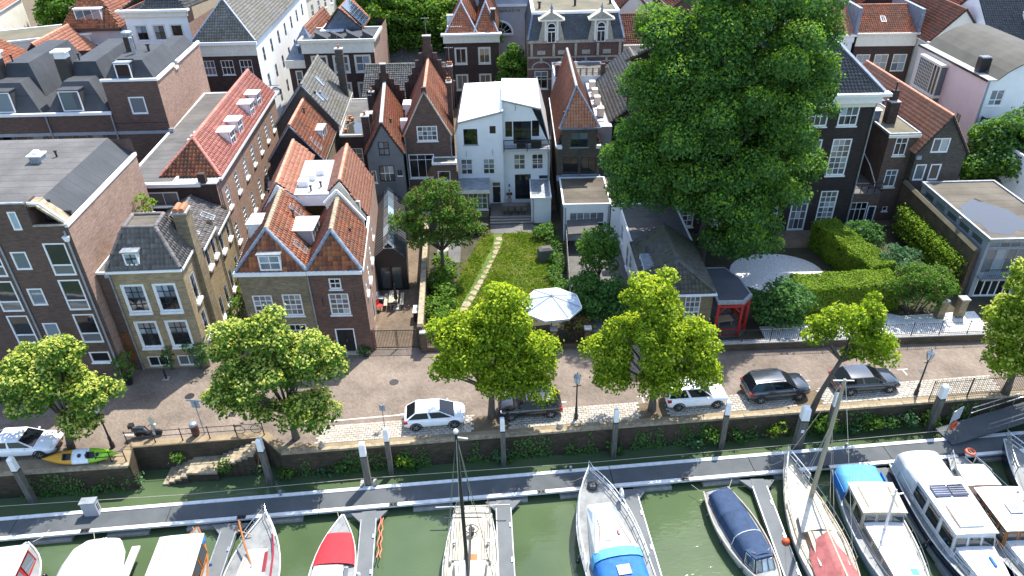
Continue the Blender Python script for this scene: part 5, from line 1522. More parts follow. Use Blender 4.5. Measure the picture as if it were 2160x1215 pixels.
h = House("orange_gable_house", "dark brick gable house with long orange pantile roof, right of the mansion", "house", 36.95, 61.3, 0, -.01, "grey_brick")
W, D, E, ZR, xr = 4.5, 17.5, 7.3, 10.6, 2.25
cw = dict(w=1.0, h=1.62, nx=1, ny=1, fw=.13, gm="glass", sill=None)
h.wall((0, 0), (W, 0), 0, [(0, E), (xr / W, ZR), (1, E)], [dict(u=.3, v=4.55, **cw), dict(u=1.65, v=4.55, **cw), dict(u=1.2, v=7.25, w=1.55, h=1.4, nx=2, ny=1, fw=.12, mw=.1, gm="glass_curtain", sill=None)])
h.wall((W, 0), (W, D), 0, E); h.wall((0, D), (0, 0), 0, E); h.wall((W, D), (0, D), 0, [(0, E), (xr / W, ZR), (1, E)])
h.roof([(-.15, D, E - .1), (-.15, -.12, E - .1), (xr, -.12, ZR + .08), (xr, D, ZR + .08)], "tile_orange", .28, .36)
h.roof([(W + .15, -.12, E - .1), (W + .15, D, E - .1), (xr, D, ZR + .08), (xr, -.12, ZR + .08)], "tile_orange", .28, .36)
h.ridge((xr, -.12, ZR + .14), (xr, D, ZR + .14), "tile_orange", .15)
h.part("barge_board", MB().bar((-.15, -.15, E - .12), (xr, -.15, ZR + .04), .08, .14).bar((xr, -.15, ZR + .04), (W + .15, -.15, E - .12), .08, .14), "black_paint")
h.part("hopper", MB().box(-.05, .4, -.3, -.02, E - .55, E - .2), "zinc")
h.vent(1.0, 12, 9.2, .9); h.part("roof_vent", MB().box(.5, .9, 9.2, 9.7, 8.6, 9.1), "lead")

# --- pink and white house with barrel roof
h = House("barrel_roof_house", "pink and white plastered house with dark barrel roof and bay windows", "house", 47.1, 70, 0, 0, "white_plaster")
W, D, E = 11.0, 13.6, 11.0
fw_ = dict(fw=.1, mw=.09, gm="glass_painted_sky", sill="white_paint")
h.wall((0, 0), (W, 0), 0, E, [dict(u=.7, v=8.45, w=1.4, h=1.65, nx=2, ny=2, transom=(.35,), **fw_), dict(u=.8, v=5.6, w=2.6, h=1.7, nx=3, ny=1, **fw_), dict(u=4.2, v=8.45, w=1.4, h=1.65, nx=2, ny=1, **fw_), dict(u=4.2, v=4.6, w=1.4, h=2.4, nx=2, ny=1, **fw_), dict(u=.6, v=1.6, w=2.4, h=2.2, nx=3, ny=1, **fw_), dict(u=4.2, v=1.6, w=1.4, h=2.2, nx=2, ny=1, **fw_)])
h.wall((0, D), (0, 0), 0, E, [dict(u=10.3, v=5.0, w=1.0, h=1.8, nx=2, ny=2, transom=(.35,), fw=.09, fm="cream_paint", gm="glass_curtain"), dict(u=10.5, v=1.8, w=1.0, h=1.6, nx=2, ny=1, fm="cream_paint", gm="glass")], mat="pink_plaster")
h.wall((W, 0), (W, D), 0, E); h.wall((W, D), (0, D), 0, E)
# barrel: arc from x=.9 to W-.9
def arc(y, off=0.0, k=12):
	return [(.9 + (W - 1.8) * t / k, y, E + 2.15 * math.sin(math.pi * t / k) ** .8 + off) for t in range(k + 1)]
h.part("roof", MB().loft([arc(-.1), arc(D + .1)], False).loft([arc(-.1, .12), arc(D + .1, .12)], False).loft([arc(-.1), arc(-.1, .12)], False).loft([arc(D + .1), arc(D + .1, .12)], False), "felt_olive", smooth=False)
a0 = [Vector(p) for p in arc(0)]
for y_ in (0, D):
	h.part("arch_wall", MB().add([p + V(0, y_, 0) for p in a0], [tuple(range(len(a0)))]), "white_plaster")
for x_ in (-.1, W - .95):
	h.part("roof_ledge", MB().box(x_, x_ + 1.05, -.1, D + .1, E, E + .1), "concrete")
h.part("roof_edge", MB().box(-.16, -.1, -.16, D + .16, E - .08, E + .14), "black_paint")
ch = h.part("vent_stack", MB().box(.35, 1.35, 2.4, 3.2, E + .1, E + 1.5), "black_paint")
for k in range(5):
	MB().box(.42 + .19 * k, .5 + .19 * k, 2.42, 3.18, E + 1.5, E + 1.62).obj("fin", MATS["zinc"], ch)
# two-storey glazed bays on the pink side
bay = h.part("bay_window", MB().box(-.85, .0, 7.0, 11.6, 10.35, 10.6), "cream_paint")
for z_ in (7.0, 3.6):
	MB().box(-.85, 0, 7.0, 11.6, z_, z_ + .3).obj("bay_floor", MATS["cream_paint"], bay)
for z0 in (7.3, 3.9):
	zz = z0 + (3.05 if z0 > 5 else 3.1)
	for yy in (7.05, 7.7, 8.35, 11.45):
		MB().box(-.8, -.68, yy, yy + .12, z0, zz).obj("bay_post", MATS["cream_paint"], bay)
	MB().box(-.76, -.74, 8.45, 11.45, z0, zz).obj("glass_block_pane", MATS["glass_curtain"], bay)
	MB().box(-.74, -.72, 7.15, 7.7, z0, zz).box(-.74, -.72, 7.8, 8.35, z0, zz).obj("pane", MATS["glass"], bay)
	MB().box(-.74, 0, 7.1, 7.13, z0, zz).obj("pane", MATS["glass_painted_sky"], bay)
	gb = MB()
	for k in range(1, 9):
		gb.box(-.79, -.76, 8.45 + k * .333, 8.48 + k * .333, z0, zz)
	for k in range(1, 9):
		gb.box(-.785, -.765, 8.45, 11.45, z0 + k * .34, z0 + k * .34 + .03)
	gb.obj("glass_block_grid", MATS["cream_paint"], bay)
h.pipe([(.15, -.08, E), (.15, -.08, 0)], "grey_paint", .08)
for z_ in (3.6, 6.5):
	b_ = h.part("balcony", MB().box(.6, 4.6, -1.3, 0, z_ - .2, z_), "pale_grey_plaster")
	MB().box(.6, 4.6, -1.32, -1.28, z_, z_ + .95).box(.58, .62, -1.28, 0, z_, z_ + .95).obj("balcony_panel", MATS["navy_door"], b_)

# --- white house at the right edge
h = House("white_edge_house", "white plastered house cut off by the right edge", "house", 46.6, 58.0, 0, 0, "white_plaster")
h.wall((0, 8), (0, 0), 0, 6.8, [dict(u=2.0, v=3.9, w=1.2, h=1.7, nx=2, ny=2, fw=.1), dict(u=4.8, v=.8, w=1.2, h=1.7, nx=2, ny=2, fw=.1), dict(u=2.0, v=.8, w=1.2, h=1.7, nx=2, ny=2, fw=.1)])
h.wall((0, 0), (8, 0), 0, 6.8, [dict(u=1.2, v=3.9, w=1.3, h=1.7, nx=2, ny=2), dict(u=1.2, v=.8, w=1.3, h=1.7, nx=2, ny=2)])
h.wall((8, 0), (8, 8), 0, 6.8); h.wall((8, 8), (0, 8), 0, 6.8)
h.flat(-.1, 8.1, -.1, 8.1, 6.9, "felt_grey")

# --- glass-fronted modern house with flat roof
h = House("glass_front_house", "modern grey house with glazed front and wet flat roof, right side", "house", 36.95, 48.6, 0, 0, "pale_grey_plaster")
W, D, E = 6.2, 10.4, 5.25
dg = dict(fm="grey_paint", gm="glass_painted_sky", sill=None, fw=.1)
h.wall((0, 0), (W, 0), 0, E, [dict(u=.15, v=2.2, w=3.4, h=2.3, nx=4, ny=1, mw=.09, **dg), dict(u=.15, v=4.52, w=3.4, h=.55, nx=4, ny=1, mw=.09, **dg), dict(u=3.7, v=2.2, w=2.3, h=2.8, nx=3, ny=1, mw=.09, **dg), dict(u=.35, v=.1, w=3.0, h=1.75, nx=5, ny=1, mw=.09, fm="white_paint", gm="glass", sill=None), dict(u=3.7, v=.1, w=2.3, h=1.75, nx=4, ny=1, mw=.09, fm="white_paint", gm="glass", sill=None)], mat="grey_paint")
h.wall((0, D), (0, 0), 0, E, [dict(u=.6 + 1.9 * k, v=4.35, w=1.6, h=.65, nx=1, ny=1, fm="grey_paint", gm="glass_green", sill=None) for k in range(5)], mat="grey_paint")
h.wall((W, 0), (W, D), 0, E, mat="white_plaster"); h.wall((W, D), (0, D), 0, E)
h.flat(-.1, W + .1, -.25, D, E + .12, "felt_brown", ew=.14, edge="zinc", eh=.2)
wp = [(1.0 + 2.2 * math.cos(t * .45) * (1 + .25 * math.sin(3 * t)) + 1.2, 3.6 + 3.0 * math.sin(t * .45) * (1 + .2 * math.cos(2 * t))) for t in range(14)]
h.part("roof_puddle", MB().prism(wp, E + .135, E + .15), "puddle")
bal = h.part("balcony", MB().box(.1, W, -.7, -.0, 1.95, 2.1), "zinc")
MB().box(.1, W, -.7, -.66, 2.95, 3.0).obj("handrail", MATS["black_iron"], bal)
for k in range(40):
	MB().box(.12 + k * .153, .14 + k * .153, -.69, -.67, 2.1, 2.95).obj("baluster", MATS["black_iron"], bal)
w_ = thing("garden_wall", "tall old brick garden wall along the glass-fronted house", "wall", (36.55, 48.9, 0))
MB().hexa([(-.2, 0, 0), (.2, 0, 0), (.2, 12.2, 0), (-.2, 12.2, 0)], [(-.16, 0, 4.15), (.16, 0, 4.15), (.16, 12.2, 4.5), (-.16, 12.2, 4.5)]).obj("wall", MATS["garden_brick"], w_)
MB().hexa([(-.24, 0, 4.15), (.24, 0, 4.15), (.24, 12.2, 4.5), (-.24, 12.2, 4.5)], [(-.05, 0, 4.4), (.05, 0, 4.4), (.05, 12.2, 4.75), (-.05, 12.2, 4.75)]).obj("coping", MATS["felt_moss"], w_)

# ------------------------------------------------------------------ back rows
# --- dark mansard apartment complex, upper left
h = House("mansard_apartments", "brown brick apartment complex with dark felt mansard roofs and galleries", "building", -36.9, 66.0, 0, -.08, "brown_brick")
# right block
fr = [dict(u=1.9, v=11.0, w=1.5, h=1.65, nx=1, ny=1, fw=.13, gm="glass_painted_sky", sill=None)]
h.wall((0, 0), (5.0, 0), 10.2, 14.1, fr); h.wall((0, .02), (5.0, .02), 0, 10.15)
h.wall((5.0, 0), (5.0, 14), 0, 14.05, [], mat="sunlit_brick"); h.wall((0, 6), (0, 0), 10.2, 14.1)
h.wall((5, 14), (-11, 14), 0, 13.5)
h.part("coping", MB().box(-.1, 5.1, -.1, .2, 14.1, 14.3), "white_paint")
h.part("coping", MB().box(4.85, 5.12, .2, 5.2, 14.05, 14.28).box(4.85, 5.12, 5.2, 6.1, 13.6, 13.85).box(4.85, 5.12, 6.1, 14, 14.0, 14.25), "white_paint")
def hood(x0, x1, y0, y1, z0, z1, run, fy=1.2, back=.8):
	return MB().hexa([(x0, y0, z0), (x1, y0, z0), (x1, y1, z0), (x0, y1, z0)], [(x0 + run, y0 + fy, z1), (x1 - run, y0 + fy, z1), (x1 - run, y1 - back, z1), (x0 + run, y1 - back, z1)])
h.part("mansard", hood(.1, 4.85, .2, 8.0, 14.0, 15.7, 1.1, .9), "felt_dark")
h.part("mansard", hood(1.6, 4.9, 6.5, 14.0, 13.5, 15.0, 1.0, 1.0), "felt_dark")
h.dormer(2.1, .35, 14.15, 1.4, 1.45, 1.2, fm="white_paint", side="felt_dark", top="zinc", nx=1, ny=1, gm="glass", over=.05)
h.chimney(1.6, 4.6, 15.2, 17.0, .7, .7, "dark_brick", 0)
h.part("flue_cowl", MB().lathe([(.45, 0), (.5, .12), (.5, .3), (.3, .4)], 10, (1.6, 4.6, 17.1)), "zinc")
h.part("flue", MB().tube([(2.4, 3.2, 15.5), (2.4, 3.2, 17.2)], .2, 8), "zinc"); h.vent(3.4, 4.2, 15.6, .8, .12)
# left ranges with galleries
h.wall((-13, 0), (0, 0), 9.3, 11.05); h.wall((-13, 1.6), (0, 1.6), 5, 9.4, [dict(u=.8 + 1.45 * k, v=6.7, w=1.15, h=2.2, nx=1, ny=1, fm="grey_paint", gm="glass", sill=None) for k in range(8)], mat="grey_plaster")
h.wall((-13, .05), (5, .05), 3, 6.5)
h.part("gallery_floor", MB().box(-13, 5.0, .05, 1.6, 6.3, 6.5), "concrete")
rl_ = h.part("gallery_rail", MB().box(-13, 5.0, .06, .11, 7.35, 7.42), "white_paint")
h.part("gallery_panel", MB().box(-13, 5.0, .07, .1, 6.5, 7.3), "dark_brick")
h.part("cornice", MB().box(-13, -.02, -.16, .14, 11.05, 11.3), "white_paint")
h.part("fascia", MB().box(-13, 5.0, -.06, 0.0, 9.1, 9.4), "grey_paint")
for k, x0 in enumerate((-12.6, -6.2)):
	h.part("mansard", hood(x0, x0 + 6.0, .25, 9.5, 11.1, 13.7, 1.8, 1.5), "felt_dark")
	h.part("mansard", hood(x0 + 1.1, x0 + 5.4, 3.0, 13.8, 12.0, 14.9, 1.1, 1.1), "felt_dark")
	h.dormer(x0 + 2.6, .4, 11.3, 1.9, 1.9, 1.8, fm="white_paint", side="felt_dark", top="felt_dark", nx=1, ny=1, gm="glass_painted_sky", over=.05)
	c_ = h.part("chimney", MB().box(x0 + .9, x0 + 2.0, 3.2, 4.2, 11.5, 15.4), "black_paint")
	h.part("vent_box", MB().box(x0 + 1.0, x0 + 2.0, 3.2, 4.2, 15.4, 15.95).box(x0 + .8, x0 + 2.2, 3.0, 4.4, 15.95, 16.1), "white_paint")
	h.vent(x0 + 2.6, 4.6, 14.8, .8)
for x_ in (-6.2, -.1):
	h.pipe([(x_, -.1, 11.0), (x_, -.1, 6.5)], "zinc", .07)
h.part("drain_hopper", MB().box(4.9, 5.3, -.2, .1, 9.2, 9.6), "zinc")

# --- white gabled warehouse
h = House("white_warehouse", "white plastered corner warehouse with grey tiled roof and name frieze", "building", -36.4, 86.5, 0, -.05, "white_plaster")
W, D, E = 7.2, 32, 12.4
h.wall((0, 0), (W, 0), 0, E, [dict(u=.5 + 2.2 * k, v=8.7, w=1.45, h=1.7, nx=3, ny=2, fm="white_paint") for k in range(3)], mat="dark_brick")
h.wall((W, 0), (W, D), 0, E, [dict(u=2.5 + 4.2 * k, v=v, w=1.0, h=1.7, nx=2, ny=2, fm="grey_paint", sill=None) for k in range(7) for v in (3.0, 6.2, 9.4)])
h.wall((0, D), (0, 0), 0, E); h.wall((W, D), (0, D), 0, E)
h.part("frieze", MB().box(-.05, W + .05, -.1, 0, E - 1.5, E - .2), "cream_paint")
h.part("cornice", MB().box(-.2, W + .25, -.4, .0, E - .2, E + .15), "white_paint")
h.roof([(-.1, -.1, E + .15), (W + .1, -.1, E + .15), (W / 2 - .2, 3.6, 16.5)], "tile_old_grey", .3, .36)
h.roof([(W + .2, -.1, E + .1), (W + .2, D, E + .1), (W / 2 - .2, D, 16.5), (W / 2 - .2, 3.6, 16.5)], "tile_old_grey", .3, .36, flat_tile=True)
h.roof([(-.2, D, E + .1), (-.2, -.1, E + .1), (W / 2 - .2, 3.6, 16.5), (W / 2 - .2, D, 16.5)], "tile_old_grey", .3, .36, flat_tile=True)
h.ridge((W + .1, -.1, E + .2), (W / 2 - .2, 3.6, 16.6), "lead"); h.ridge((-.1, -.1, E + .2), (W / 2 - .2, 3.6, 16.6), "lead"); h.ridge((W / 2 - .2, 3.6, 16.6), (W / 2 - .2, D, 16.6), "tile_old_grey")
lettering("frieze_lettering", "STEKENU", .62, h.root, (W / 2, -.115, E - 1.1), "white_paint")
hs_ = h.part("hanging_sign", MB().tube([(W + .1, 1.4, 6.9), (W + 1.5, 1.4, 6.9)], .03), "black_iron")
MB().lathe([(.5, -.03), (.5, .03)], 18).xf(Matrix.Translation((W + .95, 1.4, 6.2)) @ Matrix.Rotation(R(90), 4, "X")).obj("sign_disc", MATS["white_paint"], hs_)
MB().tube([(W + .95 + .5 * math.cos(k * .393), 1.37, 6.2 + .5 * math.sin(k * .393)) for k in range(17)], .05, 5).obj("sign_hoop", MATS["navy_door"], hs_)

# --- white facade with three windows
h = House("white_three_window_house", "white plastered facade with three dark windows and cream frames", "house", -46.2, 92, 0, 0, "white_plaster")
h.wall((0, 0), (7.6, 0), 0, 15.0, [dict(u=1.0 + 2.15 * k, v=11.6, w=1.35, h=1.75, nx=2, ny=2, fm="cream_paint", mm="black_paint", casing=.12) for k in range(3)])
h.wall((7.6, 0), (7.6, 14), 0, 13.5, mat="sunlit_brick"); h.wall((0, 14), (0, 0), 0, 15)
h.part("cornice", MB().box(-.3, 7.8, -.4, 0, 14.4, 15.0), "cream_paint"); h.part("gutter", MB().box(-.6, 8.1, -.7, .1, 15.0, 15.25), "white_paint")
h.roof([(2.2, -.1, 15.2), (7.7, -.1, 15.2), (4.8, 2.8, 18.5)], "tile_black", .3, .36)
h.roof([(7.7, -.1, 15.2), (7.9, 14, 14.4), (4.8, 14, 18.5), (4.8, 2.8, 18.5)], "tile_old_grey", .3, .36)
h.roof([(-.2, 14, 15.0), (-.2, -.1, 15.2), (4.8, 2.8, 18.5), (4.8, 14, 18.5)], "tile_orange", .3, .36)
h.dormer(7.0, 9, 15.2, 1.6, 1.5, 1.6, face=R(90), side="sunlit_brick", top="zinc")

# --- house with dormer hip, upper left
h = House("dormer_hip_house", "grey stucco house with orange hip roof and wide glass dormer, upper left", "house", -54.3, 92, 0, 0, "pale_grey_plaster")
h.wall((0, 0), (7.2, 0), 0, 13.0, [dict(u=1.8, v=9.7, w=2.2, h=1.7, nx=3, ny=1, fw=.12, gm="glass_curtain")])
h.wall((7.2, 0), (7.2, 14), 0, 13); h.wall((0, 14), (0, 0), 0, 13)
h.part("gutter", MB().box(-.2, 7.4, -.4, .05, 12.9, 13.2), "black_paint")
h.roof([(-.1, -.1, 13.1), (7.3, -.1, 13.1), (3.6, 3.2, 18)], "tile_hip", .3, .34)
h.roof([(7.3, -.1, 13.1), (7.3, 14, 13.1), (3.6, 14, 18), (3.6, 3.2, 18)], "tile_orange", .3, .34)
h.roof([(-.1, 14, 13.1), (-.1, -.1, 13.1), (3.6, 3.2, 18), (3.6, 14, 18)], "tile_orange", .3, .34)
h.dormer(3.6, .5, 13.5, 3.2, 1.8, 2.2, side="pale_grey_plaster", top="white_paint", nx=3, ny=1, gm="glass_painted_sky")
# --- long low mossy flat roof and orange roofs at the upper left corner
h = House("long_flat_roof_building", "long low building with mossy flat roof, upper left", "building", -69, 84, 24, 0, "cream_plaster")
h.wall((0, 0), (26, 0), 0, 12.5, [dict(u=1.5 + 3 * k, v=9.5, w=1.4, h=1.8, nx=2, ny=2) for k in range(7)]); h.wall((26, 0), (26, 7), 0, 12.5); h.wall((0, 7), (0, 0), 0, 12.5)
h.flat(-.1, 26.1, -.1, 7, 12.6, "felt_moss", ew=.25)
def gable_block(name, label, x, y, rot, W, D, E, ZR, tile, wall, wins=(), swins=(), z2=None, group=None, cap=True, flat=False, single=0):
	h = House(name, label, "house", x, y, rot, 0, wall, group)
	h.wall((0, 0), (W, 0), 0, [(0, E), (.5, ZR), (1, E)], list(wins))
	h.wall((W, 0), (W, D), 0, E, list(swins)); h.wall((0, D), (0, 0), 0, E, list(swins)); h.wall((W, D), (0, D), 0, [(0, E), (.5, ZR), (1, E)])
	h.roof([(W + .15, -.15, E - .1), (W + .15, D + .1, E - .1), (W / 2, D + .1, ZR + .08), (W / 2, -.15, ZR + .08)], tile, .28, .36, flat_tile=flat)
	h.roof([(-.15, D + .1, E - .1), (-.15, -.15, E - .1), (W / 2, -.15, ZR + .08), (W / 2, D + .1, ZR + .08)], tile, .28, .36, flat_tile=flat)
	if cap:
		h.ridge((W / 2, -.15, ZR + .12), (W / 2, D + .1, ZR + .12), tile, .15)
	for x_ in (W + .08, -.24):
		h.part("gutter", MB().box(x_, x_ + .16, -.1, D, E - .2, E - .04), "white_paint")
	return h
def eaves_block(name, label, x, y, rot, W, D, E, ZR, tile, wall, wins=(), group=None, cornice="white_paint", ch=.9, flat=False):
	h = House(name, label, "house", x, y, rot, 0, wall, group)
	h.wall((0, 0), (W, 0), 0, E, list(wins)); h.wall((W, D), (0, D), 0, E)
	h.wall((W, 0), (W, D), 0, [(0, E), (.5, ZR), (1, E)]); h.wall((0, D), (0, 0), 0, [(0, E), (.5, ZR), (1, E)])
	h.roof([(-.1, -.2, E + .05), (W + .1, -.2, E + .05), (W + .1, D / 2, ZR), (-.1, D / 2, ZR)], tile, .28, .36, flat_tile=flat)
	h.roof([(W + .1, D + .2, E + .05), (-.1, D + .2, E + .05), (-.1, D / 2, ZR), (W + .1, D / 2, ZR)], tile, .28, .36, flat_tile=flat)
	h.ridge((-.1, D / 2, ZR + .05), (W + .1, D / 2, ZR + .05), tile, .15)
	if cornice:
		h.part("cornice", MB().box(-.06, W + .06, -.22, 0, E - ch, E - .1), cornice)
		h.part("gutter", MB().box(-.2, W + .2, -.5, .05, E - .1, E + .12), cornice)
	return h
h = gable_block("far_orange_house", "house with orange roof and two white roof lights, upper left corner", -85, 104, 14, 11, 20, 11, 15.5, "tile_orange", "cream_plaster")
h.skylight([(11.15, -.15, 10.9), (11.15, 20.1, 10.9), (5.5, 20.1, 15.58)], 3, 2.2, 1.2, 2.6, "glass_curtain"); h.skylight([(11.15, -.15, 10.9), (11.15, 20.1, 10.9), (5.5, 20.1, 15.58)], 7, 2.2, 1.2, 2.6, "glass_curtain")
gable_block("hip_orange_house", "low house with weathered orange roof behind the mansard apartments", -55.5, 82.5, 4, 6.0, 9, 10.6, 13.6, "tile_orange", "brown_brick")
gable_block("left_edge_brick_house", "dark brick house with white sash windows at the left edge", -58.5, 72.0, 0, 7.5, 9, 12.5, 14.6, "tile_old_orange", "dark_brick", [dict(u=1.0 + 2.2 * k, v=10.2, w=1.3, h=2.1, nx=2, ny=2, fw=.12, gm="glass_curtain") for k in range(3)])
h = House("left_edge_low_house", "low dark house with small orange roof left of the mansard apartments", "house", -52.0, 66.2, 0, 0, "dark_brick")
h.wall((0, 0), (2.6, 0), 0, 10.2, [dict(u=.6, v=7.6, w=1.5, h=1.5, nx=3, ny=2, gm="glass_curtain"), dict(u=.5, v=4.6, w=1.5, h=1.8, nx=2, ny=2)])
h.wall((2.6, 0), (2.6, 7), 0, 10.2); h.wall((2.6, 7), (0, 7), 0, 10.2)
h.roof([(2.7, -.1, 10.2), (2.7, 7, 10.2), (.4, 7, 12.4), (.4, -.1, 12.4)], "tile_orange", .28, .34); h.roof([(-1.5, 7, 10.6), (-1.5, -.1, 10.6), (.4, -.1, 12.4), (.4, 7, 12.4)], "tile_orange", .28, .34)
h.part("gable", MB().extr([(0, .0, 10.2), (2.6, .0, 10.2), (.4, .0, 12.3), (-1.0, 0, 11)], (0, .1, 0)), "dark_brick")

# --- grey mansard corner building and small orange roof by the back street
h = House("grey_mansard_building", "pale building with blue-grey metal mansard and dormers along the back street", "building", -39.5, 121, -2, .06, "cream_plaster")
h.wall((0, 0), (5.5, 0), 0, 9); h.wall((5.5, 0), (5.5, 40), 0, 9, [dict(u=2 + 3.6 * k, v=v, w=1.2, h=1.9, nx=2, ny=2) for k in range(10) for v in (2.5, 6)])
h.part("mansard", MB().hexa([(0, 0, 9), (5.6, 0, 9), (5.6, 40, 9), (0, 40, 9)], [(1, .8, 13), (4.2, .8, 13), (4.2, 40, 13), (1, 40, 13)]), "lead")
for k in range(8):
	h.dormer(4.9, 3 + 4.2 * k, 9.6, 1.5, 2.0, 1.2, face=R(90), side="lead", top="zinc", nx=1, ny=2)
h = House("turret_corner_house", "cream corner house with blue-grey pointed roof and dormer", "house", -27.6, 92.6, 0, 0, "dark_brick")
h.wall((0, 0), (4.0, 0), 0, 8.2, [dict(u=.7, v=4.9, w=.9, h=2.4, nx=1, ny=2, fw=.14, fm="cream_paint"), dict(u=2.3, v=4.9, w=.9, h=2.4, nx=1, ny=2, fw=.14, fm="cream_paint")])
h.wall((4, 0), (4, 9), 0, 8.2); h.wall((0, 9), (0, 0), 0, 8.2)
h.part("cornice", MB().box(-.25, 4.1, -.4, 0, 7.7, 8.7), "cream_paint")
h.part("turret_roof", MB().add([(-.2, -.3, 8.7), (4.1, -.3, 8.7), (4.1, 3, 9.2), (-.2, 3, 9.2), (2.2, 1.8, 12.3)], [(0, 1, 4), (1, 2, 4), (2, 3, 4), (3, 0, 4)]), "lead")
h.dormer(2.0, .1, 9.0, 1.2, 1.3, 1.0, side="lead", top="lead", nx=2, ny=1, fm="grey_paint")
h.roof([(4.1, 2, 8.7), (4.1, 14, 8.7), (2.2, 14, 12.2), (2.2, 2, 12.2)], "tile_orange", .28, .36); h.roof([(-.1, 14, 8.7), (-.1, 2, 8.7), (2.2, 2, 12.2), (2.2, 14, 12.2)], "tile_brown", .28, .36)
h.part("roof_extension", MB().box(3.6, 6.6, 4, 11, 8.5, 11.2), "white_membrane")

# --- dark brick house with solar panels
h = House("solar_panel_house", "dark brick house with cream cornice and solar panels on its roof", "house", -25.3, 92.0, 0, 0, "dark_brick")
W = 8.8
aw_ = dict(nx=2, ny=2, fm="cream_paint", fw=.16, mw=.06, gm="glass_painted_sky", casing=.08)
h.wall((0, 0), (W, 0), 0, 11, [dict(u=.9 + 2.7 * k, v=7.1, w=1.9, h=2.1, **aw_) for k in range(3)] + [dict(u=.9 + 2.7 * k, v=2.9, w=1.8, h=2.9, **aw_) for k in range(3)])
h.wall((W, 0), (W, 12), 0, 11, mat="sunlit_brick"); h.wall((0, 12), (0, 0), 0, 11); h.wall((W, 12), (0, 12), 0, 11)
h.part("cornice", MB().box(-.1, W + .1, -.3, 0, 9.6, 10.9), "cream_paint")
h.flat(-.3, W + .3, -.5, 6.2, 11.05, "felt_dark", ew=.2, edge="cream_paint", eh=.3)
for k in range(4):
	x_ = 1.6 + 2.0 * k
	sp = h.part("solar_panel", MB().hexa([(x_, .6, 11.1), (x_ + 1.4, .6, 11.1), (x_ + 1.0, 2.2, 11.1), (x_ - .4, 2.2, 11.1)], [(x_, .6, 11.95), (x_ + 1.4, .6, 11.2), (x_ + 1.0, 2.2, 11.2), (x_ - .4, 2.2, 11.95)]), "felt_dark")
h.roof([(6.7, 5.6, 11.1), (6.7, 12, 11.1), (4.2, 12, 14.0), (4.2, 4.2, 14.0)], "tile_orange", .28, .36); h.roof([(1.6, 12, 11.1), (1.6, 5.6, 11.1), (4.2, 4.2, 14.0), (4.2, 12, 14.0)], "tile_brown", .28, .36)
h.part("gable", MB().extr([(1.7, 5.6, 11.05), (6.7, 5.6, 11.05), (4.2, 4.4, 13.9)], (0, .1, 0)), "lead")
pts = [(7.0, 5.0, 11.2), (7.0, 11, 11.2), (4.2, 11, 14.1), (4.2, 5.0, 14.1)]
for i in range(3):
	for j in range(2):
		u0, v0 = .4 + i * 1.55, .35 + j * 1.8
		a_, b_, c_ = Vector(pts[0]), Vector(pts[1]), Vector(pts[3])
		ux = (b_ - a_).normalized(); uy = (c_ - a_).normalized(); nn_ = ux.cross(uy)
		q = a_ + ux * u0 + uy * v0 + nn_ * .1
		sp = MB().hexa([q, q + ux * 1.5, q + ux * 1.5 + uy * 1.72, q + uy * 1.72], [p_ + nn_ * .06 for p_ in (q, q + ux * 1.5, q + ux * 1.5 + uy * 1.72, q + uy * 1.72)]).obj("solar_panel", MATS["solar"], h.root)
		gl = MB()
		for k in range(1, 4):
			gl.bar(q + uy * (k * .43) + nn_ * .065, q + uy * (k * .43) + ux * 1.5 + nn_ * .065, .03, .01)
		gl.bar(q + ux * .75 + nn_ * .065, q + ux * .75 + uy * 1.72 + nn_ * .065, .03, .01)
		gl.bar(q + nn_ * .065, q + ux * 1.5 + nn_ * .065, .05, .012).bar(q + nn_ * .066, q + uy * 1.72 + nn_ * .066, .05, .012)
		gl.obj("panel_frame", MATS["steel"], sp)

# --- low roof band, dark cornice house, church
h = eaves_block("low_pantile_building", "long low building with grey pantile roof in the middle distance", -17.2, 83.6, 0, 9.6, 12, 5.4, 8.6, "tile_old_grey", "dark_brick")
h = House("courtyard_roof_building", "low hall with grey pantile roof under the courtyard trees", "building", -17.0, 104, 0, 0, "cream_plaster")
h.wall((0, 0), (9, 0), 0, 4.0); h.roof([(-.1, -.1, 4), (9.1, -.1, 4), (9.1, 6, 7.4), (-.1, 6, 7.4)], "tile_old_grey", .3, .36)
h.skylight([(-.1, -.1, 4), (9.1, -.1, 4), (9.1, 6, 7.4)], 3.4, 2.5, .9, 1.2); h.skylight([(-.1, -.1, 4), (9.1, -.1, 4), (9.1, 6, 7.4)], 6.6, 2.5, .9, 1.2)
h = House("dark_cornice_house", "dark brick house with white cornice and twin orange hips", "house", -8.3, 100, 0, 0, "dark_brick")
W = 7.3
dw_ = dict(nx=2, ny=1, fm="cream_paint", fw=.18, mw=.07, gm="glass", casing=.05)
h.wall((0, 0), (W, 0), 0, 9.6, [dict(u=1.3, v=5.6, w=1.6, h=2.2, **dw_), dict(u=4.5, v=5.6, w=1.6, h=2.2, **dw_), dict(u=1.3, v=2.0, w=1.6, h=2.2, **dw_), dict(u=4.5, v=2.0, w=1.6, h=2.2, **dw_)])
h.wall((W, 0), (W, 16), 0, 9.6); h.wall((0, 16), (0, 0), 0, 9.6)
h.part("cornice", MB().box(-.15, W + .15, -.35, 0, 8.5, 9.5), "cream_paint"); h.part("gutter", MB().box(-.4, W + .4, -.7, .1, 9.5, 9.75), "white_paint")
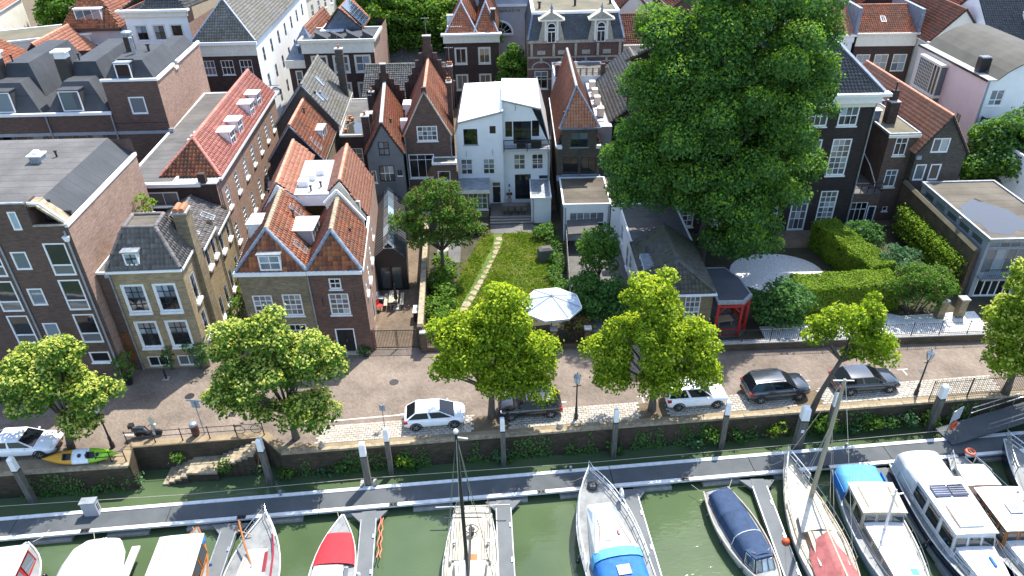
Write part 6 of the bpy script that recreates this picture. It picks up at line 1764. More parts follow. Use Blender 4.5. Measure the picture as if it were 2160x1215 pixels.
for x0, x1 in ((.2, 4.4), (4.0, 7.2)):
	xm = (x0 + x1) / 2
	h.roof([(x0, 0, 9.7), (x1, 0, 9.7), (xm, 3.2, 13.0)], "tile_old_orange", .28, .36)
	h.roof([(x1, 0, 9.7), (x1, 16, 9.7), (xm, 16, 13), (xm, 3.2, 13)], "tile_old_orange", .28, .36); h.roof([(x0, 16, 9.7), (x0, 0, 9.7), (xm, 3.2, 13), (xm, 16, 13)], "tile_old_orange", .28, .36)
	h.ridge((x0, 0, 9.8), (xm, 3.2, 13.06), "lead"); h.ridge((x1, 0, 9.8), (xm, 3.2, 13.06), "lead"); h.ridge((xm, 3.2, 13.06), (xm, 16, 13.06), "lead")
h.chimney(5.2, 4.2, 11, 14.6, 1.0, .8, "dark_brick", 1); h.chimney(.9, 3.0, 10, 11.4, 1.2, 1.0, "white_paint", 0); h.chimney(6.6, 1.5, 9.6, 12.4, .6, .9, "dark_brick", 0)
h.part("air_duct", MB().box(.4, 2.4, .6, 1.2, 10.2, 10.5), "white_paint")

h = House("white_church", "tall white church wall with arched fanlight window and inscription", "church", -4.8, 114, 0, 0, "white_plaster")
h.wall((0, 0), (9.5, 0), 0, 20, [], mat="pale_grey_plaster"); h.wall((9.5, 0), (9.5, 24), 0, 20); h.wall((0, 24), (0, 0), 0, 20)
h.part("roof", MB().box(-.2, 9.7, -.2, 24, 20, 20.4), "lead")
ap = [(3.9 + 1.9 * math.cos(math.pi * t / 14), -.14, 6.2 + 1.9 * math.sin(math.pi * t / 14)) for t in range(15)]
h.part("arch_frame", MB().tube(ap + [ap[0]], .17, 6).extr([(1.9, -.02, 6.0), (5.9, -.02, 6.0), (5.9, -.02, 6.2), (1.9, -.02, 6.2)], (0, -.2, 0)), "white_paint")
fan = h.part("fanlight", MB().extr([(p_[0], -.03, p_[2]) for p_ in ap], (0, -.05, 0)), "glass")
for t in range(1, 7):
	a_ = math.pi * t / 7
	MB().bar((3.9, -.1, 6.2), (3.9 + 1.85 * math.cos(a_), -.1, 6.2 + 1.85 * math.sin(a_)), .07, .05).obj("glazing_bar", MATS["white_paint"], fan)
MB().tube([(3.9 + .8 * math.cos(math.pi * t / 10), -.1, 6.2 + .8 * math.sin(math.pi * t / 10)) for t in range(11)], .04, 5).obj("glazing_bar", MATS["white_paint"], fan)
for x_ in (.4, 8.2):
	h.part("pilaster", MB().box(x_, x_ + 1.0, -.3, 0, 0, 20), "white_plaster")
h.part("stringcourse", MB().box(0, 9.5, -.35, 0, 10.2, 10.5), "white_plaster")
lettering("inscription", "S.MARIA MAJOR A D 174", .5, h.root, (4.3, -.03, 9.4), "black_iron")

# --- twin house with ornate dormers
h = House("ornate_dormer_house", "ornate brick and stone double house with slate mansard and two pedimented dormers", "house", 2.7, 92, 0, 0, "red_brick")
W, E = 11.9, 10.3
ow = dict(nx=2, ny=2, transom=(.7,), fm="cream_paint", fw=.1, gm="glass")
h.wall((0, 0), (W, 0), 0, E, [dict(u=.8 + 2.6 * k + (.4 if k > 1 else 0), v=4.4, w=1.7, h=2.3, **ow) for k in range(4)])
h.wall((W, 0), (W, 14), 0, E); h.wall((0, 14), (0, 0), 0, E, mat="yellow_brick"); h.wall((W, 14), (0, 14), 0, E)
for z_, t_ in ((E - .15, .35), (8.3, .2), (6.9, .15), (5.6, .15)):
	h.part("stone_band", MB().box(-.05, W + .05, -.14 if t_ > .3 else -.05, 0, z_, z_ + t_), "stone_trim")
for k in range(4):
	u = .8 + 2.6 * k + (.4 if k > 1 else 0) + .85
	h.part("arch_relief", MB().tube([(u + 1.15 * math.cos(math.pi * t / 8), -.04, 7.1 + .75 * math.sin(math.pi * t / 8)) for t in range(9)], .1, 4).box(u - .14, u + .14, -.16, 0, 7.7, 8.3), "stone_trim")
	h.part("keystone", MB().box(u - .5, u + .5, -.1, 0, 8.75, 9.25), "stone_trim")
for k in range(5):
	h.part("console", MB().box(.3 + 2.75 * k, .6 + 2.75 * k, -.25, 0, 8.6, 10.1), "stone_trim")
h.part("downpipe", MB().tube([(W / 2, -.1, E), (W / 2, -.1, 0)], .06), "zinc")
h.roof([(0, -.1, E + .2), (W, -.1, E + .2), (W - .7, 1.5, 13.4), (.7, 1.5, 13.4)], "slate", .3, .26, flat_tile=True)
h.roof([(W, -.1, E + .2), (W, 14, E + .2), (W - .7, 13, 13.4), (W - .7, 1.5, 13.4)], "slate", .3, .26, flat_tile=True)
h.roof([(0, 14, E + .2), (0, -.1, E + .2), (.7, 1.5, 13.4), (.7, 13, 13.4)], "slate", .3, .26, flat_tile=True)
h.part("roof_flat", MB().box(.9, W - .9, 1.7, 13, 13.3, 13.45), "felt_moss")
h.part("roof_rim", MB().box(.5, W - .5, 1.3, 1.7, 13.3, 13.6).box(.5, .9, 1.7, 13, 13.3, 13.6).box(W - .9, W - .5, 1.7, 13, 13.3, 13.6), "white_paint")
h.part("hip_flashing", MB().bar((0, -.1, E + .3), (.7, 1.5, 13.5), .25, .15), "lead"); h.part("hip_flashing", MB().bar((W, -.1, E + .3), (W - .7, 1.5, 13.5), .25, .15), "lead")
for xc in (2.9, 9.0):
	dd = h.part("ornate_dormer", MB().box(xc - 1.15, xc + 1.15, -.22, 2.2, E + .2, 13.0), "stone_trim")
	MB().extr([(xc - 1.5, -.4, 13.0), (xc + 1.5, -.4, 13.0), (xc, -.4, 13.9)], (0, 1.9, 0)).obj("pediment", MATS["stone_trim"], dd)
	MB().box(xc - 1.6, xc + 1.6, -.5, 1.4, 12.82, 13.0).obj("pediment_cornice", MATS["cream_paint"], dd)
	MB().box(xc - .85, xc - .6, -.36, -.2, E + .2, 12.8).box(xc + .6, xc + .85, -.36, -.2, E + .2, 12.8).obj("dormer_column", MATS["cream_paint"], dd)
	MB().hexa([(xc - 1.6, -.2, E + .2), (xc - 1.15, -.2, E + .2), (xc - 1.15, .2, E + .2), (xc - 1.6, .2, E + .2)], [(xc - 1.25, -.2, 12.0), (xc - 1.15, -.2, 12.2), (xc - 1.15, .2, 12.2), (xc - 1.25, .2, 12.0)]).hexa([(xc + 1.15, -.2, E + .2), (xc + 1.6, -.2, E + .2), (xc + 1.6, .2, E + .2), (xc + 1.15, .2, E + .2)], [(xc + 1.15, -.2, 12.2), (xc + 1.25, -.2, 12.0), (xc + 1.25, .2, 12.0), (xc + 1.15, .2, 12.2)]).obj("scroll", MATS["stone_trim"], dd)
	MB().lathe([(.18, 0), (.1, .25), (.22, .4), (.05, .75), (.02, 1.0)], 8, (xc, -.2, 13.9)).obj("finial", MATS["lead"], dd)
	wa = [(xc + .5 * math.cos(math.pi * t / 8), -.3, 12.1 + .5 * math.sin(math.pi * t / 8)) for t in range(9)]
	MB().extr([(xc + .52, -.23, 10.3), *[(p_[0], -.23, p_[2]) for p_ in wa], (xc - .52, -.23, 10.3)], (0, -.03, 0)).obj("pane", MATS["glass"], dd)
	MB().tube(wa + [(xc - .5, -.3, 10.3), (xc + .5, -.3, 10.3), wa[0]], .07, 5).bar((xc - .5, -.3, 12.0), (xc + .5, -.3, 12.0), .08, .09).bar((xc, -.3, 10.3), (xc, -.3, 11.6), .06, .06).bar((xc - .5, -.3, 11.55), (xc + .5, -.3, 11.55), .08, .08).obj("window_frame", MATS["white_paint"], dd)
for (x_, y_) in ((1.6, 4.0), (6.2, 5.2), (10.8, 6.0)):
	h.vent(x_, y_, 13.45, .9, .15)
# low rear roof with pale parapet posts between this and the tile-hip house
h = House("balustrade_building", "low rear building with pale balustrade in front of the ornate house", "building", 5.6, 84.5, 0, 0, "white_plaster")
h.wall((0, 0), (6, 0), 0, 8.0, [dict(u=.8, v=5.8, w=1.2, h=1.4, nx=2, ny=2)]); h.wall((6, 0), (6, 6), 0, 8); h.wall((0, 6), (0, 0), 0, 8)
h.flat(0, 6, 0, 6, 8.1, "felt_grey")
br = h.part("balustrade", MB().box(0, 6, .1, .25, 9.0, 9.1).box(0, 6, .1, .25, 8.5, 8.56), "sandstone")
for k in range(9):
	MB().box(.02 + k * .72, .2 + k * .72, .08, .27, 8.2, 9.0).obj("baluster", MATS["sandstone"], br)
for x_ in (.3, 5.6):
	MB().box(x_ - .25, x_ + .25, -.05, .45, 8.1, 9.5).obj("pier", MATS["brown_brick"], br)

h = gable_block("grey_hall", "low hall with old grey mossy pantile roof left of the big tree", 10.2, 70.5, 0, 8.5, 16, 7.4, 10.6, "tile_old_grey", "dark_brick", [dict(u=1.6, v=5.2, w=1.7, h=1.8, nx=2, ny=2, gm="glass")])
h.part("gable_hip", MB().extr([(0.3, -.4, 7.3), (8.2, -.4, 7.3), (4.25, -.25, 10.4)], (0, .15, 0)), "felt_dark")
eaves_block("brick_cream_cornice_house", "red brick house with cream cornice behind the big tree", 15.4, 97, 0, 8, 10, 8.4, 11.2, "tile_brown", "red_brick", [dict(u=1.0, v=4.6, w=2.0, h=1.9, nx=3, ny=2, fm="cream_paint", gm="glass_curtain"), dict(u=4.6, v=4.6, w=2.0, h=1.9, nx=3, ny=2, fm="cream_paint")], cornice="cream_paint")

# --- upper right rows
ww = dict(nx=2, ny=2, fm="cream_paint", fw=.12, gm="glass_painted_sky", sill=None)
h = eaves_block("white_eaves_house", "white plastered house with orange roof at the upper right", 37.6, 97.5, -3, 8.0, 10, 9.0, 12.0, "tile_orange", "white_plaster")
h.part("parapet", MB().box(7.9, 8.3, -.3, 10, 8.8, 12.4), "lead")
h = eaves_block("brown_eaves_house", "brown brick house with white frieze and orange roof, upper right", 46.0, 97.0, -3, 7.6, 9, 9.2, 11.8, "tile_old_orange", "dark_brick", [dict(u=.5 + 2.4 * k, v=4.2, w=1.8, h=2.3, **ww) for k in range(3)], cornice="cream_paint", ch=1.6)
h.part("parapet", MB().box(7.4, 7.8, -.3, 9, 9.0, 12.2), "lead")
h.skylight([(-.1, -.2, 9.25), (7.7, -.2, 9.25), (7.7, 4.5, 11.8)], 3.4, 2.0, .7, 1.1)
h = gable_block("cream_hip_house", "cream house with brown pantile roof and arched windows, upper right", 53.6, 93.5, -3, 7.0, 16, 8.8, 12.6, "tile_brown", "cream_plaster", [dict(u=.8, v=4.6, w=1.4, h=2.0, nx=2, ny=2, fm="cream_paint", casing=.12), dict(u=4.2, v=4.6, w=1.4, h=2.0, nx=2, ny=2, fm="cream_paint", casing=.12), dict(u=.8, v=1.2, w=1.4, h=2.3, nx=2, ny=2, fm="cream_paint", casing=.12)])
h.part("cornice", MB().box(-.2, 7.3, -.4, 0, 8.2, 8.9), "cream_paint")
h = eaves_block("large_dark_roof_house", "large house with dark grey pantile roof and white dormer, upper right", 58.5, 88, -3, 30, 14, 9.2, 14.5, "tile_black", "white_plaster")
h.dormer(5.5, 1.3, 10.2, 2.2, 2.4, 2.4, side="white_paint", top="white_paint", nx=3, ny=3, gm="glass")
for i, (x, y, W, D, E, ZR, tile, lab) in enumerate((
		(40, 108, 9, 14, 8.5, 12.5, "tile_brown", "brown pantile roof right behind the white eaves house"),
		(50, 110, 9, 18, 8.5, 13.0, "tile_brown", "brown pantile gable roof behind the brown eaves house"),
		(60, 104, 12, 20, 9.0, 14.0, "tile_brown", "dark red pantile roof behind the large dark roof"),
		(74, 112, 12, 18, 9.0, 14.0, "tile_brown", "dark red roof at the upper right corner"),
		(52, 132, 16, 14, 9.0, 13.0, "tile_old_orange", "far orange roof near the top edge, right"),
		(72, 135, 16, 14, 9.0, 13.0, "tile_brown", "far brown roof near the top right corner"),
		(26, 118, 10, 14, 8.5, 12.5, "tile_brown", "brown roof seen through the top of the big tree"),
		(15, 112, 8, 12, 8.0, 12.0, "tile_brown", "dark brown roof right of the ornate house"),
		(8, 125, 9, 14, 9.0, 13.0, "tile_old_grey", "grey roof behind the ornate house"),
		(-62, 112, 9, 16, 11.0, 15.0, "tile_orange", "far orange roof above the dormer hip house"),
		(-24, 122, 9, 16, 7.0, 11.0, "tile_brown", "brown roof left of the courtyard trees"))):
	gable_block("far_house", "house with " + lab, x, y, random.uniform(-4, 4), W, D, E, ZR, tile, random.choice(["dark_brick", "brown_brick", "cream_plaster"]), [dict(u=W * .25, v=E - 2.6, w=1.3, h=1.8, nx=2, ny=2), dict(u=W * .6, v=E - 2.6, w=1.3, h=1.8, nx=2, ny=2)], group=None)
h = House("bright_flat_roof_building", "far building with bright white flat roof near the top edge", "building", 19, 135, 0, 0, "white_plaster")
h.wall((0, 0), (18, 0), 0, 10, [dict(u=1 + 3.3 * k, v=6.8, w=1.5, h=1.8, nx=2, ny=1) for k in range(5)]); h.wall((0, 14), (0, 0), 0, 10); h.flat(0, 18, 0, 14, 10.1, "white_membrane")
# ------------------------------------------------------------------ trees and plants
def leaf_mesh(name, c, n, size, mat, asp=0.7, curl=0.35):
	k = len(c)
	n = n / np.linalg.norm(n, axis=1, keepdims=True)
	t = RNG.normal(size=(k, 3)); t -= (t * n).sum(1, keepdims=True) * n; t /= np.linalg.norm(t, axis=1, keepdims=True)
	b = np.cross(n, t)
	s = size * RNG.uniform(.65, 1.25, (k, 1))
	v = np.empty((k, 4, 3))
	v[:, 0] = c - t * s; v[:, 1] = c + b * s * asp + n * s * curl * .3
	v[:, 2] = c + t * s - n * s * curl; v[:, 3] = c - b * s * asp + n * s * curl * .3
	q = np.arange(k * 4).reshape(k, 4)
	return np_mesh(name, v.reshape(-1, 3), q, MATS[mat])

def clump_points(clumps, dens, low=-0.55, flat=.75, shell=.55):
	C, Nn = [], []
	for (x, y, z, r) in clumps:
		k = max(6, int(dens * r * r))
		d = RNG.normal(size=(k * 2, 3)); d /= np.linalg.norm(d, axis=1, keepdims=True)
		d = d[d[:, 2] > low][:k]
		rr = r * (shell + (1.08 - shell) * RNG.random((len(d), 1)) ** .6)
		rr = rr * (1 + np.minimum(RNG.exponential(.10, rr.shape), .6))
		C.append(np.array([x, y, z]) + d * rr * np.array([1, 1, flat]))
		Nn.append(d * .7 + RNG.normal(0, .55, d.shape) + np.array([0, 0, .45]))
	return np.concatenate(C), np.concatenate(Nn)

def crown_clumps(n, c, rad, r0, r1, seed, bottom=-.75, hollow=.55, bump=.18):
	rg = np.random.default_rng(seed)
	out = []
	tries = 0
	while len(out) < n and tries < n * 40:
		tries += 1
		d = rg.normal(size=3); d /= np.linalg.norm(d)
		if d[2] < bottom:
			continue
		f = hollow + (1 - hollow) * rg.random() ** .5
		f *= 1 + bump * math.sin(d[0] * 5 + seed) * math.cos(d[1] * 4 + d[2] * 6 + seed)
		p = np.array(c) + d * np.array(rad) * f
		r = rg.uniform(r0, r1)
		if any((p[0] - q[0]) ** 2 + (p[1] - q[1]) ** 2 + (p[2] - q[2]) ** 2 < (.55 * (r + q[3])) ** 2 for q in out):
			continue
		out.append((p[0], p[1], p[2], r))
	return out

def tree(name, label, x, y, clumps, trunk_r, fork_z, leaf, leaf_size, dens, top=None, top_dens=0, top_size=None, lean=(0, 0), limbs=9, group=None, cat="tree", low=-.55, z=0.0, bark="bark"):
	t = thing(name, label, cat, (x, y, z), 0, group)
	cl = [(a - x, b - y, c - z, r) for a, b, c, r in clumps]
	fx, fy = lean
	path = [(0, 0, -.2), (fx * .25, fy * .25, fork_z * .35), (fx * .7, fy * .7, fork_z * .75), (fx, fy, fork_z)]
	tk = MB().tube(path, [trunk_r * 1.35, trunk_r, trunk_r * .85, trunk_r * .75], 10).obj("trunk", MATS[bark], t, True)
	sel = sorted(cl, key=lambda q: random.random())[:limbs]
	for (a, b, c, r) in sel:
		m = Vector((fx, fy, fork_z)).lerp(Vector((a, b, c)), .5) + V(random.uniform(-.3, .3), random.uniform(-.3, .3), -.15)
		MB().tube([(fx, fy, fork_z - .25), m, (a, b, c)], [trunk_r * .55, trunk_r * .32, trunk_r * .12], 6).obj("limb", MATS[bark], tk, True)
	c, n = clump_points(cl, dens, low)
	cr = place(leaf_mesh("crown", c, n, leaf_size, leaf), "crown", t)
	cr["kind"] = "stuff"
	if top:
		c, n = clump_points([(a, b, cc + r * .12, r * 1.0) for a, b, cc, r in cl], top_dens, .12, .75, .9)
		o = place(leaf_mesh("crown_top", c, n, top_size or leaf_size, top), "crown_top", t)  # upper layer: lime flowers, shoot tips, and the big tree's painted sunlit leaves
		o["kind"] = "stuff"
	return t

LG = "lime trees along the quay"

def lobes(L, r0=.45, r1=.85, seed=0):
	return [q for i, (a, b_, c_, ra, rc, n_) in enumerate(L) for q in crown_clumps(n_, (a, b_, c_), (ra, ra * .88, rc), r0, r1, seed + i, hollow=.3, bump=.3)]

LT = ("leaf_lime", .105, 620, "leaf_lime_gold", 250, .095)
LF = ("leaf_mid", .11, 520, "leaf_lime_flower", 270, .10)
tree("lime_tree", "flowering lime tree at the left edge above the kayak", -28.46, 33.83, lobes([(-27.7, 34.1, 5.2, 2.0, 2.0, 26), (-30.0, 34.0, 4.7, 1.2, 1.1, 10), (-25.7, 34.0, 3.9, 1.0, 1.1, 9), (-27.0, 34.2, 7.2, 1.1, 1.0, 9), (-29.3, 34.2, 6.5, 1.0, .9, 8), (-26.9, 33.6, 2.7, .8, .6, 5)], seed=300), .2, 2.4, *LF, (.5, .1), 14, LG)
tree("lime_tree", "open-branched flowering lime tree beside the stone stairs", -14.13, 34.21, lobes([(-16.9, 34.6, 7.4, 1.0, 1.1, 10), (-14.6, 34.9, 7.9, 1.2, 1.1, 13), (-11.8, 34.6, 6.2, 1.5, 1.4, 18), (-17.6, 34.1, 3.9, 1.4, .9, 12), (-15.2, 34.0, 5.4, 1.8, 1.3, 22), (-12.6, 33.4, 3.2, 1.3, 1.0, 12), (-13.6, 35.4, 5.8, 1.7, 1.5, 14), (-15.6, 33.4, 2.9, .8, .7, 5)], .45, .75, 320), .2, 2.3, *LF, (-.1, .1), 18, LG)
tree("lime_tree", "full lime tree between the white hatchback and the black hatchback", -1.55, 35.77, lobes([(-1.6, 35.9, 6.0, 2.3, 2.5, 40), (-.7, 36.0, 8.6, 1.3, 1.3, 14), (-3.7, 35.8, 6.9, 1.1, 1.2, 11), (-3.6, 35.5, 4.4, 1.1, 1.1, 10), (1.0, 35.8, 5.2, 1.3, 1.4, 16), (1.2, 35.4, 3.3, .9, .9, 7), (-1.0, 35.3, 3.2, 1.4, .8, 9)], seed=340), .23, 2.4, *LT, (.1, .1), 16, LG)
tree("lime_tree", "full lime tree standing beside the small white van", 9.13, 36.1, lobes([(8.6, 36.2, 6.0, 2.2, 2.5, 38), (8.5, 36.4, 8.9, 1.3, 1.2, 14), (6.0, 36.0, 5.4, 1.1, 1.3, 12), (6.2, 35.8, 3.6, 1.0, .9, 9), (11.1, 36.2, 5.6, 1.3, 1.4, 15), (12.0, 35.9, 3.6, 1.0, .9, 10), (9.5, 35.7, 3.1, 1.2, .8, 9)], seed=360), .23, 2.4, *LT, (0, .1), 16, LG)
tree("lime_tree", "leaning young tree between the two dark parked cars", 19.5, 35.5, lobes([(20.6, 36.1, 6.6, 1.6, 1.3, 17), (22.4, 36.0, 4.7, 1.1, 1.0, 11), (19.0, 36.0, 6.2, .8, .8, 6), (21.6, 36.2, 7.6, .8, .8, 7), (22.0, 35.7, 6.0, 1.0, .9, 9)], .4, .75, 380), .17, 4.2, "leaf_lime", .105, 540, "leaf_lime_gold", 90, .095, (1.3, .4), 14, LG)
tree("lime_tree", "lime tree behind the iron fence at the right edge", 33.15, 36.91, lobes([(32.8, 37.2, 6.6, 2.1, 2.3, 30), (32.0, 37.2, 9.0, 1.1, 1.0, 9), (30.9, 37.0, 6.4, .9, 1.3, 9), (31.6, 36.6, 3.6, 1.0, 1.0, 9), (34.6, 37.0, 4.6, 1.5, 1.6, 14), (33.0, 36.7, 2.6, .8, .9, 6)], seed=400), .22, 2.6, "leaf_lime", .115, 460, "leaf_lime_flower", 160, .10, (0, .1), 12, LG)
tree("lime_tree", "dark lime tree far right beyond the iron fence", 41.0, 37.6, crown_clumps(40, (41.0, 37.9, 5.8), (3.0, 2.6, 3.4), .7, 1.05, 58, hollow=.3), .22, 2.6, "leaf_lime", .16, 240, "leaf_lime_flower", 40, .12, (0, .1), 9, LG)

bc = lobes([(16.4, 53.8, 9.5, 5.8, 4.6, 95), (16.6, 53.6, 15.5, 5.6, 4.2, 85), (17.2, 53.6, 20.6, 4.6, 3.2, 50), (10.6, 53.6, 11.0, 2.0, 2.6, 20), (10.4, 53.8, 8.2, 1.7, 1.5, 13), (11.2, 54.0, 16.0, 1.8, 2.2, 16), (11.6, 53.8, 20.2, 1.4, 1.4, 9), (22.0, 54.6, 17.6, 2.1, 2.3, 20), (23.6, 55.0, 15.0, 1.3, 1.4, 9), (21.4, 53.8, 11.8, 1.8, 2.2, 15), (20.6, 53.0, 7.6, 1.9, 1.8, 14), (24.8, 56.6, 8.2, 1.1, 1.2, 7), (23.2, 55.4, 6.6, 1.0, .9, 6), (18.6, 51.8, 4.6, 2.4, 1.4, 13), (22.4, 54.4, 21.0, 1.4, 1.2, 8)], .75, 1.45, 500)
tree("chestnut_tree", "huge dark green tree towering over the right garden", 16.35, 54.6, bc, .5, 5.5, "leaf_dark", .125, 430, "leaf_dark_sunlit", 130, .115, (.4, -.2), 46, low=-.6)

tree("garden_tree", "broad garden tree with reddish shoot tips beside the lawn", -5.95, 53.98, lobes([(-6.2, 54.2, 6.0, 2.0, 1.8, 26), (-8.6, 54.0, 5.0, 1.2, 1.0, 10), (-3.9, 54.2, 5.6, 1.3, 1.0, 11), (-5.6, 54.6, 8.0, 1.2, .9, 9), (-7.6, 54.4, 7.2, 1.0, .8, 7), (-4.6, 53.4, 4.0, 1.1, .8, 7), (-7.4, 53.4, 3.8, 1.0, .7, 6)], .4, .75, 440), .17, 2.6, "leaf_mid", .105, 460, "leaf_red", 55, .10, (0, .1), 12)
tree("small_tree", "small bright green tree by the low garden wing window", 7.4, 52.0, crown_clumps(30, (7.2, 52.1, 3.1), (1.5, 1.5, 2.0), .45, .75, 75, hollow=.3), .09, 1.0, "leaf_mid", .13, 340, None, limbs=8)
tree("courtyard_tree", "large pale green tree in the far courtyard, left one", -18.6, 109, crown_clumps(80, (-18.6, 109, 9.5), (4.6, 4.4, 5.2), .9, 1.5, 81, hollow=.3), .3, 3.5, "leaf_mid", .24, 130, "leaf_hedge", 30, .22)
tree("courtyard_tree", "large pale green tree in the far courtyard, right one", -11.8, 109.5, crown_clumps(80, (-11.8, 109.5, 9.0), (4.8, 4.2, 5.0), .9, 1.5, 82, hollow=.3), .3, 3.5, "leaf_mid", .24, 130, "leaf_hedge", 30, .22)
tree("courtyard_tree", "green tree standing right of the dark cornice house", .9, 97.5, crown_clumps(34, (.9, 97.8, 5.2), (1.7, 2.0, 3.4), .6, 1.0, 83, hollow=.3), .14, 2, "leaf_mid", .2, 170)
tree("courtyard_tree", "bright small tree in front of the church window", -2.0, 111, crown_clumps(20, (-2.1, 111, 7.0), (1.2, 1.2, 2.0), .5, .8, 84, hollow=.3), .1, 4, "leaf_hedge", .2, 190)
tree("edge_tree", "dense green tree before the pink and white house, right edge", 47.5, 64.5, crown_clumps(96, (47.6, 64.6, 4.8), (3.6, 3.0, 4.2), .7, 1.2, 85, hollow=.3), .25, 2.4, "leaf_mid", .19, 220, "leaf_bluegreen", 40, .17)
tree("far_tree", "green tree at the upper left between the roofs", -72, 128, crown_clumps(40, (-72, 128, 8), (7, 5, 5), 1.2, 1.8, 86, hollow=.3), .3, 3, "leaf_mid", .3, 100)
tree("far_tree", "green tree beside the back street at the top", -31, 150, crown_clumps(40, (-31, 150, 6), (5, 6, 5), 1.2, 1.8, 87, hollow=.3), .3, 3, "leaf_mid", .3, 100)

def bush(name, label, clumps, leaf, size=.12, dens=300, top=None, td=60, cat="bush", group=None, low=-.3):
	x = sum(c[0] for c in clumps) / len(clumps); y = sum(c[1] for c in clumps) / len(clumps)
	t = thing(name, label, cat, (x, y, 0), 0, group)
	cl = [(a - x, b - y, c, r) for a, b, c, r in clumps]
	for (a, b, c, r) in cl[:7]:
		MB().tube([(a * .3, b * .3, min(0, c - 1)), (a * .7, b * .7, c * .6), (a, b, c)], [.05, .035, .015], 5).obj("stem", MATS["bark"], t)
	c, n = clump_points(cl, dens, low)
	o = place(leaf_mesh("foliage", c, n, size, leaf), "foliage", t); o["kind"] = "stuff"
	if top:
		c, n = clump_points(cl, td, .1, .75, .92)
		o = place(leaf_mesh("shoots", c, n, size, top), "shoots", t); o["kind"] = "stuff"
	return t

def blob(n, x, y, z, rx, ry, rz, r0, r1, seed, hollow=.3):
	return crown_clumps(n, (x, y, z), (rx, ry, rz), r0, r1, seed, bottom=-.6, hollow=hollow)

bush("garden_shrub", "large dark glossy shrub right of the red pavilion", blob(40, 20.4, 45.4, 1.7, 2.1, 1.3, 1.9, .45, .8, 101), "leaf_dark", .12, 330, "leaf_bluegreen", 50)
bush("garden_shrub", "pale bluish shrub behind the clipped hedge", blob(30, 32.0, 51.0, 1.7, 2.2, 1.6, 1.5, .45, .75, 102), "leaf_bluegreen", .12, 330)
bush("japanese_maple", "rounded maple with fine leaves by the white gravel path", blob(46, 31.6, 46.9, 2.2, 2.2, 1.6, 1.8, .45, .75, 103), "leaf_mid", .10, 380, "leaf_red", 30, cat="tree")
bush("garden_shrub", "dark shrubs with red roses near the brick tower", blob(26, 31.6, 57.0, 1.2, 1.6, 2.0, 1.2, .4, .65, 104), "leaf_dark", .12, 300, "leaf_bluegreen", 30)
bush("wall_hedge", "clipped climbing hedge along the tall garden wall", [(35.9, 49.6 + .55 * k, 1.0 + j * .9, .62) for k in range(18) for j in range(3)], "leaf_hedge", .1, 260, cat="hedge")
bush("garden_shrub", "dense green shrubs along the garden fence below the small tree", blob(34, 6.2, 48.6, 1.1, 1.4, 2.6, 1.3, .45, .75, 105), "leaf_dark", .12, 320, "leaf_mid", 50)
bush("garden_shrub", "dark shrub behind the octagonal parasol by the studio", blob(24, 8.0, 48.0, 1.2, 1.3, 2.0, 1.3, .45, .7, 106), "leaf_dark", .12, 320)
bush("garden_shrub", "sprawling yellowish shrub by the garden front railing", blob(16, 4.9, 44.2, .9, 1.0, .8, .9, .35, .55, 107), "leaf_red", .12, 160, "leaf_hedge", 40)
bush("flower_bed", "tall leafy border along the left side of the lawn", [(-6.0 + .5 * math.sin(k), 45.2 + .62 * k, .5 + .3 * math.sin(k * 1.7), .75) for k in range(17)] + [(-5.3 + .4 * math.sin(k * 2), 45.5 + .8 * k, .3, .55) for k in range(9)], "leaf_mid", .12, 300, "leaf_hedge", 50)
bush("flower_bed", "overgrown leafy border along the right lawn fence", [(3.9 + .35 * math.sin(k * 1.3), 50.0 + .75 * k, .4 + .3 * math.sin(k * 2.1), .6) for k in range(15)] + [(2.6 + .3 * k, 60.0 + .25 * k, .7, .7) for k in range(4)], "leaf_mid", .12, 280, "leaf_bluegreen", 40)
bush("garden_shrub", "red-tipped shrubs left of the garden steps", [(-4.8 + .5 * k, 61.2 + .2 * (k % 2), .6, .65) for k in range(5)] + [(-6.2, 60.8, .9, .8)], "leaf_mid", .12, 300, "leaf_red", 60)
bush("roof_terrace_plant", "green and purple potted shrubs on the link terrace", [(-27.7, 49.6, 9.0, .5), (-27.5, 50.2, 9.3, .5), (-27.9, 50.0, 9.8, .45), (-27.6, 49.3, 8.7, .4)], "leaf_hedge", .11, 330)
bush("facade_climber", "climbing rose on the ochre house between the cellar windows", [(-25.0, 41.6, .6, .4), (-24.95, 41.6, 1.3, .42), (-24.9, 41.65, 1.8, .35)], "leaf_dark", .10, 330)
bush("facade_climber", "flowering climber on the corner of the ochre house", [(-22.7, 41.6, .7, .45), (-22.9, 41.6, 1.5, .5), (-22.4, 41.55, 1.9, .5), (-23.4, 41.6, 2.0, .38), (-22.3, 41.7, 1.1, .4)], "leaf_dark", .10, 330, "leaf_bluegreen", 60)
bush("potted_shrub", "tall potted bamboo before the brown link building", [(-27.7, 40.7, .9, .55), (-27.8, 40.5, 1.6, .5), (-27.5, 40.9, 1.9, .4), (-27.6, 40.3, .5, .45)], "leaf_mid", .11, 300)
bush("alley_shrub", "green shrub growing in the alley beside the ochre wing", [(-21.9, 46.8, .6, .6), (-22.0, 47.8, .8, .7), (-22.1, 48.8, .9, .65), (-22.0, 48.2, 1.5, .5)], "leaf_mid", .11, 320)
bush("alley_shrub", "tall climber at the far end of the alley", [(-23.2 - .1 * k, 58 + 1.6 * k, 1.2 + .5 * (k % 3), .8) for k in range(12)], "leaf_mid", .13, 260)
bush("alley_shrub", "climber on the ochre wing at mid alley", [(-22.3, 51.0, 1.0, .6), (-22.4, 52.0, 1.4, .65), (-22.5, 52.6, 2.2, .6)], "leaf_hedge", .12, 300)
bush("potted_shrub", "round box shrub left of the black front door", [(-14.0, 42.9, .35, .42), (-13.6, 42.85, .3, .36)], "leaf_dark", .08, 420)
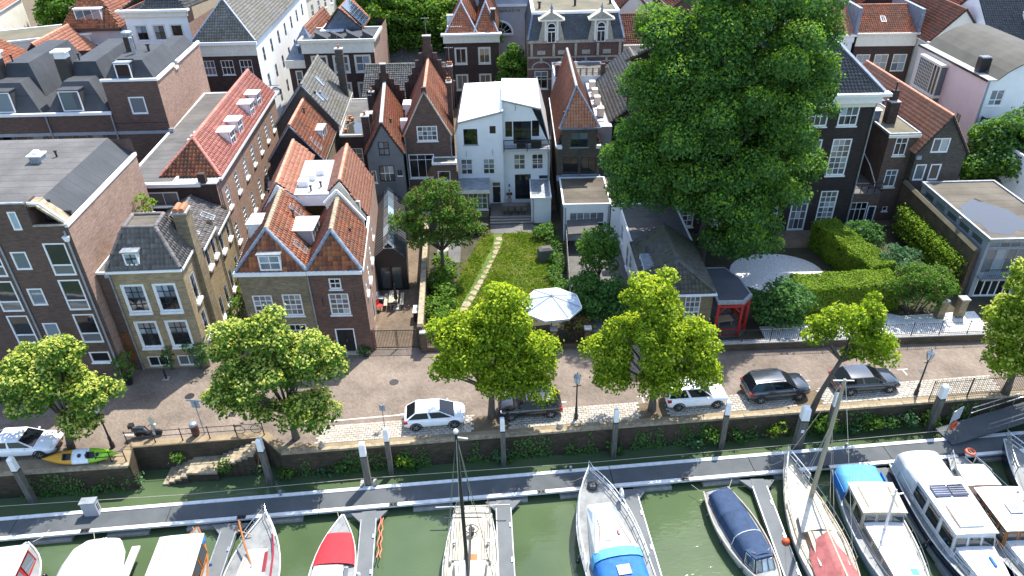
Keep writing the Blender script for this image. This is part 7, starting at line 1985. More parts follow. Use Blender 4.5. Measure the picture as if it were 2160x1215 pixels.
bush("potted_shrub", "round box shrub right of the black front door", [(-11.2, 42.9, .32, .42), (-10.9, 42.9, .28, .36)], "leaf_dark", .08, 420)
wp_ = [(-18.7, 33.0, -1.1, .5), (-19.1, 33.1, -1.5, .4), (-16.9, 33.4, -1.4, .45), (-14.5, 32.8, -1.5, .5), (-11.1, 33.0, -1.3, .45), (-12.4, 32.9, -1.7, .4), (-7.3, 33.3, -1.2, .5), (-6.7, 33.3, -1.6, .45), (-.9, 33.7, -1.4, .55), (-.6, 33.7, -1.9, .45), (6.5, 34.3, -1.6, .4), (12.0, 34.6, -1.4, .45), (13.1, 34.75, -1.0, .5), (14.8, 34.9, -1.3, .45), (17.1, 35.1, -1.0, .5), (20.5, 35.3, -.8, .7), (20.9, 35.4, -1.4, .5), (22.6, 35.5, -1.3, .45), (23.9, 35.6, -1.2, .55), (25.2, 35.7, -1.3, .5), (26.4, 35.8, -1.1, .5), (28.0, 35.9, -1.0, .55), (-26.5, 31.9, -1.7, .35), (-24.0, 32.3, -1.3, .4), (-22.0, 33.6, -.9, .4)]
wl_ = ["bank weeds beside the landing of the stone stairs", "small weeds on the slip wall near the steps", "weeds at the head of the slip", "weed tuft under the lime tree by the stairs", "weeds hanging left of the leaning post", "low weeds left of the first mooring posts", "bright weeds at the foot of the short mooring post", "white-flowering weeds right of the short mooring post", "trailing weeds below the black hatchback", "low trailing weeds at the waterline under the black hatchback", "weed tuft under the post by the cobbles", "weeds below the white van", "grey-green weeds right of the white van post", "weeds below the dark off-roader", "bright yellow-green weed below the dark off-roader", "large pale shrub by the numbered mooring post", "hanging weeds below the numbered mooring post", "weeds right of the paired posts", "weeds under the leaning tree's right side", "weeds left of the iron fence", "weeds under the start of the iron fence", "weeds near the lifebuoy", "moss tuft on the left quay wall", "weeds on the slip corner", "weeds in the back of the slip"]
for i, (x, y, z, r) in enumerate(wp_):
	cl = [(x + random.uniform(-.35, .35), y + random.uniform(-.1, .1), z + random.uniform(-.35, .3), r * random.uniform(.6, 1)) for _ in range(5)]
	t = thing("wall_weeds", wl_[i], "plant", (x, y, z), 0, "weeds on the quay wall")
	c, n = clump_points([(a - x, b - y, c - z, q) for a, b, c, q in cl], 230, -.7)
	place(leaf_mesh("foliage", c, n, .10, ["leaf_mid", "leaf_dark", "leaf_bluegreen"][i % 3] if i not in (6, 14) else "leaf_hedge"), "foliage", t)["kind"] = "stuff"

def hedge(label, pts, w, hgt, seed):
	t = thing("clipped_hedge", label, "hedge", (pts[0][0], pts[0][1], 0), 0, "clipped hedges round the gravel")
	ox, oy = pts[0]
	C, Nn = [], []
	for (a, b) in zip(pts[:-1], pts[1:]):
		d = Vector((b[0] - a[0], b[1] - a[1])); L = d.length; d /= L; s = Vector((-d.y, d.x))
		core = MB()
		A, B = Vector(a), Vector(b)
		w2 = w / 2 - .14
		core.prism([(A + s * w2 - Vector((ox, oy)))[:], (A - s * w2 - Vector((ox, oy)))[:], (B - s * w2 - Vector((ox, oy)))[:], (B + s * w2 - Vector((ox, oy)))[:]], 0, hgt - .14)
		core.obj("core", MATS["garden_soil"], t)
		k = int(L * (w + 2 * hgt) * 260)
		u = RNG.random(k) * L; f = RNG.random(k) * (w + 2 * hgt)
		off = np.where(f < hgt, -w / 2, np.where(f > hgt + w, w / 2, f - hgt - w / 2))
		zz = np.where(f < hgt, f, np.where(f > hgt + w, f - hgt - w, hgt))
		nx = np.where(f < hgt, -1., np.where(f > hgt + w, 1., 0.)); nz = np.where((f >= hgt) & (f <= hgt + w), 1., .15)
		wob = .07 * np.sin(u * 2.3 + seed) + RNG.normal(0, .06, k)
		off = off + nx * wob; zz = zz + np.where(nz > .5, wob, 0)
		C.append(np.stack([a[0] - ox + d.x * u + s.x * off, a[1] - oy + d.y * u + s.y * off, zz], 1))
		Nn.append(np.stack([s.x * nx, s.y * nx, nz], 1) + RNG.normal(0, .5, (k, 3)))
		for e, sg in ((A, -1), (B, 1)):
			k2 = int(w * hgt * 260)
			o2 = (RNG.random(k2) - .5) * w; z2 = RNG.random(k2) * hgt
			C.append(np.stack([e.x - ox + s.x * o2 + d.x * sg * RNG.normal(0, .05, k2), e.y - oy + s.y * o2 + d.y * sg * RNG.normal(0, .05, k2), z2], 1))
			Nn.append(np.array([d.x * sg, d.y * sg, .2])[None] + RNG.normal(0, .5, (k2, 3)))
	place(leaf_mesh("foliage", np.concatenate(C), np.concatenate(Nn), .085, "leaf_hedge"), "foliage", t)["kind"] = "stuff"

hedge("long clipped hedge between gravel path and gravel circle", [(22.2, 47.5), (30.3, 48.1)], 2.3, 2.5, 1)
hedge("clipped hedge running back towards the mansion", [(30.0, 49.6), (28.2, 57.6)], 2.2, 2.6, 2)
# lawn grass
k = 34000
lx = RNG.uniform(-5.0, 4.6, k); ly = RNG.uniform(46.0, 61.2, k)
LP = [(-4.6, 46.5), (-.3, 46.0), (4.6, 47.6), (3.9, 52), (3.6, 57.5), (2.6, 61.2), (-2.6, 61.2), (-4.3, 55), (-5.0, 50)]
keep = np.array([inside((a, b), LP) and not (abs(a - (-1.2 - .22 * max(0, 59.5 - b) ** 1.05)) < .42) for a, b in zip(lx, ly)])
# bare earthy patch in the middle of the lawn
pat = np.exp(-(((lx - .9) / 1.5) ** 2 + ((ly - 54) / 4.2) ** 2))
keep &= RNG.random(k) > pat * .65
lx, ly = lx[keep], ly[keep]
cc = np.stack([lx, ly, np.full(len(lx), .09)], 1)
nn = RNG.normal(0, 1, (len(lx), 3)); nn[:, 2] = np.abs(nn[:, 2]) * .5 + .1
gr = place(leaf_mesh("grass", cc, nn, .15, "grass_blade", .3), "grass")
tag(gr, "rough green lawn grass with worn path and bare patch", "grass", kind="stuff")
tc_ = [(RNG.uniform(-4.4, 4.2), RNG.uniform(46.6, 61)) for _ in range(70)]
tc_ = [q for q in tc_ if inside(q, LP) and abs(q[0] - (-1.15 - 2.9 * max(0, (60.2 - q[1]) / 11.8) ** 1.6)) > .7]
cc = np.concatenate([np.array([[x, y, .16]]) + RNG.normal(0, 1, (60, 3)) * np.array([.32, .32, .07]) for x, y in tc_])
nn = RNG.normal(0, 1, cc.shape); nn[:, 2] *= .35
tag(place(leaf_mesh("tall_grass", cc, nn, .2, "grass_blade", .16), "tall_grass"), "uncut tufts of tall grass scattered over the lawn", "grass", kind="stuff")
# mossy growth clinging to the quay walls
k = 9000
mx_ = RNG.uniform(-31, 36, k); mz_ = -1.95 + 1.75 * RNG.random(k) ** 1.6
kp = (np.sin(mx_ * 1.7) + np.sin(mx_ * .63 + 1) + np.sin(mx_ * 4.1) * .6 + RNG.normal(0, .5, k) > .25 + .9 * (mz_ + 1.2)) & ((mx_ < -24.3) | (mx_ > -14.6))
mx_, mz_ = mx_[kp], mz_[kp]
my_ = np.array([qy(a) for a in mx_]) - .10 + .09 * mz_ * .5 - RNG.random(len(mx_)) * .1
nn = np.stack([RNG.normal(0, .5, len(mx_)), -np.ones(len(mx_)), RNG.normal(.5, .5, len(mx_))], 1)
tag(place(leaf_mesh("wall_moss", np.stack([mx_, my_, mz_], 1), nn, .085, "leaf_dark"), "wall_moss"), "moss and small ferns growing on the brick quay walls", "moss", kind="stuff")
# ------------------------------------------------------------------ pontoon, boats
plain("gelcoat", (0.62, 0.62, 0.60), 0.3, wear=0.12, coat=.2, scale=1.2)
plain("boat_cream", (0.40, 0.36, 0.28), 0.5, wear=0.14)
plain("nonskid", (0.23, 0.24, 0.235), 0.7, wear=0.2, scale=1.5)
plain("hull_navy", (0.012, 0.014, 0.03), 0.25, coat=.3)
plain("hull_blue", (0.30, 0.42, 0.52), 0.3, coat=.3)
plain("canvas_navy", (0.025, 0.055, 0.12), 0.85, wear=.2)
plain("canvas_blue", (0.02, 0.14, 0.42), 0.8, wear=.15)
plain("canvas_lightblue", (0.10, 0.36, 0.58), 0.8, wear=.15)
plain("canvas_red", (0.58, 0.02, 0.03), 0.8, wear=.12)
plain("canvas_pink", (0.42, 0.13, 0.12), 0.85, wear=.2)
plain("canvas_white", (0.58, 0.58, 0.56), 0.75, wear=.16, scale=1.1)
plain("canvas_cream", (0.66, 0.60, 0.50), 0.85, wear=.15)
plain("rope", (0.45, 0.40, 0.32), 0.9)
plain("orange_plastic", (0.62, 0.10, 0.03), 0.5)
plain("boat_green", (0.02, 0.16, 0.11), 0.4)
plain("mast_black", (0.02, 0.02, 0.025), 0.3)
plain("mast_wood", (0.33, 0.29, 0.20), 0.5)
plain("boat_trim_red", (0.30, 0.03, 0.05), 0.4)

PA = math.atan(.0803)
pt = thing("pontoon", "long floating pontoon with dark felt deck and white edges", "pontoon", (0, 31.2, 0), PA)
zt = -1.45
for i in range(11):
	x0, x1 = -48 + i * 9.0, -48 + (i + 1) * 9.0 - .04
	MB().box(x0, x1, -.62, .62, zt - .35, zt).obj("deck_panel", MATS["deck_felt"], pt)
	for s in (-1, 1):
		MB().box(x0, x1, min(s * .62, s * .87), max(s * .62, s * .87), zt - .09, zt + .05).obj("edge_strip", MATS["deck_white"], pt)
	for q in range(2):
		MB().box(x0 + 1.2 + q * 4.4, x0 + 3.6 + q * 4.4, -.95, .95, zt - .8, zt - .36).obj("float", MATS["concrete"], pt)
	MB().box(x0 + 4.2, x0 + 4.7, -.86, -.6, zt + .05, zt + .09).box(x0 + 4.3, x0 + 4.38, -.78, -.7, zt + .09, zt + .17).box(x0 + 4.52, x0 + 4.6, -.78, -.7, zt + .09, zt + .17).obj("cleat", MATS["black_iron"], pt)
	if i % 2:
		MB().lathe([(.07, 0), (.07, .28), (.09, .3), (.09, .36)], 8, (x0 + 6.5, .74, zt + .05)).obj("bollard", MATS["zinc"], pt)
fl = ["finger jetty between the salon boat and the sloop", "finger jetty with coiled orange rope beside the red-covered boat", "finger jetty right of the sailboat with black mast", "finger jetty beside the white motor cruiser", "finger jetty right of the navy-canopied launch", "finger jetty between the blue cruiser and the solar cruiser"]
for lab, (x, y0, a, ln) in zip(fl, ((-16.98, 28.75, 2, 8.5), (-8.88, 29.4, 5, 9), (-.84, 30.0, 2, 9), (6.9, 30.6, 4, 9), (14.95, 31.2, -1, 9), (22.9, 31.85, 5, 8.2))):
	f = thing("finger_jetty", lab, "jetty", (x, y0, 0), R(a), "finger jetties")
	MB().box(-.42, .42, -ln, .1, -1.75, -1.53).obj("deck_panel", MATS["finger_felt"], f)
	for s in (-1, 1):
		MB().box(s * .44 - .03, s * .44 + .03, -ln, -.5, -1.78, -1.5).obj("edge_strip", MATS["zinc"], f)
		MB().prism([(s * .42, .05), (s * 1.1, .05), (s * .42, -.75)], -1.73, -1.55).obj("gusset", MATS["finger_felt"], f)
	MB().box(-.4, .4, -ln, -ln + 1.6, -2.3, -1.77).obj("float", MATS["concrete"], f)
	for q in (1.8, 4.2, 6.6):
		MB().box(.3, .4, -q - .15, -q + .15, -1.53, -1.46).obj("cleat", MATS["steel"], f)
o = MB().tube([(-8.15 + .06 * math.sin(i * 1.3) + .018 * i, 29.0 - .22 * i, -1.47) for i in range(14)], .035, 5).tube([(-8.0 + .05 * math.cos(i * 1.7) + .018 * i, 28.9 - .2 * i, -1.47) for i in range(15)], .035, 5).obj("mooring_rope", MATS["orange_plastic"])
tag(o, "orange rope laid along the edge of a finger jetty", "rope")
o = MB().tube([(-34, 30.1, -1.2), (-20, 30.95, -1.3), (-9.5, 31.7, -1.1), (5, 32.75, -1.25), (20, 34.0, -1.2), (28.5, 34.6, -1.0)], .018, 4).obj("guide_rope", MATS["rope"])
tag(o, "thin rope strung along the far side of the pontoon", "rope")
b = thing("power_cabinet", "pale grey service cabinet standing on the pontoon", "cabinet", (-25.55, 29.75, zt), PA)
MB().box(-.42, .42, -.22, .22, .0, 1.05).obj("body", MATS["pale_grey_plaster"], b); MB().box(-.46, .46, -.26, .26, 1.05, 1.12).obj("lid", MATS["zinc"], b)
for k in range(3):
	MB().box(.421, .43, -.12, .1, .35 + .18 * k, .45 + .18 * k).obj("socket", MATS["black_paint"], b)
# gangway bridge with railing, sign and lifebuoy
g = thing("gangway", "grey steel gangway with railing down to the pontoon", "gangway", (28.2, 34.0, .35), R(11))
MB().hexa([(0, -.4, -1.85), (9, -.1, -.55), (9, 1.3, -.55), (0, 1.2, -1.85)], [(0, -.4, -1.7), (9, -.1, -.4), (9, 1.3, -.4), (0, 1.2, -1.7)]).obj("deck", MATS["deck_felt"], g)
for s, yy in ((0, -.35), (1, 1.2)):
	MB().bar((2.4, yy, -.4), (9, yy + .15, .6), .05).bar((2.4, yy, -.85), (9, yy + .15, .15), .04).obj("handrail", MATS["steel"], g)
	for k in range(5):
		x = 2.4 + k * 1.65
		MB().bar((x, yy + .023 * x, -1.85 + x * .14), (x, yy + .02 * x, -.4 + (x - 2.4) * .152), .04).obj("rail_post", MATS["steel"], g)
s_ = thing("harbour_sign", "white sign on posts at the foot of the gangway", "sign", (28.7, 34.75, -1.3), R(30))
MB().box(-.5, .5, -.03, .03, 1.0, 2.0).obj("board", MATS["pale_grey_plaster"], s_)
for x in (-.35, .35):
	MB().box(x - .03, x + .03, .03, .09, 0, 1.9).obj("post", MATS["zinc"], s_)
lb = MB()
for k in range(16):
	a, c = 2 * math.pi * k / 16, 2 * math.pi * (k + 1) / 16
	lb.tube([(.28 * math.cos(a), 0, .28 * math.sin(a)), (.28 * math.cos(c), 0, .28 * math.sin(c))], .085, 6)
tag(lb.obj("lifebuoy", MATS["orange_plastic"], None, loc=(28.55, 34.5, -.5), rz=R(30)), "orange lifebuoy hanging below the white harbour sign", "lifebuoy")

class Boat:
	def __init__(s, name, label, x, y, rot, L, B, fb=(1.2, .8, .75), stern=.75, p=2.2, hull="gelcoat", deck="nonskid", strake="gelcoat", sole=.06, mid=.42, stripe=None, rake=.5):
		s.t = thing(name, label, "boat", (x, y, ZW), R(rot))
		s.L, s.B, s.fb, s.st, s.p, s.mid, s.sole = L, B, fb, stern, p, mid, sole
		n = 16
		rings, dl, dr = [], [], []
		for i in range(n + 1):
			t = i / n
			x_ = -L / 2 + L * t
			b, z = s.hb(t), s.sh(t)
			rk = rake * t ** 4
			half = [(x_ + rk * .3, b, z), (x_, b * .97, z * .55), (x_ - rk * .5, b * .86, .03), (x_ - rk * .9, b * .5, -.3), (x_ - rk, 0, -.42)]
			rings.append([Vector(q) for q in half] + [Vector((q[0], -q[1], q[2])) for q in half[-2::-1]])
		MB().loft(rings, False).add(rings[0], [tuple(range(8, -1, -1))]).obj("hull", MATS[hull], s.t, True)
		dk = MB()
		dk.loft([[(r[0].x, r[0].y * .97, r[0].z - sole), (r[0].x, r[0].y * .45, r[0].z - sole + .03), (r[0].x, -r[0].y * .45, r[0].z - sole + .03), (r[0].x, -r[0].y * .97, r[0].z - sole)] for r in rings], False)
		dk.obj("deck", MATS[deck], s.t)
		for sg in (1, -1):
			MB().tube([(r[0].x, sg * (r[0].y + .01), r[0].z - .02) for r in rings], .045, 5).obj("rubbing_strake", MATS[strake], s.t)
		if stripe:
			for sg in (1, -1):
				MB().loft([[(r[1].x, sg * (r[1].y * 1.003 + .008), r[1].z + .22), (r[1].x, sg * (r[1].y * 1.003 + .008), r[1].z + .10)] for r in rings], False).obj("hull_stripe", MATS[stripe], s.t)

	def hb(s, t):
		m = s.mid
		f = s.st + (1 - s.st) * math.sin(min(1, t / m) * math.pi / 2) if t < m else 1 - ((t - m) / (1 - m)) ** s.p
		return max(.03, s.B / 2 * f)

	def sh(s, t):
		a, b, c = s.fb
		return b + (a - b) * max(0, (t - .4) / .6) ** 2 + (c - b) * max(0, (.4 - t) / .4) ** 2

	def part(s, name, mb, mat, smooth=False, parent=None):
		return mb.obj(name, [MATS[m] for m in mat] if isinstance(mat, (list, tuple)) else MATS[mat], parent or s.t, smooth)

	def panes(s, q, n, gm="glass", m=.1, fr=None, par=None, marg=.12):
		q = [Vector(p) for p in q]
		nr = (q[1] - q[0]).cross(q[3] - q[0]).normalized()
		for i in range(n):
			a, b = (i + m) / n, (i + 1 - m) / n
			c = [q[0].lerp(q[1], a), q[0].lerp(q[1], b), q[3].lerp(q[2], b), q[3].lerp(q[2], a)]
			c = [c[0].lerp(c[3], marg), c[1].lerp(c[2], marg), c[2].lerp(c[1], marg), c[3].lerp(c[0], marg)]
			s.part("window", MB().extr([p + nr * .012 for p in c], nr * .012), gm, parent=par)
			if fr:
				s.part("window_frame", MB().tube([p + nr * .02 for p in c + c[:1]], .025, 4), fr, parent=par)

	def cabin(s, x0, x1, w0, w1, z0, h, inset=.15, fs=.4, rs=.1, mat="gelcoat", roof="gelcoat", over=.06, name="cabin", side=0, front=0, back=0, gm="glass", fr=None, marg=.15, crown=.05):
		bo = [Vector((x0, w0 / 2, z0)), Vector((x0, -w0 / 2, z0)), Vector((x1, -w1 / 2, z0)), Vector((x1, w1 / 2, z0))]
		tp = [Vector((x0 + rs, w0 / 2 - inset, z0 + h)), Vector((x0 + rs, -w0 / 2 + inset, z0 + h)), Vector((x1 - fs, -w1 / 2 + inset, z0 + h)), Vector((x1 - fs, w1 / 2 - inset, z0 + h))]
		c = s.part(name, MB().hexa(bo, tp), mat)
		ra = [Vector((p.x + (over if k > 1 else -over), p.y + (over if p.y > 0 else -over), p.z + .002)) for k, p in enumerate(tp)]
		rr = []
		for xx, wa in ((ra[0].x, ra[0].y), (ra[2].x, ra[3].y)):
			rr.append([(xx, -wa, ra[0].z), (xx, -wa, ra[0].z + .05), (xx, -wa * .55, ra[0].z + .05 + crown), (xx, wa * .55, ra[0].z + .05 + crown), (xx, wa, ra[0].z + .05), (xx, wa, ra[0].z)])
		s.part(name + "_roof", MB().loft(rr, True, True), roof, parent=c)
		for sg in (1, -1):
			s.part("grab_rail", MB().tube([(tp[0].x + .25, sg * abs(tp[0].y) * .72, tp[0].z + .16), (tp[2].x - .25, sg * abs(tp[2].y) * .72, tp[2].z + .16)], .022, 4), "teak", parent=c)
		if side:
			s.panes([bo[1], bo[2], tp[2], tp[1]], side, gm, fr=fr, par=c, marg=marg); s.panes([bo[3], bo[0], tp[0], tp[3]], side, gm, fr=fr, par=c, marg=marg)
		if front:
			s.panes([bo[2], bo[3], tp[3], tp[2]], front, gm, fr=fr, par=c, marg=marg)
		if back:
			s.panes([bo[0], bo[1], tp[1], tp[0]], back, gm, fr=fr, par=c, marg=marg)
		return c

	def rail(s, t0, t1, h=.6, n=5, mat="steel", close=False, r=.018):
		P = {}
		for sg in (1, -1):
			pts = [Vector((-s.L / 2 + s.L * t, sg * s.hb(t) * .95, s.sh(t))) for t in [t0 + (t1 - t0) * k / n for k in range(n + 1)]]
			P[sg] = pts
			for q in pts:
				s.part("stanchion", MB().tube([q, q + V(0, 0, h)], r, 4), mat)
			if not close:
				s.part("guard_rail", MB().tube([q + V(0, 0, h) for q in pts], r, 4), mat)
		if close:
			top = [q + V(0, 0, h) for q in P[1]] + [V(s.L / 2 + .25, 0, s.sh(1) + h + .05)] + [q + V(0, 0, h) for q in P[-1][::-1]]
			s.part("pulpit", MB().tube(top, r * 1.2, 5), mat)
			s.part("pulpit", MB().tube([q - V(0, 0, h * .5) for q in top], r, 5), mat)

	def fender(s, t, sg, mat="hull_navy", r=.14):
		x = -s.L / 2 + s.L * t
		s.part("fender", MB().ball((x, sg * (s.hb(t) + r), .45), r, 8, 6, sc=(1, 1, 1.7)), mat)
		s.part("fender_line", MB().tube([(x, sg * (s.hb(t) + r), .6), (x, sg * s.hb(t), s.sh(t))], .012, 3), "rope")

	def line(s, p, q):
		s.part("mooring_line", MB().tube([p, (Vector(p) + Vector(q)) / 2 - V(0, 0, .15), q], .016, 4), "rope")

	def cover(s, rings, mat, name="cover"):
		return s.part(name, MB().loft(rings, False), mat, True)

	def hatch(s, x, y, z, w=.5, mat="grey_paint"):
		c = s.part("hatch", MB().box(x - w / 2, x + w / 2, y - w / 2, y + w / 2, z, z + .07), "gelcoat")
		s.part("hatch_pane", MB().box(x - w * .32, x + w * .32, y - w * .32, y + w * .32, z + .07, z + .085), mat, parent=c)

def vault(x0, x1, w, z0, h, k=8, sag=.0, n=5, w1=None, e=.45):
	w1 = w if w1 is None else w1
	out = []
	for i in range(n + 1):
		t = i / n
		ww = w + (w1 - w) * t
		hh = h - sag * math.sin(t * math.pi * 2) ** 2 + .02 * math.sin(i * 2.1)
		out.append([(x0 + (x1 - x0) * t, ww / 2 * math.cos(math.pi * j / k), z0 + hh * math.sin(math.pi * j / k) ** e) for j in range(k + 1)])
	return out

# 1 red-framed cabin launch, lower left corner
b = Boat("cabin_launch", "white launch with red-framed cabin windows, lower left corner", -27.6, 24.0, 97, 6.4, 3.0, (1.1, .8, .8), .85, 3.6)
b.cabin(-2.8, 2.2, 2.1, 1.8, .75, 1.35, .08, .15, .05, "red_paint", "canvas_white", .14, side=4, front=3, gm="glass_painted_sky", fr="red_paint", marg=.2)
b.fender(.7, -1); b.line((3.3, -.3, 1.1), (4.5, -.6, .62))
# 2 boat under a white tarpaulin
b = Boat("tarpaulin_boat", "boat wholly covered by a white tarpaulin, lower left", -23.24, 23.47, 95, 7.6, 3.2, (1.2, 1.0, 1.0), .9, 3.4)
b.cover([[(x, w * math.cos(math.pi * j / 10), z + h * math.sin(math.pi * j / 10) ** .5) for j in range(11)] for x, w, z, h in ((-3.7, 1.6, .8, .8), (-2, 1.68, .8, 1.15), (0, 1.68, .8, 1.1), (2.0, 1.6, .9, 1.05), (3.0, 1.4, 1.0, .85), (3.7, 1.0, 1.1, .35))], "canvas_white", "tarpaulin")
b.part("swim_platform", MB().box(-3.6, 3.4, -2.05, -1.6, .8, .9), "gelcoat"); b.line((3.6, .5, 1.1), (5.0, 1.2, .62))
# 3 salon boat, varnished sides
b = Boat("salon_boat", "salon boat with white flat roof, varnished cabin and green window frame", -18.21, 23.77, 95, 8.4, 2.8, (1.1, .8, .8), .7, 2.6, strake="varnish", stripe="canvas_blue")
b.cabin(-2.8, 2.6, 2.2, 2.05, .72, 1.75, .06, .2, .05, "varnish", "canvas_white", .22, side=5, front=2, gm="glass", fr="varnish", marg=.22)
b.part("front_frame", MB().box(2.42, 2.5, -.9, -.82, .8, 2.4).box(2.42, 2.5, .82, .9, .8, 2.4).box(2.42, 2.5, -.82, .82, 2.3, 2.4), "boat_green")
b.part("foredeck_bag", MB().ball((3.3, -.5, 1.05), .3, 8, 6, sc=(1.2, .8, .7)), "canvas_blue"); b.fender(.55, -1, "canvas_blue", .1); b.fender(.75, -1, "canvas_blue", .1); b.line((4.0, 0, 1.1), (4.8, .5, .62))
# 4 white sloop with lowered boom
b = Boat("white_sloop", "white sloop with brown spar and wine-red trim, lower left", -14.56, 24.52, 93, 8.6, 3.1, (1.25, .85, .85), .6, 2.3)
b.cabin(-3.0, 2.2, 2.0, 1.2, .82, .42, .12, .5, .2, "gelcoat", "gelcoat", .02, name="coachroof", side=3, gm="boat_trim_red", crown=.1)
b.part("spar", MB().tube([(3.1, 1.05, 2.2), (1.9, .55, 1.7), (.6, -.1, 1.35)], [.05, .06, .06], 7), "varnish"); b.part("spar_base", MB().lathe([(.1, 0), (.06, .25)], 8, (.6, -.1, 1.28)), "steel")
b.part("crutch", MB().bar((2.9, .5, 1.15), (3.0, 1.3, 1.55), .05).bar((3.0, 1.3, 1.55), (3.15, 1.0, 2.0), .05), "varnish")
b.part("toe_rail", MB().tube([(0, -1.15, 1.05), (1.6, -1.0, 1.12), (2.8, -.7, 1.22)], .05, 5), "boat_trim_red"); b.rail(.78, .98, .55, 3, close=True); b.fender(.5, -1); b.fender(.35, -1)
# 5 red-covered speedboat
b = Boat("red_cover_boat", "white boat with bright red canvas foredeck cover and windscreen", -10.17, 24.67, 91, 7.8, 2.5, (1.15, .85, .85), .85, 2.6)
b.cover([[(x, w * math.cos(math.pi * j / 8), z + h * math.sin(math.pi * j / 8) ** .7) for j in range(9)] for x, w, z, h in ((.7, 1.2, .82, .36), (1.4, 1.12, .88, .26), (2.1, .95, .95, .24), (2.75, .72, 1.0, .16))], "canvas_red")
b.cabin(-3.2, .75, 1.8, 1.7, .8, .95, .15, .75, .1, "gelcoat", "canvas_white", .08, side=3, front=3, gm="glass_painted_sky", fr="steel", marg=.12)
b.fender(.3, 1); b.fender(.52, 1); b.fender(.3, -1, "gelcoat"); b.fender(.55, -1, "gelcoat"); b.line((3.8, .2, 1.15), (4.7, .5, .62))
# 6 sailboat with tall black mast, stern to the pontoon
b = Boat("black_mast_sailboat", "white sailboat with tall black mast, stern and cockpit to the pontoon", -2.62, 24.27, -90, 10.0, 3.0, (1.2, .95, .95), .62, 2.0, deck="boat_cream")
b.cabin(-.9, 3.0, 1.9, 1.2, .98, .42, .12, .6, .1, "gelcoat", "gelcoat", .02, name="coachroof", side=3, gm="glass")
ck = b.part("cockpit", MB().box(-4.2, -1.0, -.55, .55, .55, .62), "teak")
for sg in (-1, 1):
	for k in range(3):
		b.part("bench_slat", MB().box(-4.0, -1.2, sg * (.66 + .15 * k) - .06, sg * (.66 + .15 * k) + .06, 1.0, 1.04), "boat_cream")
	b.part("coaming", MB().box(-4.2, -1.0, sg * 1.1 - .05, sg * 1.1 + .05, .95, 1.22), "gelcoat")
b.part("companion", MB().box(-1.6, -1.0, -.35, .35, .7, 1.0), "varnish"); b.part("wheel_binnacle", MB().lathe([(.15, 0), (.12, .7), (.2, .75)], 8, (-3.0, 0, .6)).tube([(-3.1, .38 * math.cos(k * .524), 1.25 + .38 * math.sin(k * .524)) for k in range(13)], .025, 5), "black_iron")
b.part("winch", MB().lathe([(.09, 0), (.07, .1), (.1, .18)], 8, (-2.2, .95, 1.2)), "steel"); b.part("winch", MB().lathe([(.09, 0), (.07, .1), (.1, .18)], 8, (-2.2, -.95, 1.2)), "steel")
mz = 12.6
b.part("mast", MB().tube([(.8, 0, .9), (.8, 0, 7), (.85, 0, mz)], [.10, .095, .07], 8), "mast_black"); b.part("masthead", MB().ball((.85, 0, mz), .13, 8, 5).bar((.85, 0, mz - .35), (.8, .5, mz - .5), .05), "gelcoat")
b.part("boom", MB().tube([(.65, 0, 2.1), (-2.6, 0, 2.15)], .07, 6), "mast_black")
for (y_, x_) in ((1.4, .6), (-1.4, .6), (1.3, .1), (-1.3, .1), (0, -4.9), (0, 4.9)):
	b.part("stay", MB().tube([(x_, y_, 1.0), (.83, 0, mz - .2)], .012, 3), "steel")
b.part("spreader", MB().bar((.8, -.9, 6.9), (.8, .9, 6.9), .05, .03), "mast_black"); b.part("stern_davit", MB().bar((-4.7, -2.2, 1.25), (-4.7, 2.2, 1.35), .06), "steel")
b.rail(.04, .95, .62, 8); b.rail(.0, .12, .62, 2); b.fender(.55, -1); b.fender(.5, 1); b.line((-4.9, .8, .95), (-5.6, 1.6, .62)); b.part("cockpit_cushion", MB().box(-4.0, -3.0, -.25, .3, .62, .9), "canvas_cream")
# 7 white motor cruiser with blue canopy aft
b = Boat("white_motor_cruiser", "large white motor cruiser with blue canvas at its stern", 5.28, 25.37, 98, 11.6, 3.6, (1.7, 1.2, 1.1), .8, 2.9, stripe=None)
b.cabin(-.3, 3.8, 2.8, 1.5, 1.25, .75, .2, 1.5, .05, "gelcoat", "gelcoat", .02, name="coachroof", side=3, gm="hull_blue", marg=.25, crown=.1)
b.cover(vault(-2.9, -.3, 2.8, 1.2, 1.0, 8, .05), "canvas_blue", "canopy"); b.part("canopy_window", MB().box(-1.9, -1.3, -.35, .35, 2.21, 2.23), "grey_paint"); b.cover(vault(-.75, -.15, 2.86, 1.22, 1.03, 8, 0, 2), "canvas_lightblue", "canopy_flap")
b.cabin(-5.4, -3.0, 2.9, 2.8, 1.2, .5, .1, .1, .1, "gelcoat", "gelcoat", .05, name="aft_deck")
b.hatch(1.6, .3, 2.13); b.hatch(.5, .3, 2.15, .35); b.part("anchor_locker", MB().ball((4.7, .1, 1.62), .32, 8, 5, sc=(1.1, 1.1, .5)), "black_iron"); b.rail(.45, .985, .6, 8, "gelcoat", close=True, r=.025)
b.part("lifebuoy", MB().tube([(3.5 + .26 * math.cos(k * .524), -1.35, 2.05 + .26 * math.sin(k * .524)) for k in range(13)], .07, 6), "gelcoat"); b.part("fire_extinguisher", MB().tube([(.9, -.35, 2.2), (.6, -.35, 2.2)], .07, 6), "boat_trim_red"); b.fender(.35, 1); b.fender(.55, 1); b.line((5.4, .5, 1.7), (6.2, 1.4, .62))
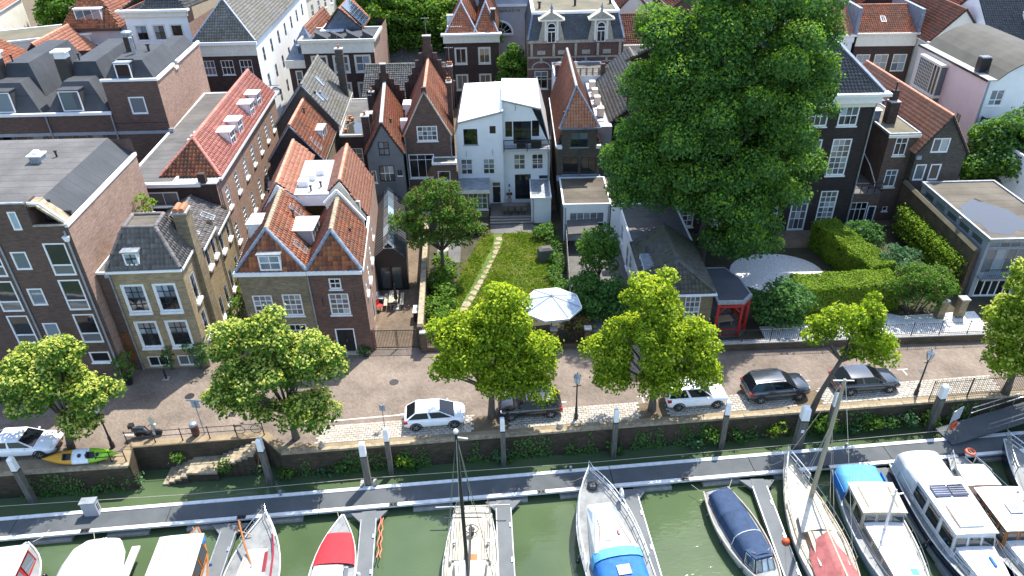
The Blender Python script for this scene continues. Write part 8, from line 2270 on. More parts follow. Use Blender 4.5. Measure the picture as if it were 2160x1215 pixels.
# 8 navy canopied launch, bow away from pontoon
b = Boat("navy_canopy_launch", "open launch with three navy canvas hoods and windscreen, rope strake", 12.88, 26.57, -78, 7.6, 2.5, (1.05, .75, .8), .62, 2.2, strake="rope", sole=.1, mid=.38)
b.cover(vault(-3.2, -1.5, 1.5, .7, .75, 8, .05, 4, 1.75), "canvas_navy", "aft_hood"); b.cover(vault(-1.55, .1, 1.7, .68, .85, 8, .05, 4), "canvas_navy", "middle_hood"); b.cover(vault(.0, 1.6, 1.75, .68, .92, 8, .03, 4, 1.55), "canvas_navy", "fore_hood")
b.part("hood_hoop", MB().tube([(.05, .9 * math.cos(math.pi * j / 8), .68 + .95 * math.sin(math.pi * j / 8) ** .6) for j in range(9)], .03, 5), "gelcoat")
b.cabin(1.3, 2.2, 1.7, 1.2, .72, .72, .12, .45, -.2, "black_paint", "canvas_navy", .02, name="windscreen", side=1, front=3, gm="glass_painted_sky", fr="steel", marg=.08)
b.part("stern_bench", MB().box(-3.5, -3.1, -.6, .6, .72, .82), "canvas_navy"); b.part("bow_light", MB().lathe([(.05, 0), (.04, .08)], 8, (3.3, .1, 1.0)), "steel")
for t_ in (.2, .45, .7):
	b.fender(t_, -1, r=.09); b.fender(t_, 1, r=.09)
b.line((-3.6, -.6, .8), (-4.6, -1.2, .62)); b.line((-3.6, .7, .8), (-4.4, 1.4, .62))
# 9 wooden-mast sailing yacht with red tarpaulin
b = Boat("wooden_mast_yacht", "cream sailing yacht with leaning wooden mast and faded red tarpaulin", 16.93, 26.87, 90, 10.6, 2.9, (1.45, .95, .95), .45, 1.9, hull="gelcoat", deck="boat_cream", strake="boat_cream", rake=.9)
b.cabin(-2.6, 1.2, 1.7, 1.3, .92, .4, .08, .3, .1, "boat_cream", "boat_cream", .05, name="coachroof", side=3, gm="varnish")
b.part("mast", MB().tube([(1.85, -.2, .95), (1.85, -.2, 6), (1.9, -.2, 10.5)], [.14, .13, .08], 8), "mast_wood"); b.part("masthead", MB().bar((1.9, -.7, 10.4), (1.9, .4, 10.45), .05), "gelcoat")
b.cover([[(2.0, -.2 - .12 + .24 * j / 4, 1.7 + .1 * math.sin(j)) for j in range(5)], [(1.0, -.8 + 1.6 * j / 4, 1.35 + .25 * math.sin(math.pi * j / 4)) for j in range(5)], [(-.3, -1.0 + 2.0 * j / 4, 1.25 + .3 * math.sin(math.pi * j / 4)) for j in range(5)]], "canvas_cream", "mast_cover")
b.cover([[(x, -w + 2 * w * j / 8, z + .95 * (1 - abs(j / 4 - 1)) + .05 * math.sin(j * 3 + x * 4)) for j in range(9)] for x, w, z in ((-.9, .7, 1.15), (-1.8, 1.05, 1.1), (-2.8, 1.15, 1.05), (-3.8, 1.05, 1.05), (-4.7, .85, 1.05))], "canvas_pink", "tarpaulin")
b.part("boom", MB().tube([(1.7, -.2, 1.9), (-4.6, 0, 2.0)], .07, 6), "mast_wood")
for sg in (1, -1):
	b.part("toe_rail", MB().tube([(-3, sg * 1.05, 1.0), (-.5, sg * 1.25, 1.0), (2, sg * 1.05, 1.08)], .03, 5), "mast_wood")
for (x_, y_) in ((1.5, 1.25), (1.5, -1.3), (5.4, 0), (-5.2, 0), (1.0, 1.3), (1.0, -1.35)):
	b.part("stay", MB().tube([(x_, y_, 1.1), (1.9, -.2, 10.6 if abs(y_) < .1 else 7.5)], .012, 3), "steel")
b.rail(.3, .85, .55, 6); b.rail(.82, .985, .7, 3, "gelcoat", close=True, r=.028)
b.part("buoy", MB().ball((-.3, 1.75, .5), .24, 10, 7, sc=(1, 1, 1.1)), "orange_plastic"); b.part("buoy", MB().ball((-3.6, 1.7, .5), .27, 10, 7, sc=(1, 1, 1.1)), "canvas_blue"); b.line((5.0, .4, 1.4), (5.4, 1.2, .62))
# 10 pale blue cruiser with blue aft canvas
b = Boat("pale_blue_cruiser", "pale blue hulled cruiser with light blue aft canvas and stub mast", 20.48, 25.97, -92, 10.6, 3.2, (1.35, 1.05, 1.1), .72, 2.2, hull="hull_blue", strake="gelcoat")
b.cover(vault(-4.9, -2.9, 2.5, 1.05, .95, 8, .04, 4, 2.5, .25), "canvas_lightblue", "aft_canopy")
b.part("canopy_side", MB().box(-4.6, -3.0, -1.42, -1.36, 1.0, 1.7).box(-4.6, -3.0, 1.36, 1.42, 1.0, 1.7), "canvas_blue")
b.cabin(-3.1, -.7, 2.6, 2.45, 1.05, 1.25, .12, .35, .05, "boat_cream", "boat_cream", .12, name="wheelhouse", side=2, front=3, gm="glass", fr="steel", marg=.2)
b.cabin(-.8, 3.9, 2.3, 1.6, 1.05, .55, .1, .4, 0, "boat_cream", "gelcoat", .04, name="coachroof", side=4, front=2, gm="glass_green", marg=.28)
b.part("mast", MB().tube([(-.4, -.1, 1.6), (-.6, -.15, 4.6)], [.09, .05], 7), "gelcoat"); b.part("mast_light", MB().bar((-.6, -.5, 4.2), (-.6, .3, 4.3), .04), "steel"); b.hatch(2.4, .3, 1.68, .6, "canvas_lightblue")
b.rail(.35, .97, .5, 6); b.fender(.45, 1, "canvas_blue"); b.fender(.7, 1, "canvas_blue")
# 11 solar cruiser
b = Boat("solar_panel_cruiser", "white cruiser with two solar panels and grey aft canopy", 24.58, 26.17, -89, 11.0, 3.2, (1.45, 1.1, 1.15), .8, 2.2, hull="hull_navy", strake="gelcoat")
b.cover(vault(-5.2, -2.9, 2.7, 1.1, 1.45, 8, .05, 4, 2.6, .25), "canvas_white", "aft_canopy")
b.cabin(-2.9, 1.3, 2.7, 2.4, 1.1, 1.45, .14, .4, 0, "gelcoat", "gelcoat", .1, name="wheelhouse", side=3, front=3, gm="glass", fr="steel", marg=.2)
for k in range(2):
	q = b.part("solar_panel", MB().box(-2.3, -1.5, -.95 + k * .98, -.05 + k * .98, 2.72, 2.76), "solar")
	gl = MB()
	for j in range(1, 5):
		gl.box(-2.3 + .16 * j, -2.29 + .16 * j, -.95 + k * .98, -.05 + k * .98, 2.76, 2.765)
	b.part("panel_grid", gl, "steel", parent=q)
b.part("sliding_hatch", MB().box(-.9, .6, -.75, .55, 2.62, 2.76), "gelcoat"); b.hatch(-.3, 0, 2.76, .5)
b.cabin(1.2, 4.3, 2.2, 1.5, 1.1, .6, .1, .5, 0, "gelcoat", "gelcoat", .04, name="coachroof", side=2, front=2, gm="glass_painted_sky", marg=.3); b.hatch(3.2, .0, 1.8, .6); b.part("boat_hook_bag", MB().box(1.9, 2.5, .3, .42, 1.78, 1.9), "canvas_blue")
b.rail(.1, .97, .6, 9); b.fender(.8, -1, "gelcoat"); b.fender(.5, -1); b.line((-5.3, 1.0, 1.1), (-6.0, 1.5, .62))
# 12 classic yacht with varnished wheelhouse
b = Boat("varnished_wheelhouse_cruiser", "white cruiser with varnished wheelhouse and pale roof, right", 27.55, 26.17, -90, 11.6, 3.3, (1.5, 1.1, 1.2), .3, 2.1, hull="hull_navy", strake="gelcoat")
b.cabin(-4.8, -3.0, 1.9, 2.1, 1.1, .6, .1, .1, .15, "gelcoat", "gelcoat", .04, name="aft_cabin", side=2, gm="glass_painted_sky", marg=.3)
b.cabin(-2.2, .9, 2.4, 2.2, 1.05, 1.35, .1, .35, .1, "varnish", "gelcoat", .2, name="wheelhouse", side=4, front=3, gm="glass", fr="varnish", marg=.2)
b.cabin(.8, 4.2, 2.1, 1.5, 1.05, .55, .1, .4, 0, "gelcoat", "gelcoat", .03, name="coachroof", side=3, gm="glass_painted_sky", marg=.3); b.hatch(-.7, .0, 2.55, .7, "glass_painted_sky")
for k in range(5):
	b.part("roof_rail", MB().box(-1.9 + .6 * k, -1.86 + .6 * k, .9, 1.05, 2.5, 2.66), "steel")
b.rail(.05, .97, .6, 9); b.rail(.0, .14, .7, 3, "gelcoat"); b.part("life_ring", MB().tube([(-5.6 + .25 * math.cos(k * .524), .5 + .25 * math.sin(k * .524), 1.9) for k in range(13)], .08, 6), "orange_plastic"); b.line((-5.6, -.8, 1.1), (-6.2, -1.3, .62))
# 13 sailboat bow at the right edge
b = Boat("right_edge_sailboat", "pale sailboat with steel pulpit, cut by the right edge", 31.49, 28.17, 93, 10.0, 3.1, (1.4, 1.0, 1.0), .6, 2.0, hull="hull_navy", strake="gelcoat")
b.cabin(-2.5, 2.2, 2.0, 1.3, 1.0, .45, .12, .6, .1, "gelcoat", "gelcoat", .02, name="coachroof", side=3, gm="glass"); b.rail(.75, .985, .65, 4, close=True, r=.03); b.part("mast", MB().tube([(.6, 0, 1.2), (.6, 0, 11)], .09, 7), "mast_wood")
for (x_, y_) in ((.4, 1.4), (.4, -1.4), (4.9, 0)):
	b.part("stay", MB().tube([(x_, y_, 1.1), (.6, 0, 10.6)], .014, 3), "steel")
# ------------------------------------------------------------------ cars
for n_, c_ in (("car_white", (.78, .79, .80)), ("car_black", (.012, .012, .014)), ("car_slate", (.035, .045, .058)), ("car_blue", (.05, .10, .22)), ("car_silver", (.38, .39, .40))):
	plain(n_, c_, .22, metal=.0 if n_ == "car_white" else .25, coat=1.0, wear=.04)
plain("tail_red", (.45, .01, .01), .25)
plain("lamp_clear", (.65, .67, .70), .12)

class Car(Boat):
	def __init__(s, label, x, y, rot, L, W, H, paint, hood=.28, belt=.92, cab=(-.46, .34, -.36, .10), hz=.86, boot=None, name="parked_car", rack=False, group="cars parked along the quay", z=0.0):
		s.t = thing(name, label, "car" if name != "parked_van" else "van", (x, y, z), R(rot), group)
		w = W / 2
		bt = boot or belt
		rings = []
		for f, ww, z0, z1 in ((-.5, .80, .42, bt - .22), (-.49, .93, .30, bt - .06), (-.44, .99, .24, bt), (-.2, 1, .22, belt), (.12, 1, .22, belt), (.26, .995, .22, (belt + hz) / 2), (.38, .98, .24, hz), (.45, .93, .28, hz - .08), (.487, .84, .32, hz - .20), (.5, .70, .38, .62)):
			a = w * ww
			h = [(a * .86, z0), (a * .98, z0 + .16), (a, (z0 + z1) / 2), (a * .97, z1 - .10), (a * .86, z1)]
			rings.append([(L * f, q[0], q[1]) for q in h] + [(L * f, 0, z1 + .025)] + [(L * f, -q[0], q[1]) for q in h[::-1]])
		body = s.part("body", MB().loft(rings, True, True), paint, True)
		rb, fb, rt, ft = [L * q for q in cab]
		bo = [V(rb, w * .90, bt - .04), V(rb, -w * .90, bt - .04), V(fb, -w * .90, hz - .01), V(fb, w * .90, hz - .01)]
		tp = [V(rt, w * .72, H - .04), V(rt, -w * .72, H - .04), V(ft, -w * .72, H - .05), V(ft, w * .72, H - .05)]
		cb = s.part("cabin", MB().hexa(bo, tp), paint)
		s.part("roof", MB().loft([[(xx, -w * .74, H - .05), (xx, -w * .5, H - .01 + c), (xx, 0, H + .015 + c), (xx, w * .5, H - .01 + c), (xx, w * .74, H - .05)] for xx, c in ((rt - .03, -.02), (rt * .6 + ft * .4, .02), (ft + .02, -.02))], False), paint, True)
		s.panes([bo[2], bo[3], tp[3], tp[2]], 1, "car_glass", .05, None, cb, .06)
		s.panes([bo[0], bo[1], tp[1], tp[0]], 1, "car_glass", .07, None, cb, .10)
		for q in ([bo[1], bo[2], tp[2], tp[1]], [bo[3], bo[0], tp[0], tp[3]]):
			s.panes(q, 2, "car_glass", .06, None, cb, .13)
		for sx in (-.31, .31):
			for sy in (1, -1):
				m = Matrix.Translation((L * sx, sy * (w - .10), .31)) @ Matrix.Rotation(R(90), 4, 'X')
				whl = s.part("wheel", MB().lathe([(.20, -.11), (.30, -.11), (.32, -.07), (.32, .07), (.30, .11), (.20, .11)], 18, (0, 0, 0)).xf(m), "rubber", True)
				s.part("rim", MB().lathe([(.03, .02), (.20, .09), (.205, -.09), (.03, -.02)], 12).xf(m), "zinc", parent=whl)
				sp = MB()
				for k in range(5):
					sp.bar((0, 0, -sy * .105), (.19 * math.cos(k * 1.257), .19 * math.sin(k * 1.257), -sy * .105), .045, .02)
				s.part("spokes", sp.xf(m), "steel", parent=whl)
				s.part("wheel_arch", MB().tube([(L * sx + .39 * math.cos(math.pi * k / 8), sy * (w + .005), .30 + .39 * math.sin(math.pi * k / 8)) for k in range(9)], .04, 5), "rubber", parent=body)
		for sy in (1, -1):
			s.part("headlight", MB().ball((L * .455, sy * w * .70, hz - .19), .14, 8, 5, sc=(.8, 1.1, .6)), "lamp_clear")
			s.part("tail_light", MB().box(-L * .497, -L * .44, sy * w * .86 - .1, sy * w * .86 + .1, bt - .26, bt - .06), "tail_red")
			s.part("mirror", MB().ball((fb - .45, sy * (w + .07), hz + .10), .10, 8, 5, sc=(.7, 1, .8)), paint)
			for q in (-.02, -.22):
				s.part("door_handle", MB().box(L * q - .09, L * q + .09, sy * (w * 1.0) - .015, sy * (w * 1.0) + .015, belt - .2, belt - .16), paint)
			if rack:
				s.part("roof_rail", MB().tube([(rt + .1, sy * w * .68, H + .05), (ft - .1, sy * w * .68, H + .05)], .025, 5), "black_paint")
		s.part("number_plate", MB().box(-L * .503, -L * .497, -.26, .26, .55, .66), "varnish"); s.part("number_plate", MB().box(L * .493, L * .504, -.26, .26, .40, .51), "varnish")
		s.part("grille", MB().box(L * .47, L * .501, -.45, .45, .36, .56), "black_paint"); s.part("bumper", MB().box(-L * .5 - .02, -L * .47, -w * .78, w * .78, .3, .48), "black_paint" if rack or name == "parked_van" else paint)

Car("white saloon car at the left edge beside the kayak", -31.3, 33.75, 3, 4.5, 1.82, 1.42, "car_white", cab=(-.42, .26, -.24, .06), boot=.98)
Car("white hatchback parked on the cobbles left of the middle tree", -5.25, 35.55, 5, 3.97, 1.74, 1.42, "car_white", cab=(-.47, .33, -.29, .07))
Car("black hatchback half hidden under the middle lime tree", 1.0, 36.3, 184, 4.2, 1.78, 1.47, "car_black", cab=(-.48, .28, -.36, .06))
Car("small white van under the lime tree, rear window to the left", 12.1, 36.85, 4, 4.15, 1.72, 1.75, "car_white", cab=(-.497, .24, -.46, .02), hz=.95, belt=1.0, name="parked_van")
Car("dark off-roader with roof rails and black wheel arches", 17.7, 37.45, 6, 4.35, 1.84, 1.66, "car_slate", cab=(-.485, .27, -.40, .06), hz=1.02, belt=1.05, rack=True)
Car("dark grey hatchback right of the leaning tree", 24.0, 38.0, 4, 4.42, 1.84, 1.42, "car_slate", cab=(-.48, .26, -.32, .02))
Car("blue car cut by the left edge before the apartment block", -34.6, 39.2, 4, 4.2, 1.75, 1.45, "car_blue")
for lab, x, y, p in (("dark car in the far back street", -40.6, 160, "car_black"), ("pale car nearest in the far back street", -40.4, 152, "car_silver"), ("silver car farthest up the back street", -39.6, 172, "car_silver")):
	Car(lab, x, y, 82, 4.2, 1.78, 1.45, p, group="cars in the back street")

# ------------------------------------------------------------------ mooring posts
pl = ["white-capped mooring post below the left white car", "white-capped mooring post at the head of the stone stairs", "tall mooring post rising from the pontoon edge", "white-capped mooring post left of the white hatchback", "white-capped mooring post below the black hatchback", "white-capped mooring post at the end of the cobbles", "white-capped mooring post between van and off-roader", "thick numbered mooring post at the pontoon edge", "white-capped mooring post below the leaning tree", "white-capped mooring post before the iron fence"]
for lab, (x, y, zt_, w) in zip(pl, ((-30.16, 31.2, 1.9, .17), (-15.65, 32.3, 1.95, .17), (-9.25, 31.6, 2.05, .19), (-8.02, 32.85, 2.0, .15), (-.8, 33.4, 2.1, .15), (6.38, 33.95, 2.1, .15), (13.58, 34.5, 2.0, .16), (18.42, 34.1, 1.8, .25), (20.77, 35.1, 1.95, .19), (27.93, 35.65, 1.95, .2))):
	m = thing("mooring_post", lab, "post", (x, y, 0), R(random.uniform(-8, 8)), "mooring posts along the quay")
	sq = lambda a, z, dx=0: [(-a + dx, -a, z), (a + dx, -a, z), (a + dx, a, z), (-a + dx, a, z)]
	MB().loft([sq(w * 1.05, -4.4), sq(w, zt_ - 1.02)], True, True).obj("shaft", MATS["post_wood"], m)
	MB().loft([sq(w * 1.03, zt_ - 1.1), sq(w * 1.03, zt_ - 1.0)], True, True).obj("band", MATS["black_paint"], m)
	MB().loft([sq(w * .99, zt_ - 1.0), sq(w * .92, zt_ - .1), sq(w * .6, zt_)], True, True).obj("cap", MATS["white_paint"], m)
	if w > .24:
		MB().box(-.1, .1, -w - .02, -w - .005, -.2, .05).obj("number_plate", MATS["white_paint"], m)
	if lab.startswith("tall"):
		MB().box(-.5, -.3, -.35, .3, -1.6, -1.4).box(.3, .5, -.35, .3, -1.6, -1.4).obj("guide_collar", MATS["concrete"], m)
for lab, x in (("squat stone bollard by the stairs end of the cobbles", -12.3), ("squat stone bollard beside the black hatchback", 2.9)):
	tag(MB().lathe([(.22, 0), (.2, .3), (.16, .38), (.02, .4)], 10, (0, 0, 0)).obj("stone_bollard", MATS["stone_trim"], loc=(x, qy(x) + .35, 0)), lab, "bollard", "stone bollards")

def lamp(label, x, y, h):
	t = thing("street_lamp", label, "street lamp", (x, y, 0), R(15), "lantern street lamps")
	MB().lathe([(.14, 0), (.14, .35), (.09, .5), (.10, .9), (.06, 1.0), (.045, h - .75), (.07, h - .7), (.05, h - .6)], 10).obj("pole", MATS["black_iron"], t)
	MB().bar((-.28, 0, h - .85), (.28, 0, h - .85), .04).obj("ladder_bar", MATS["black_iron"], t)
	q = [(.13, h - .6), (.23, h - .1)]
	for k in range(6):
		a, c = k * math.pi / 3, (k + 1) * math.pi / 3
		MB().add([(r * math.cos(e), r * math.sin(e), z) for r, z, e in ((q[0][0], q[0][1], a), (q[0][0], q[0][1], c), (q[1][0], q[1][1], c), (q[1][0], q[1][1], a))], [(0, 1, 2, 3)]).obj("lantern_pane", MATS["lamp_clear"], t)
		MB().bar((q[0][0] * math.cos(a), q[0][0] * math.sin(a), q[0][1]), (q[1][0] * math.cos(a), q[1][0] * math.sin(a), q[1][1]), .025).obj("lantern_bar", MATS["black_iron"], t)
	MB().lathe([(.27, h - .1), (.27, h - .06), (.12, h + .1), (.06, h + .14), (.03, h + .28)], 6).obj("lantern_cap", MATS["zinc"], t)

lamp("black lantern street lamp beside the black hatchback", 4.01, 35.45, 3.65); lamp("black lantern street lamp left of the iron fence", 27.15, 37.0, 3.65); lamp("street lamp half hidden by the left lime tree above the kayak", -25.75, 33.8, 3.6)
for lab, x, y, h, bs in (("grey street sign with two boards behind the slip railing", -20.25, 34.85, 2.75, ((-.28, .28, .55, 0), (-.55, .45, .14, .12))), ("small parking sign on a post left of the white hatchback", -8.55, 35.1, 1.85, ((-.2, .2, .5, 0),))):
	s = thing("street_sign", lab, "sign", (x, y, 0), R(-8))
	MB().tube([(0, 0, 0), (0, 0, h)], .035, 7).obj("post", MATS["zinc"], s)
	for (a, c, hh, up) in bs:
		MB().box(a, c, .04, .06, h - hh + up, h + up).obj("board", MATS["grey_paint"], s)
s = thing("litter_bin", "dark red litter bin with grey lid behind the slip railing", "litter bin", (-20.75, 34.75, 0), R(10))
MB().lathe([(.22, .08), (.25, .2), (.25, .85)], 12).obj("body", plain("bin_red", (.10, .02, .02), .5), s); MB().lathe([(.26, .85), (.26, .95), (.2, 1.05), (.05, 1.1)], 12).obj("lid", MATS["zinc"], s)

def railing(label, pts, h, name="iron_railing", pick=0, mat="black_iron", rails=(1.0, .55), post=1.7, z=0.0, spear=False):
	t = thing(name, label, "railing" if not pick else "fence", (pts[0][0], pts[0][1], z))
	o = Vector((*pts[0], 0))
	for a, c in zip(pts[:-1], pts[1:]):
		A, C = Vector((*a, 0)) - o, Vector((*c, 0)) - o
		L = (C - A).length
		n = max(1, round(L / post))
		for k in range(n + 1):
			p = A.lerp(C, k / n)
			MB().lathe([(.05, 0), (.035, .12), (.03, h), (.055, h + .03), (.02, h + .09)], 7, p).obj("post", MATS[mat], t)
		for r in rails:
			MB().bar(A + V(0, 0, h * r), C + V(0, 0, h * r), .035, .03).obj("rail", MATS[mat], t)
		if pick:
			k = int(L / pick)
			d = (C - A) / L
			me = MB().box(-.009, .009, -.009, .009, h * .06, h * 1.0 + (.1 if spear else -.03)).mesh("picket", MATS[mat])
			for i in range(1, k):
				place(me, "picket", t, A + d * (i * L / k))
	return t

railing("black iron railing along the boat slip", [(-24.9, 34.05), (-16.3, 34.62)], .98); railing("short iron railing at the slip corner beside the kayak", [(-26.1, 32.45), (-24.35, 32.55)], .85, post=.9)
railing("tall iron picket fence along the quay at the right", [(27.8, 36.5), (38.5, 37.4)], 1.5, "picket_fence", .13, spear=True, rails=(.93, .12), post=2.6)
w = thing("front_garden_wall", "low brick wall along the street before the right garden", "wall", (14.6, 42.4, 0))
MB().hexa([(0, -.18, 0), (21.2, .35, 0), (21.2, .7, 0), (0, .18, 0)], [(0, -.18, .62), (21.2, .35, .62), (21.2, .7, .62), (0, .18, .62)]).obj("wall", MATS["garden_brick"], w); MB().hexa([(-.02, -.22, .62), (21.25, .31, .62), (21.25, .74, .62), (-.02, .22, .62)], [(-.02, -.22, .7), (21.25, .31, .7), (21.25, .74, .7), (-.02, .22, .7)]).obj("coping", MATS["concrete"], w)
railing("iron picket railing on the low garden wall at the right", [(14.7, 42.4), (35.7, 42.93)], 1.05, "garden_railing", .15, rails=(.96, .1), post=2.1, z=.7)
for lab, x, y in (("left brick gate pier beside the white gravel path", 33.2, 45.9), ("right brick gate pier beside the white gravel path", 34.8, 46.0)):
	p = thing("gate_pier", lab, "pier", (x, y, 0), 0, "brick gate piers"); MB().box(-.28, .28, -.28, .28, 0, 1.6).obj("shaft", MATS["yellow_brick"], p); MB().box(-.34, .34, -.34, .34, 1.6, 1.72).obj("cap", MATS["concrete"], p)
w = thing("courtyard_wall", "old brick wall between courtyard and lawn garden", "wall", (-6.9, 43.75, 0))
MB().hexa([(-.2, 0, 0), (.2, 0, 0), (-.9, 19, 0), (-1.3, 19, 0)], [(-.17, 0, 1.7), (.17, 0, 1.7), (-.93, 19, 1.7), (-1.27, 19, 1.7)]).obj("wall", MATS["garden_brick"], w); MB().hexa([(-.24, 0, 1.7), (.24, 0, 1.7), (-.86, 19, 1.7), (-1.34, 19, 1.7)], [(-.2, 0, 1.8), (.2, 0, 1.8), (-.9, 19, 1.8), (-1.3, 19, 1.8)]).obj("coping", MATS["sandstone"], w)
w = thing("garden_fence", "grey wooden fence along the right side of the lawn", "fence", (4.55, 46.5, 0))
for k in range(70):
	MB().box(-.02 + .009 * k, .02 + .009 * k, k * .195, k * .195 + .18, 0, 1.75 + random.uniform(-.03, .03)).obj("board", MATS["grey_wood"], w)
f = thing("front_fence", "brick piers and dark iron panels closing the lawn garden", "fence", (-6.7, 43.1, 0))
for k, x in enumerate((.1, 3.3, 6.5, 9.7, 12.2)):
	MB().box(x - .22, x + .22, -.2, .2, 0, 1.75).obj("pier", MATS["garden_brick"], f); MB().box(x - .27, x + .27, -.25, .25, 1.75, 1.85).obj("pier_cap", MATS["concrete"], f)
	if k < 4:
		MB().box(x + .22, (3.3, 6.5, 9.7, 12.2)[k] - .22, -.12, .12, 0, .4).obj("plinth", MATS["garden_brick"], f)
		MB().box(x + .22, (3.3, 6.5, 9.7, 12.2)[k] - .22, -.02, .02, 1.45, 1.5).obj("rail", MATS["black_iron"], f)
		for i in range(20):
			xx = x + .3 + i * ((3.3, 6.5, 9.7, 12.2)[k] - x - .6) / 19
			MB().box(xx - .01, xx + .01, -.01, .01, .4, 1.55).obj("picket", MATS["black_iron"], f)

# ------------------------------------------------------------------ kayak, scooter, bicycle
plain("kayak_yellow", (.62, .30, .01), .35); plain("kayak_white", (.75, .78, .80), .35); plain("kayak_green", (.25, .52, .02), .35)
k = thing("kayak", "yellow, white and green two-seat kayak lying on the quay edge", "kayak", (-27.05, 32.75, .3), R(5)); k.rotation_euler[0] = R(38)
def kr(x):
	t = abs(x) / 2.25
	w = .48 * max(.02, 1 - t ** 2.4); zz = .20 * t ** 3
	return [(x, w * math.cos(a * math.pi / 6), zz + .16 + (.17 if a < 6 else .2) * math.sin(a * math.pi / 6)) for a in range(12)]
for nm, c, x0, x1 in (("stern_shell", "kayak_yellow", -2.25, -.55), ("middle_shell", "kayak_white", -.55, .45), ("bow_shell", "kayak_green", .45, 2.25)):
	MB().loft([kr(x0 + (x1 - x0) * i / 8) for i in range(9)], True, True).obj(nm, MATS[c], k, True)
for x in (-1.75, -.9, -.1, .35, 1.0):
	MB().lathe([(.13, 0), (.1, .03), (.02, .03)], 12, (x, .02, .335)).obj("hatch", MATS["black_paint"], k)
for x in (-.7, .7):
	MB().box(x - .25, x + .1, -.2, .2, .33, .36).box(x - .3, x - .24, -.2, .2, .33, .55).obj("seat", MATS["black_paint"], k)
s = thing("motor_scooter", "grey motor scooter with windscreen parked behind the slip railing", "scooter", (-23.85, 34.8, 0), R(4))
for x in (-.62, .65):
	MB().lathe([(.13, -.06), (.25, -.06), (.25, .06), (.13, .06)], 16).xf(Matrix.Translation((x, 0, .25)) @ Matrix.Rotation(R(90), 4, 'X')).obj("wheel", MATS["rubber"], s)
MB().loft([[(x, w, z0), (x, w, z1), (x, 0, z1 + .06), (x, -w, z1), (x, -w, z0)] for x, w, z0, z1 in ((-.95, .08, .5, .62), (-.6, .2, .35, .72), (-.15, .2, .22, .68), (.02, .18, .2, .32), (.3, .18, .2, .3))], True, True).obj("body", MATS["black_paint"], s, True)
MB().loft([[(x, w, z), (x, 0, z + .1), (x, -w, z)] for x, w, z in ((-.85, .1, .74), (-.5, .16, .78), (-.1, .14, .74))], False).obj("seat", MATS["car_slate"], s, True)
MB().hexa([(.28, -.2, .22), (.5, -.12, .2), (.5, .12, .2), (.28, .2, .22)], [(.42, -.2, .95), (.55, -.1, .95), (.55, .1, .95), (.42, .2, .95)]).obj("leg_shield", MATS["car_silver"], s)
MB().tube([(.65, 0, .25), (.5, 0, .7), (.42, 0, 1.05)], .04, 6).obj("fork", MATS["steel"], s); MB().tube([(.32, -.34, 1.08), (.45, 0, 1.05), (.32, .34, 1.08)], .02, 6).obj("handlebar", MATS["black_iron"], s)
MB().hexa([(.55, -.2, 1.0), (.57, -.2, 1.0), (.57, .2, 1.0), (.55, .2, 1.0)], [(.36, -.15, 1.5), (.38, -.15, 1.5), (.38, .15, 1.5), (.36, .15, 1.5)]).obj("windscreen", MATS["glass_green"], s); MB().ball((.58, 0, .9), .1, 8, 6).obj("headlight", MATS["lamp_clear"], s); MB().box(-1.05, -.75, -.17, .17, .8, 1.05).obj("top_case", MATS["black_paint"], s)
s = thing("bicycle", "pale bicycle leaning against the slip railing", "bicycle", (-17.35, 34.78, 0), R(4))
for x in (-.52, .52):
	w_ = MB().tube([(x + .34 * math.cos(a * .393), 0, .35 + .34 * math.sin(a * .393)) for a in range(17)], .022, 5).obj("wheel", MATS["rubber"], s)
	sp = MB()
	for a in range(8):
		sp.bar((x, 0, .35), (x + .33 * math.cos(a * .785), 0, .35 + .33 * math.sin(a * .785)), .006)
	sp.obj("spokes", MATS["steel"], w_)
MB().tube([(-.52, 0, .35), (-.1, 0, .32), (-.22, 0, .85), (-.52, 0, .35)], .018, 5).tube([(-.1, 0, .32), (.36, 0, .82), (-.2, 0, .78)], .018, 5).tube([(.52, 0, .35), (.36, 0, .82), (.32, 0, 1.0)], .018, 5).obj("frame", MATS["car_silver"], s); MB().tube([(.2, -.28, 1.02), (.36, 0, 1.04), (.2, .28, 1.02)], .015, 5).obj("handlebar", MATS["steel"], s); MB().ball((-.24, 0, .92), .1, 8, 5, sc=(1.3, .8, .4)).obj("saddle", MATS["rubber"], s); MB().box(-.85, -.35, -.08, .08, .72, .74).obj("rack", MATS["black_iron"], s)

# ------------------------------------------------------------------ garden things
p = thing("octagonal_parasol", "large pale blue-grey octagonal parasol in the lawn garden", "parasol", (2.95, 45.15, 0), R(8))
MB().tube([(0, 0, 0), (0, 0, 3.3)], .05, 8).obj("pole", MATS["zinc"], p); MB().lathe([(.02, 3.5), (.12, 3.4), (.12, 3.36), (.04, 3.3)], 8).obj("finial", MATS["zinc"], p)
for i in range(8):
	a, c = (i + .5) * math.pi / 4, (i + 1.5) * math.pi / 4
	A, C = V(2.3 * math.cos(a), 2.3 * math.sin(a), 2.6), V(2.3 * math.cos(c), 2.3 * math.sin(c), 2.6)
	T = V(0, 0, 3.36)
	M_ = (A + C) / 2 * .5 + T * .5 - V(0, 0, .06)
	MB().add([A, C, T, M_, A - V(0, 0, .16), C - V(0, 0, .16)], [(0, 1, 3), (1, 2, 3), (2, 0, 3), (4, 5, 1, 0)]).obj("canvas_panel", MATS["canvas_cloud"] if "canvas_cloud" in MATS else plain("canvas_cloud", (.40, .48, .55), .8, wear=.1), p)
	MB().bar(A + V(0, 0, .03), T + V(0, 0, .03), .022, .03).obj("rib", MATS["grey_paint"], p); MB().bar(A + V(0, 0, .02), C + V(0, 0, .02), .05, .03).obj("rim", MATS["white_paint"], p)
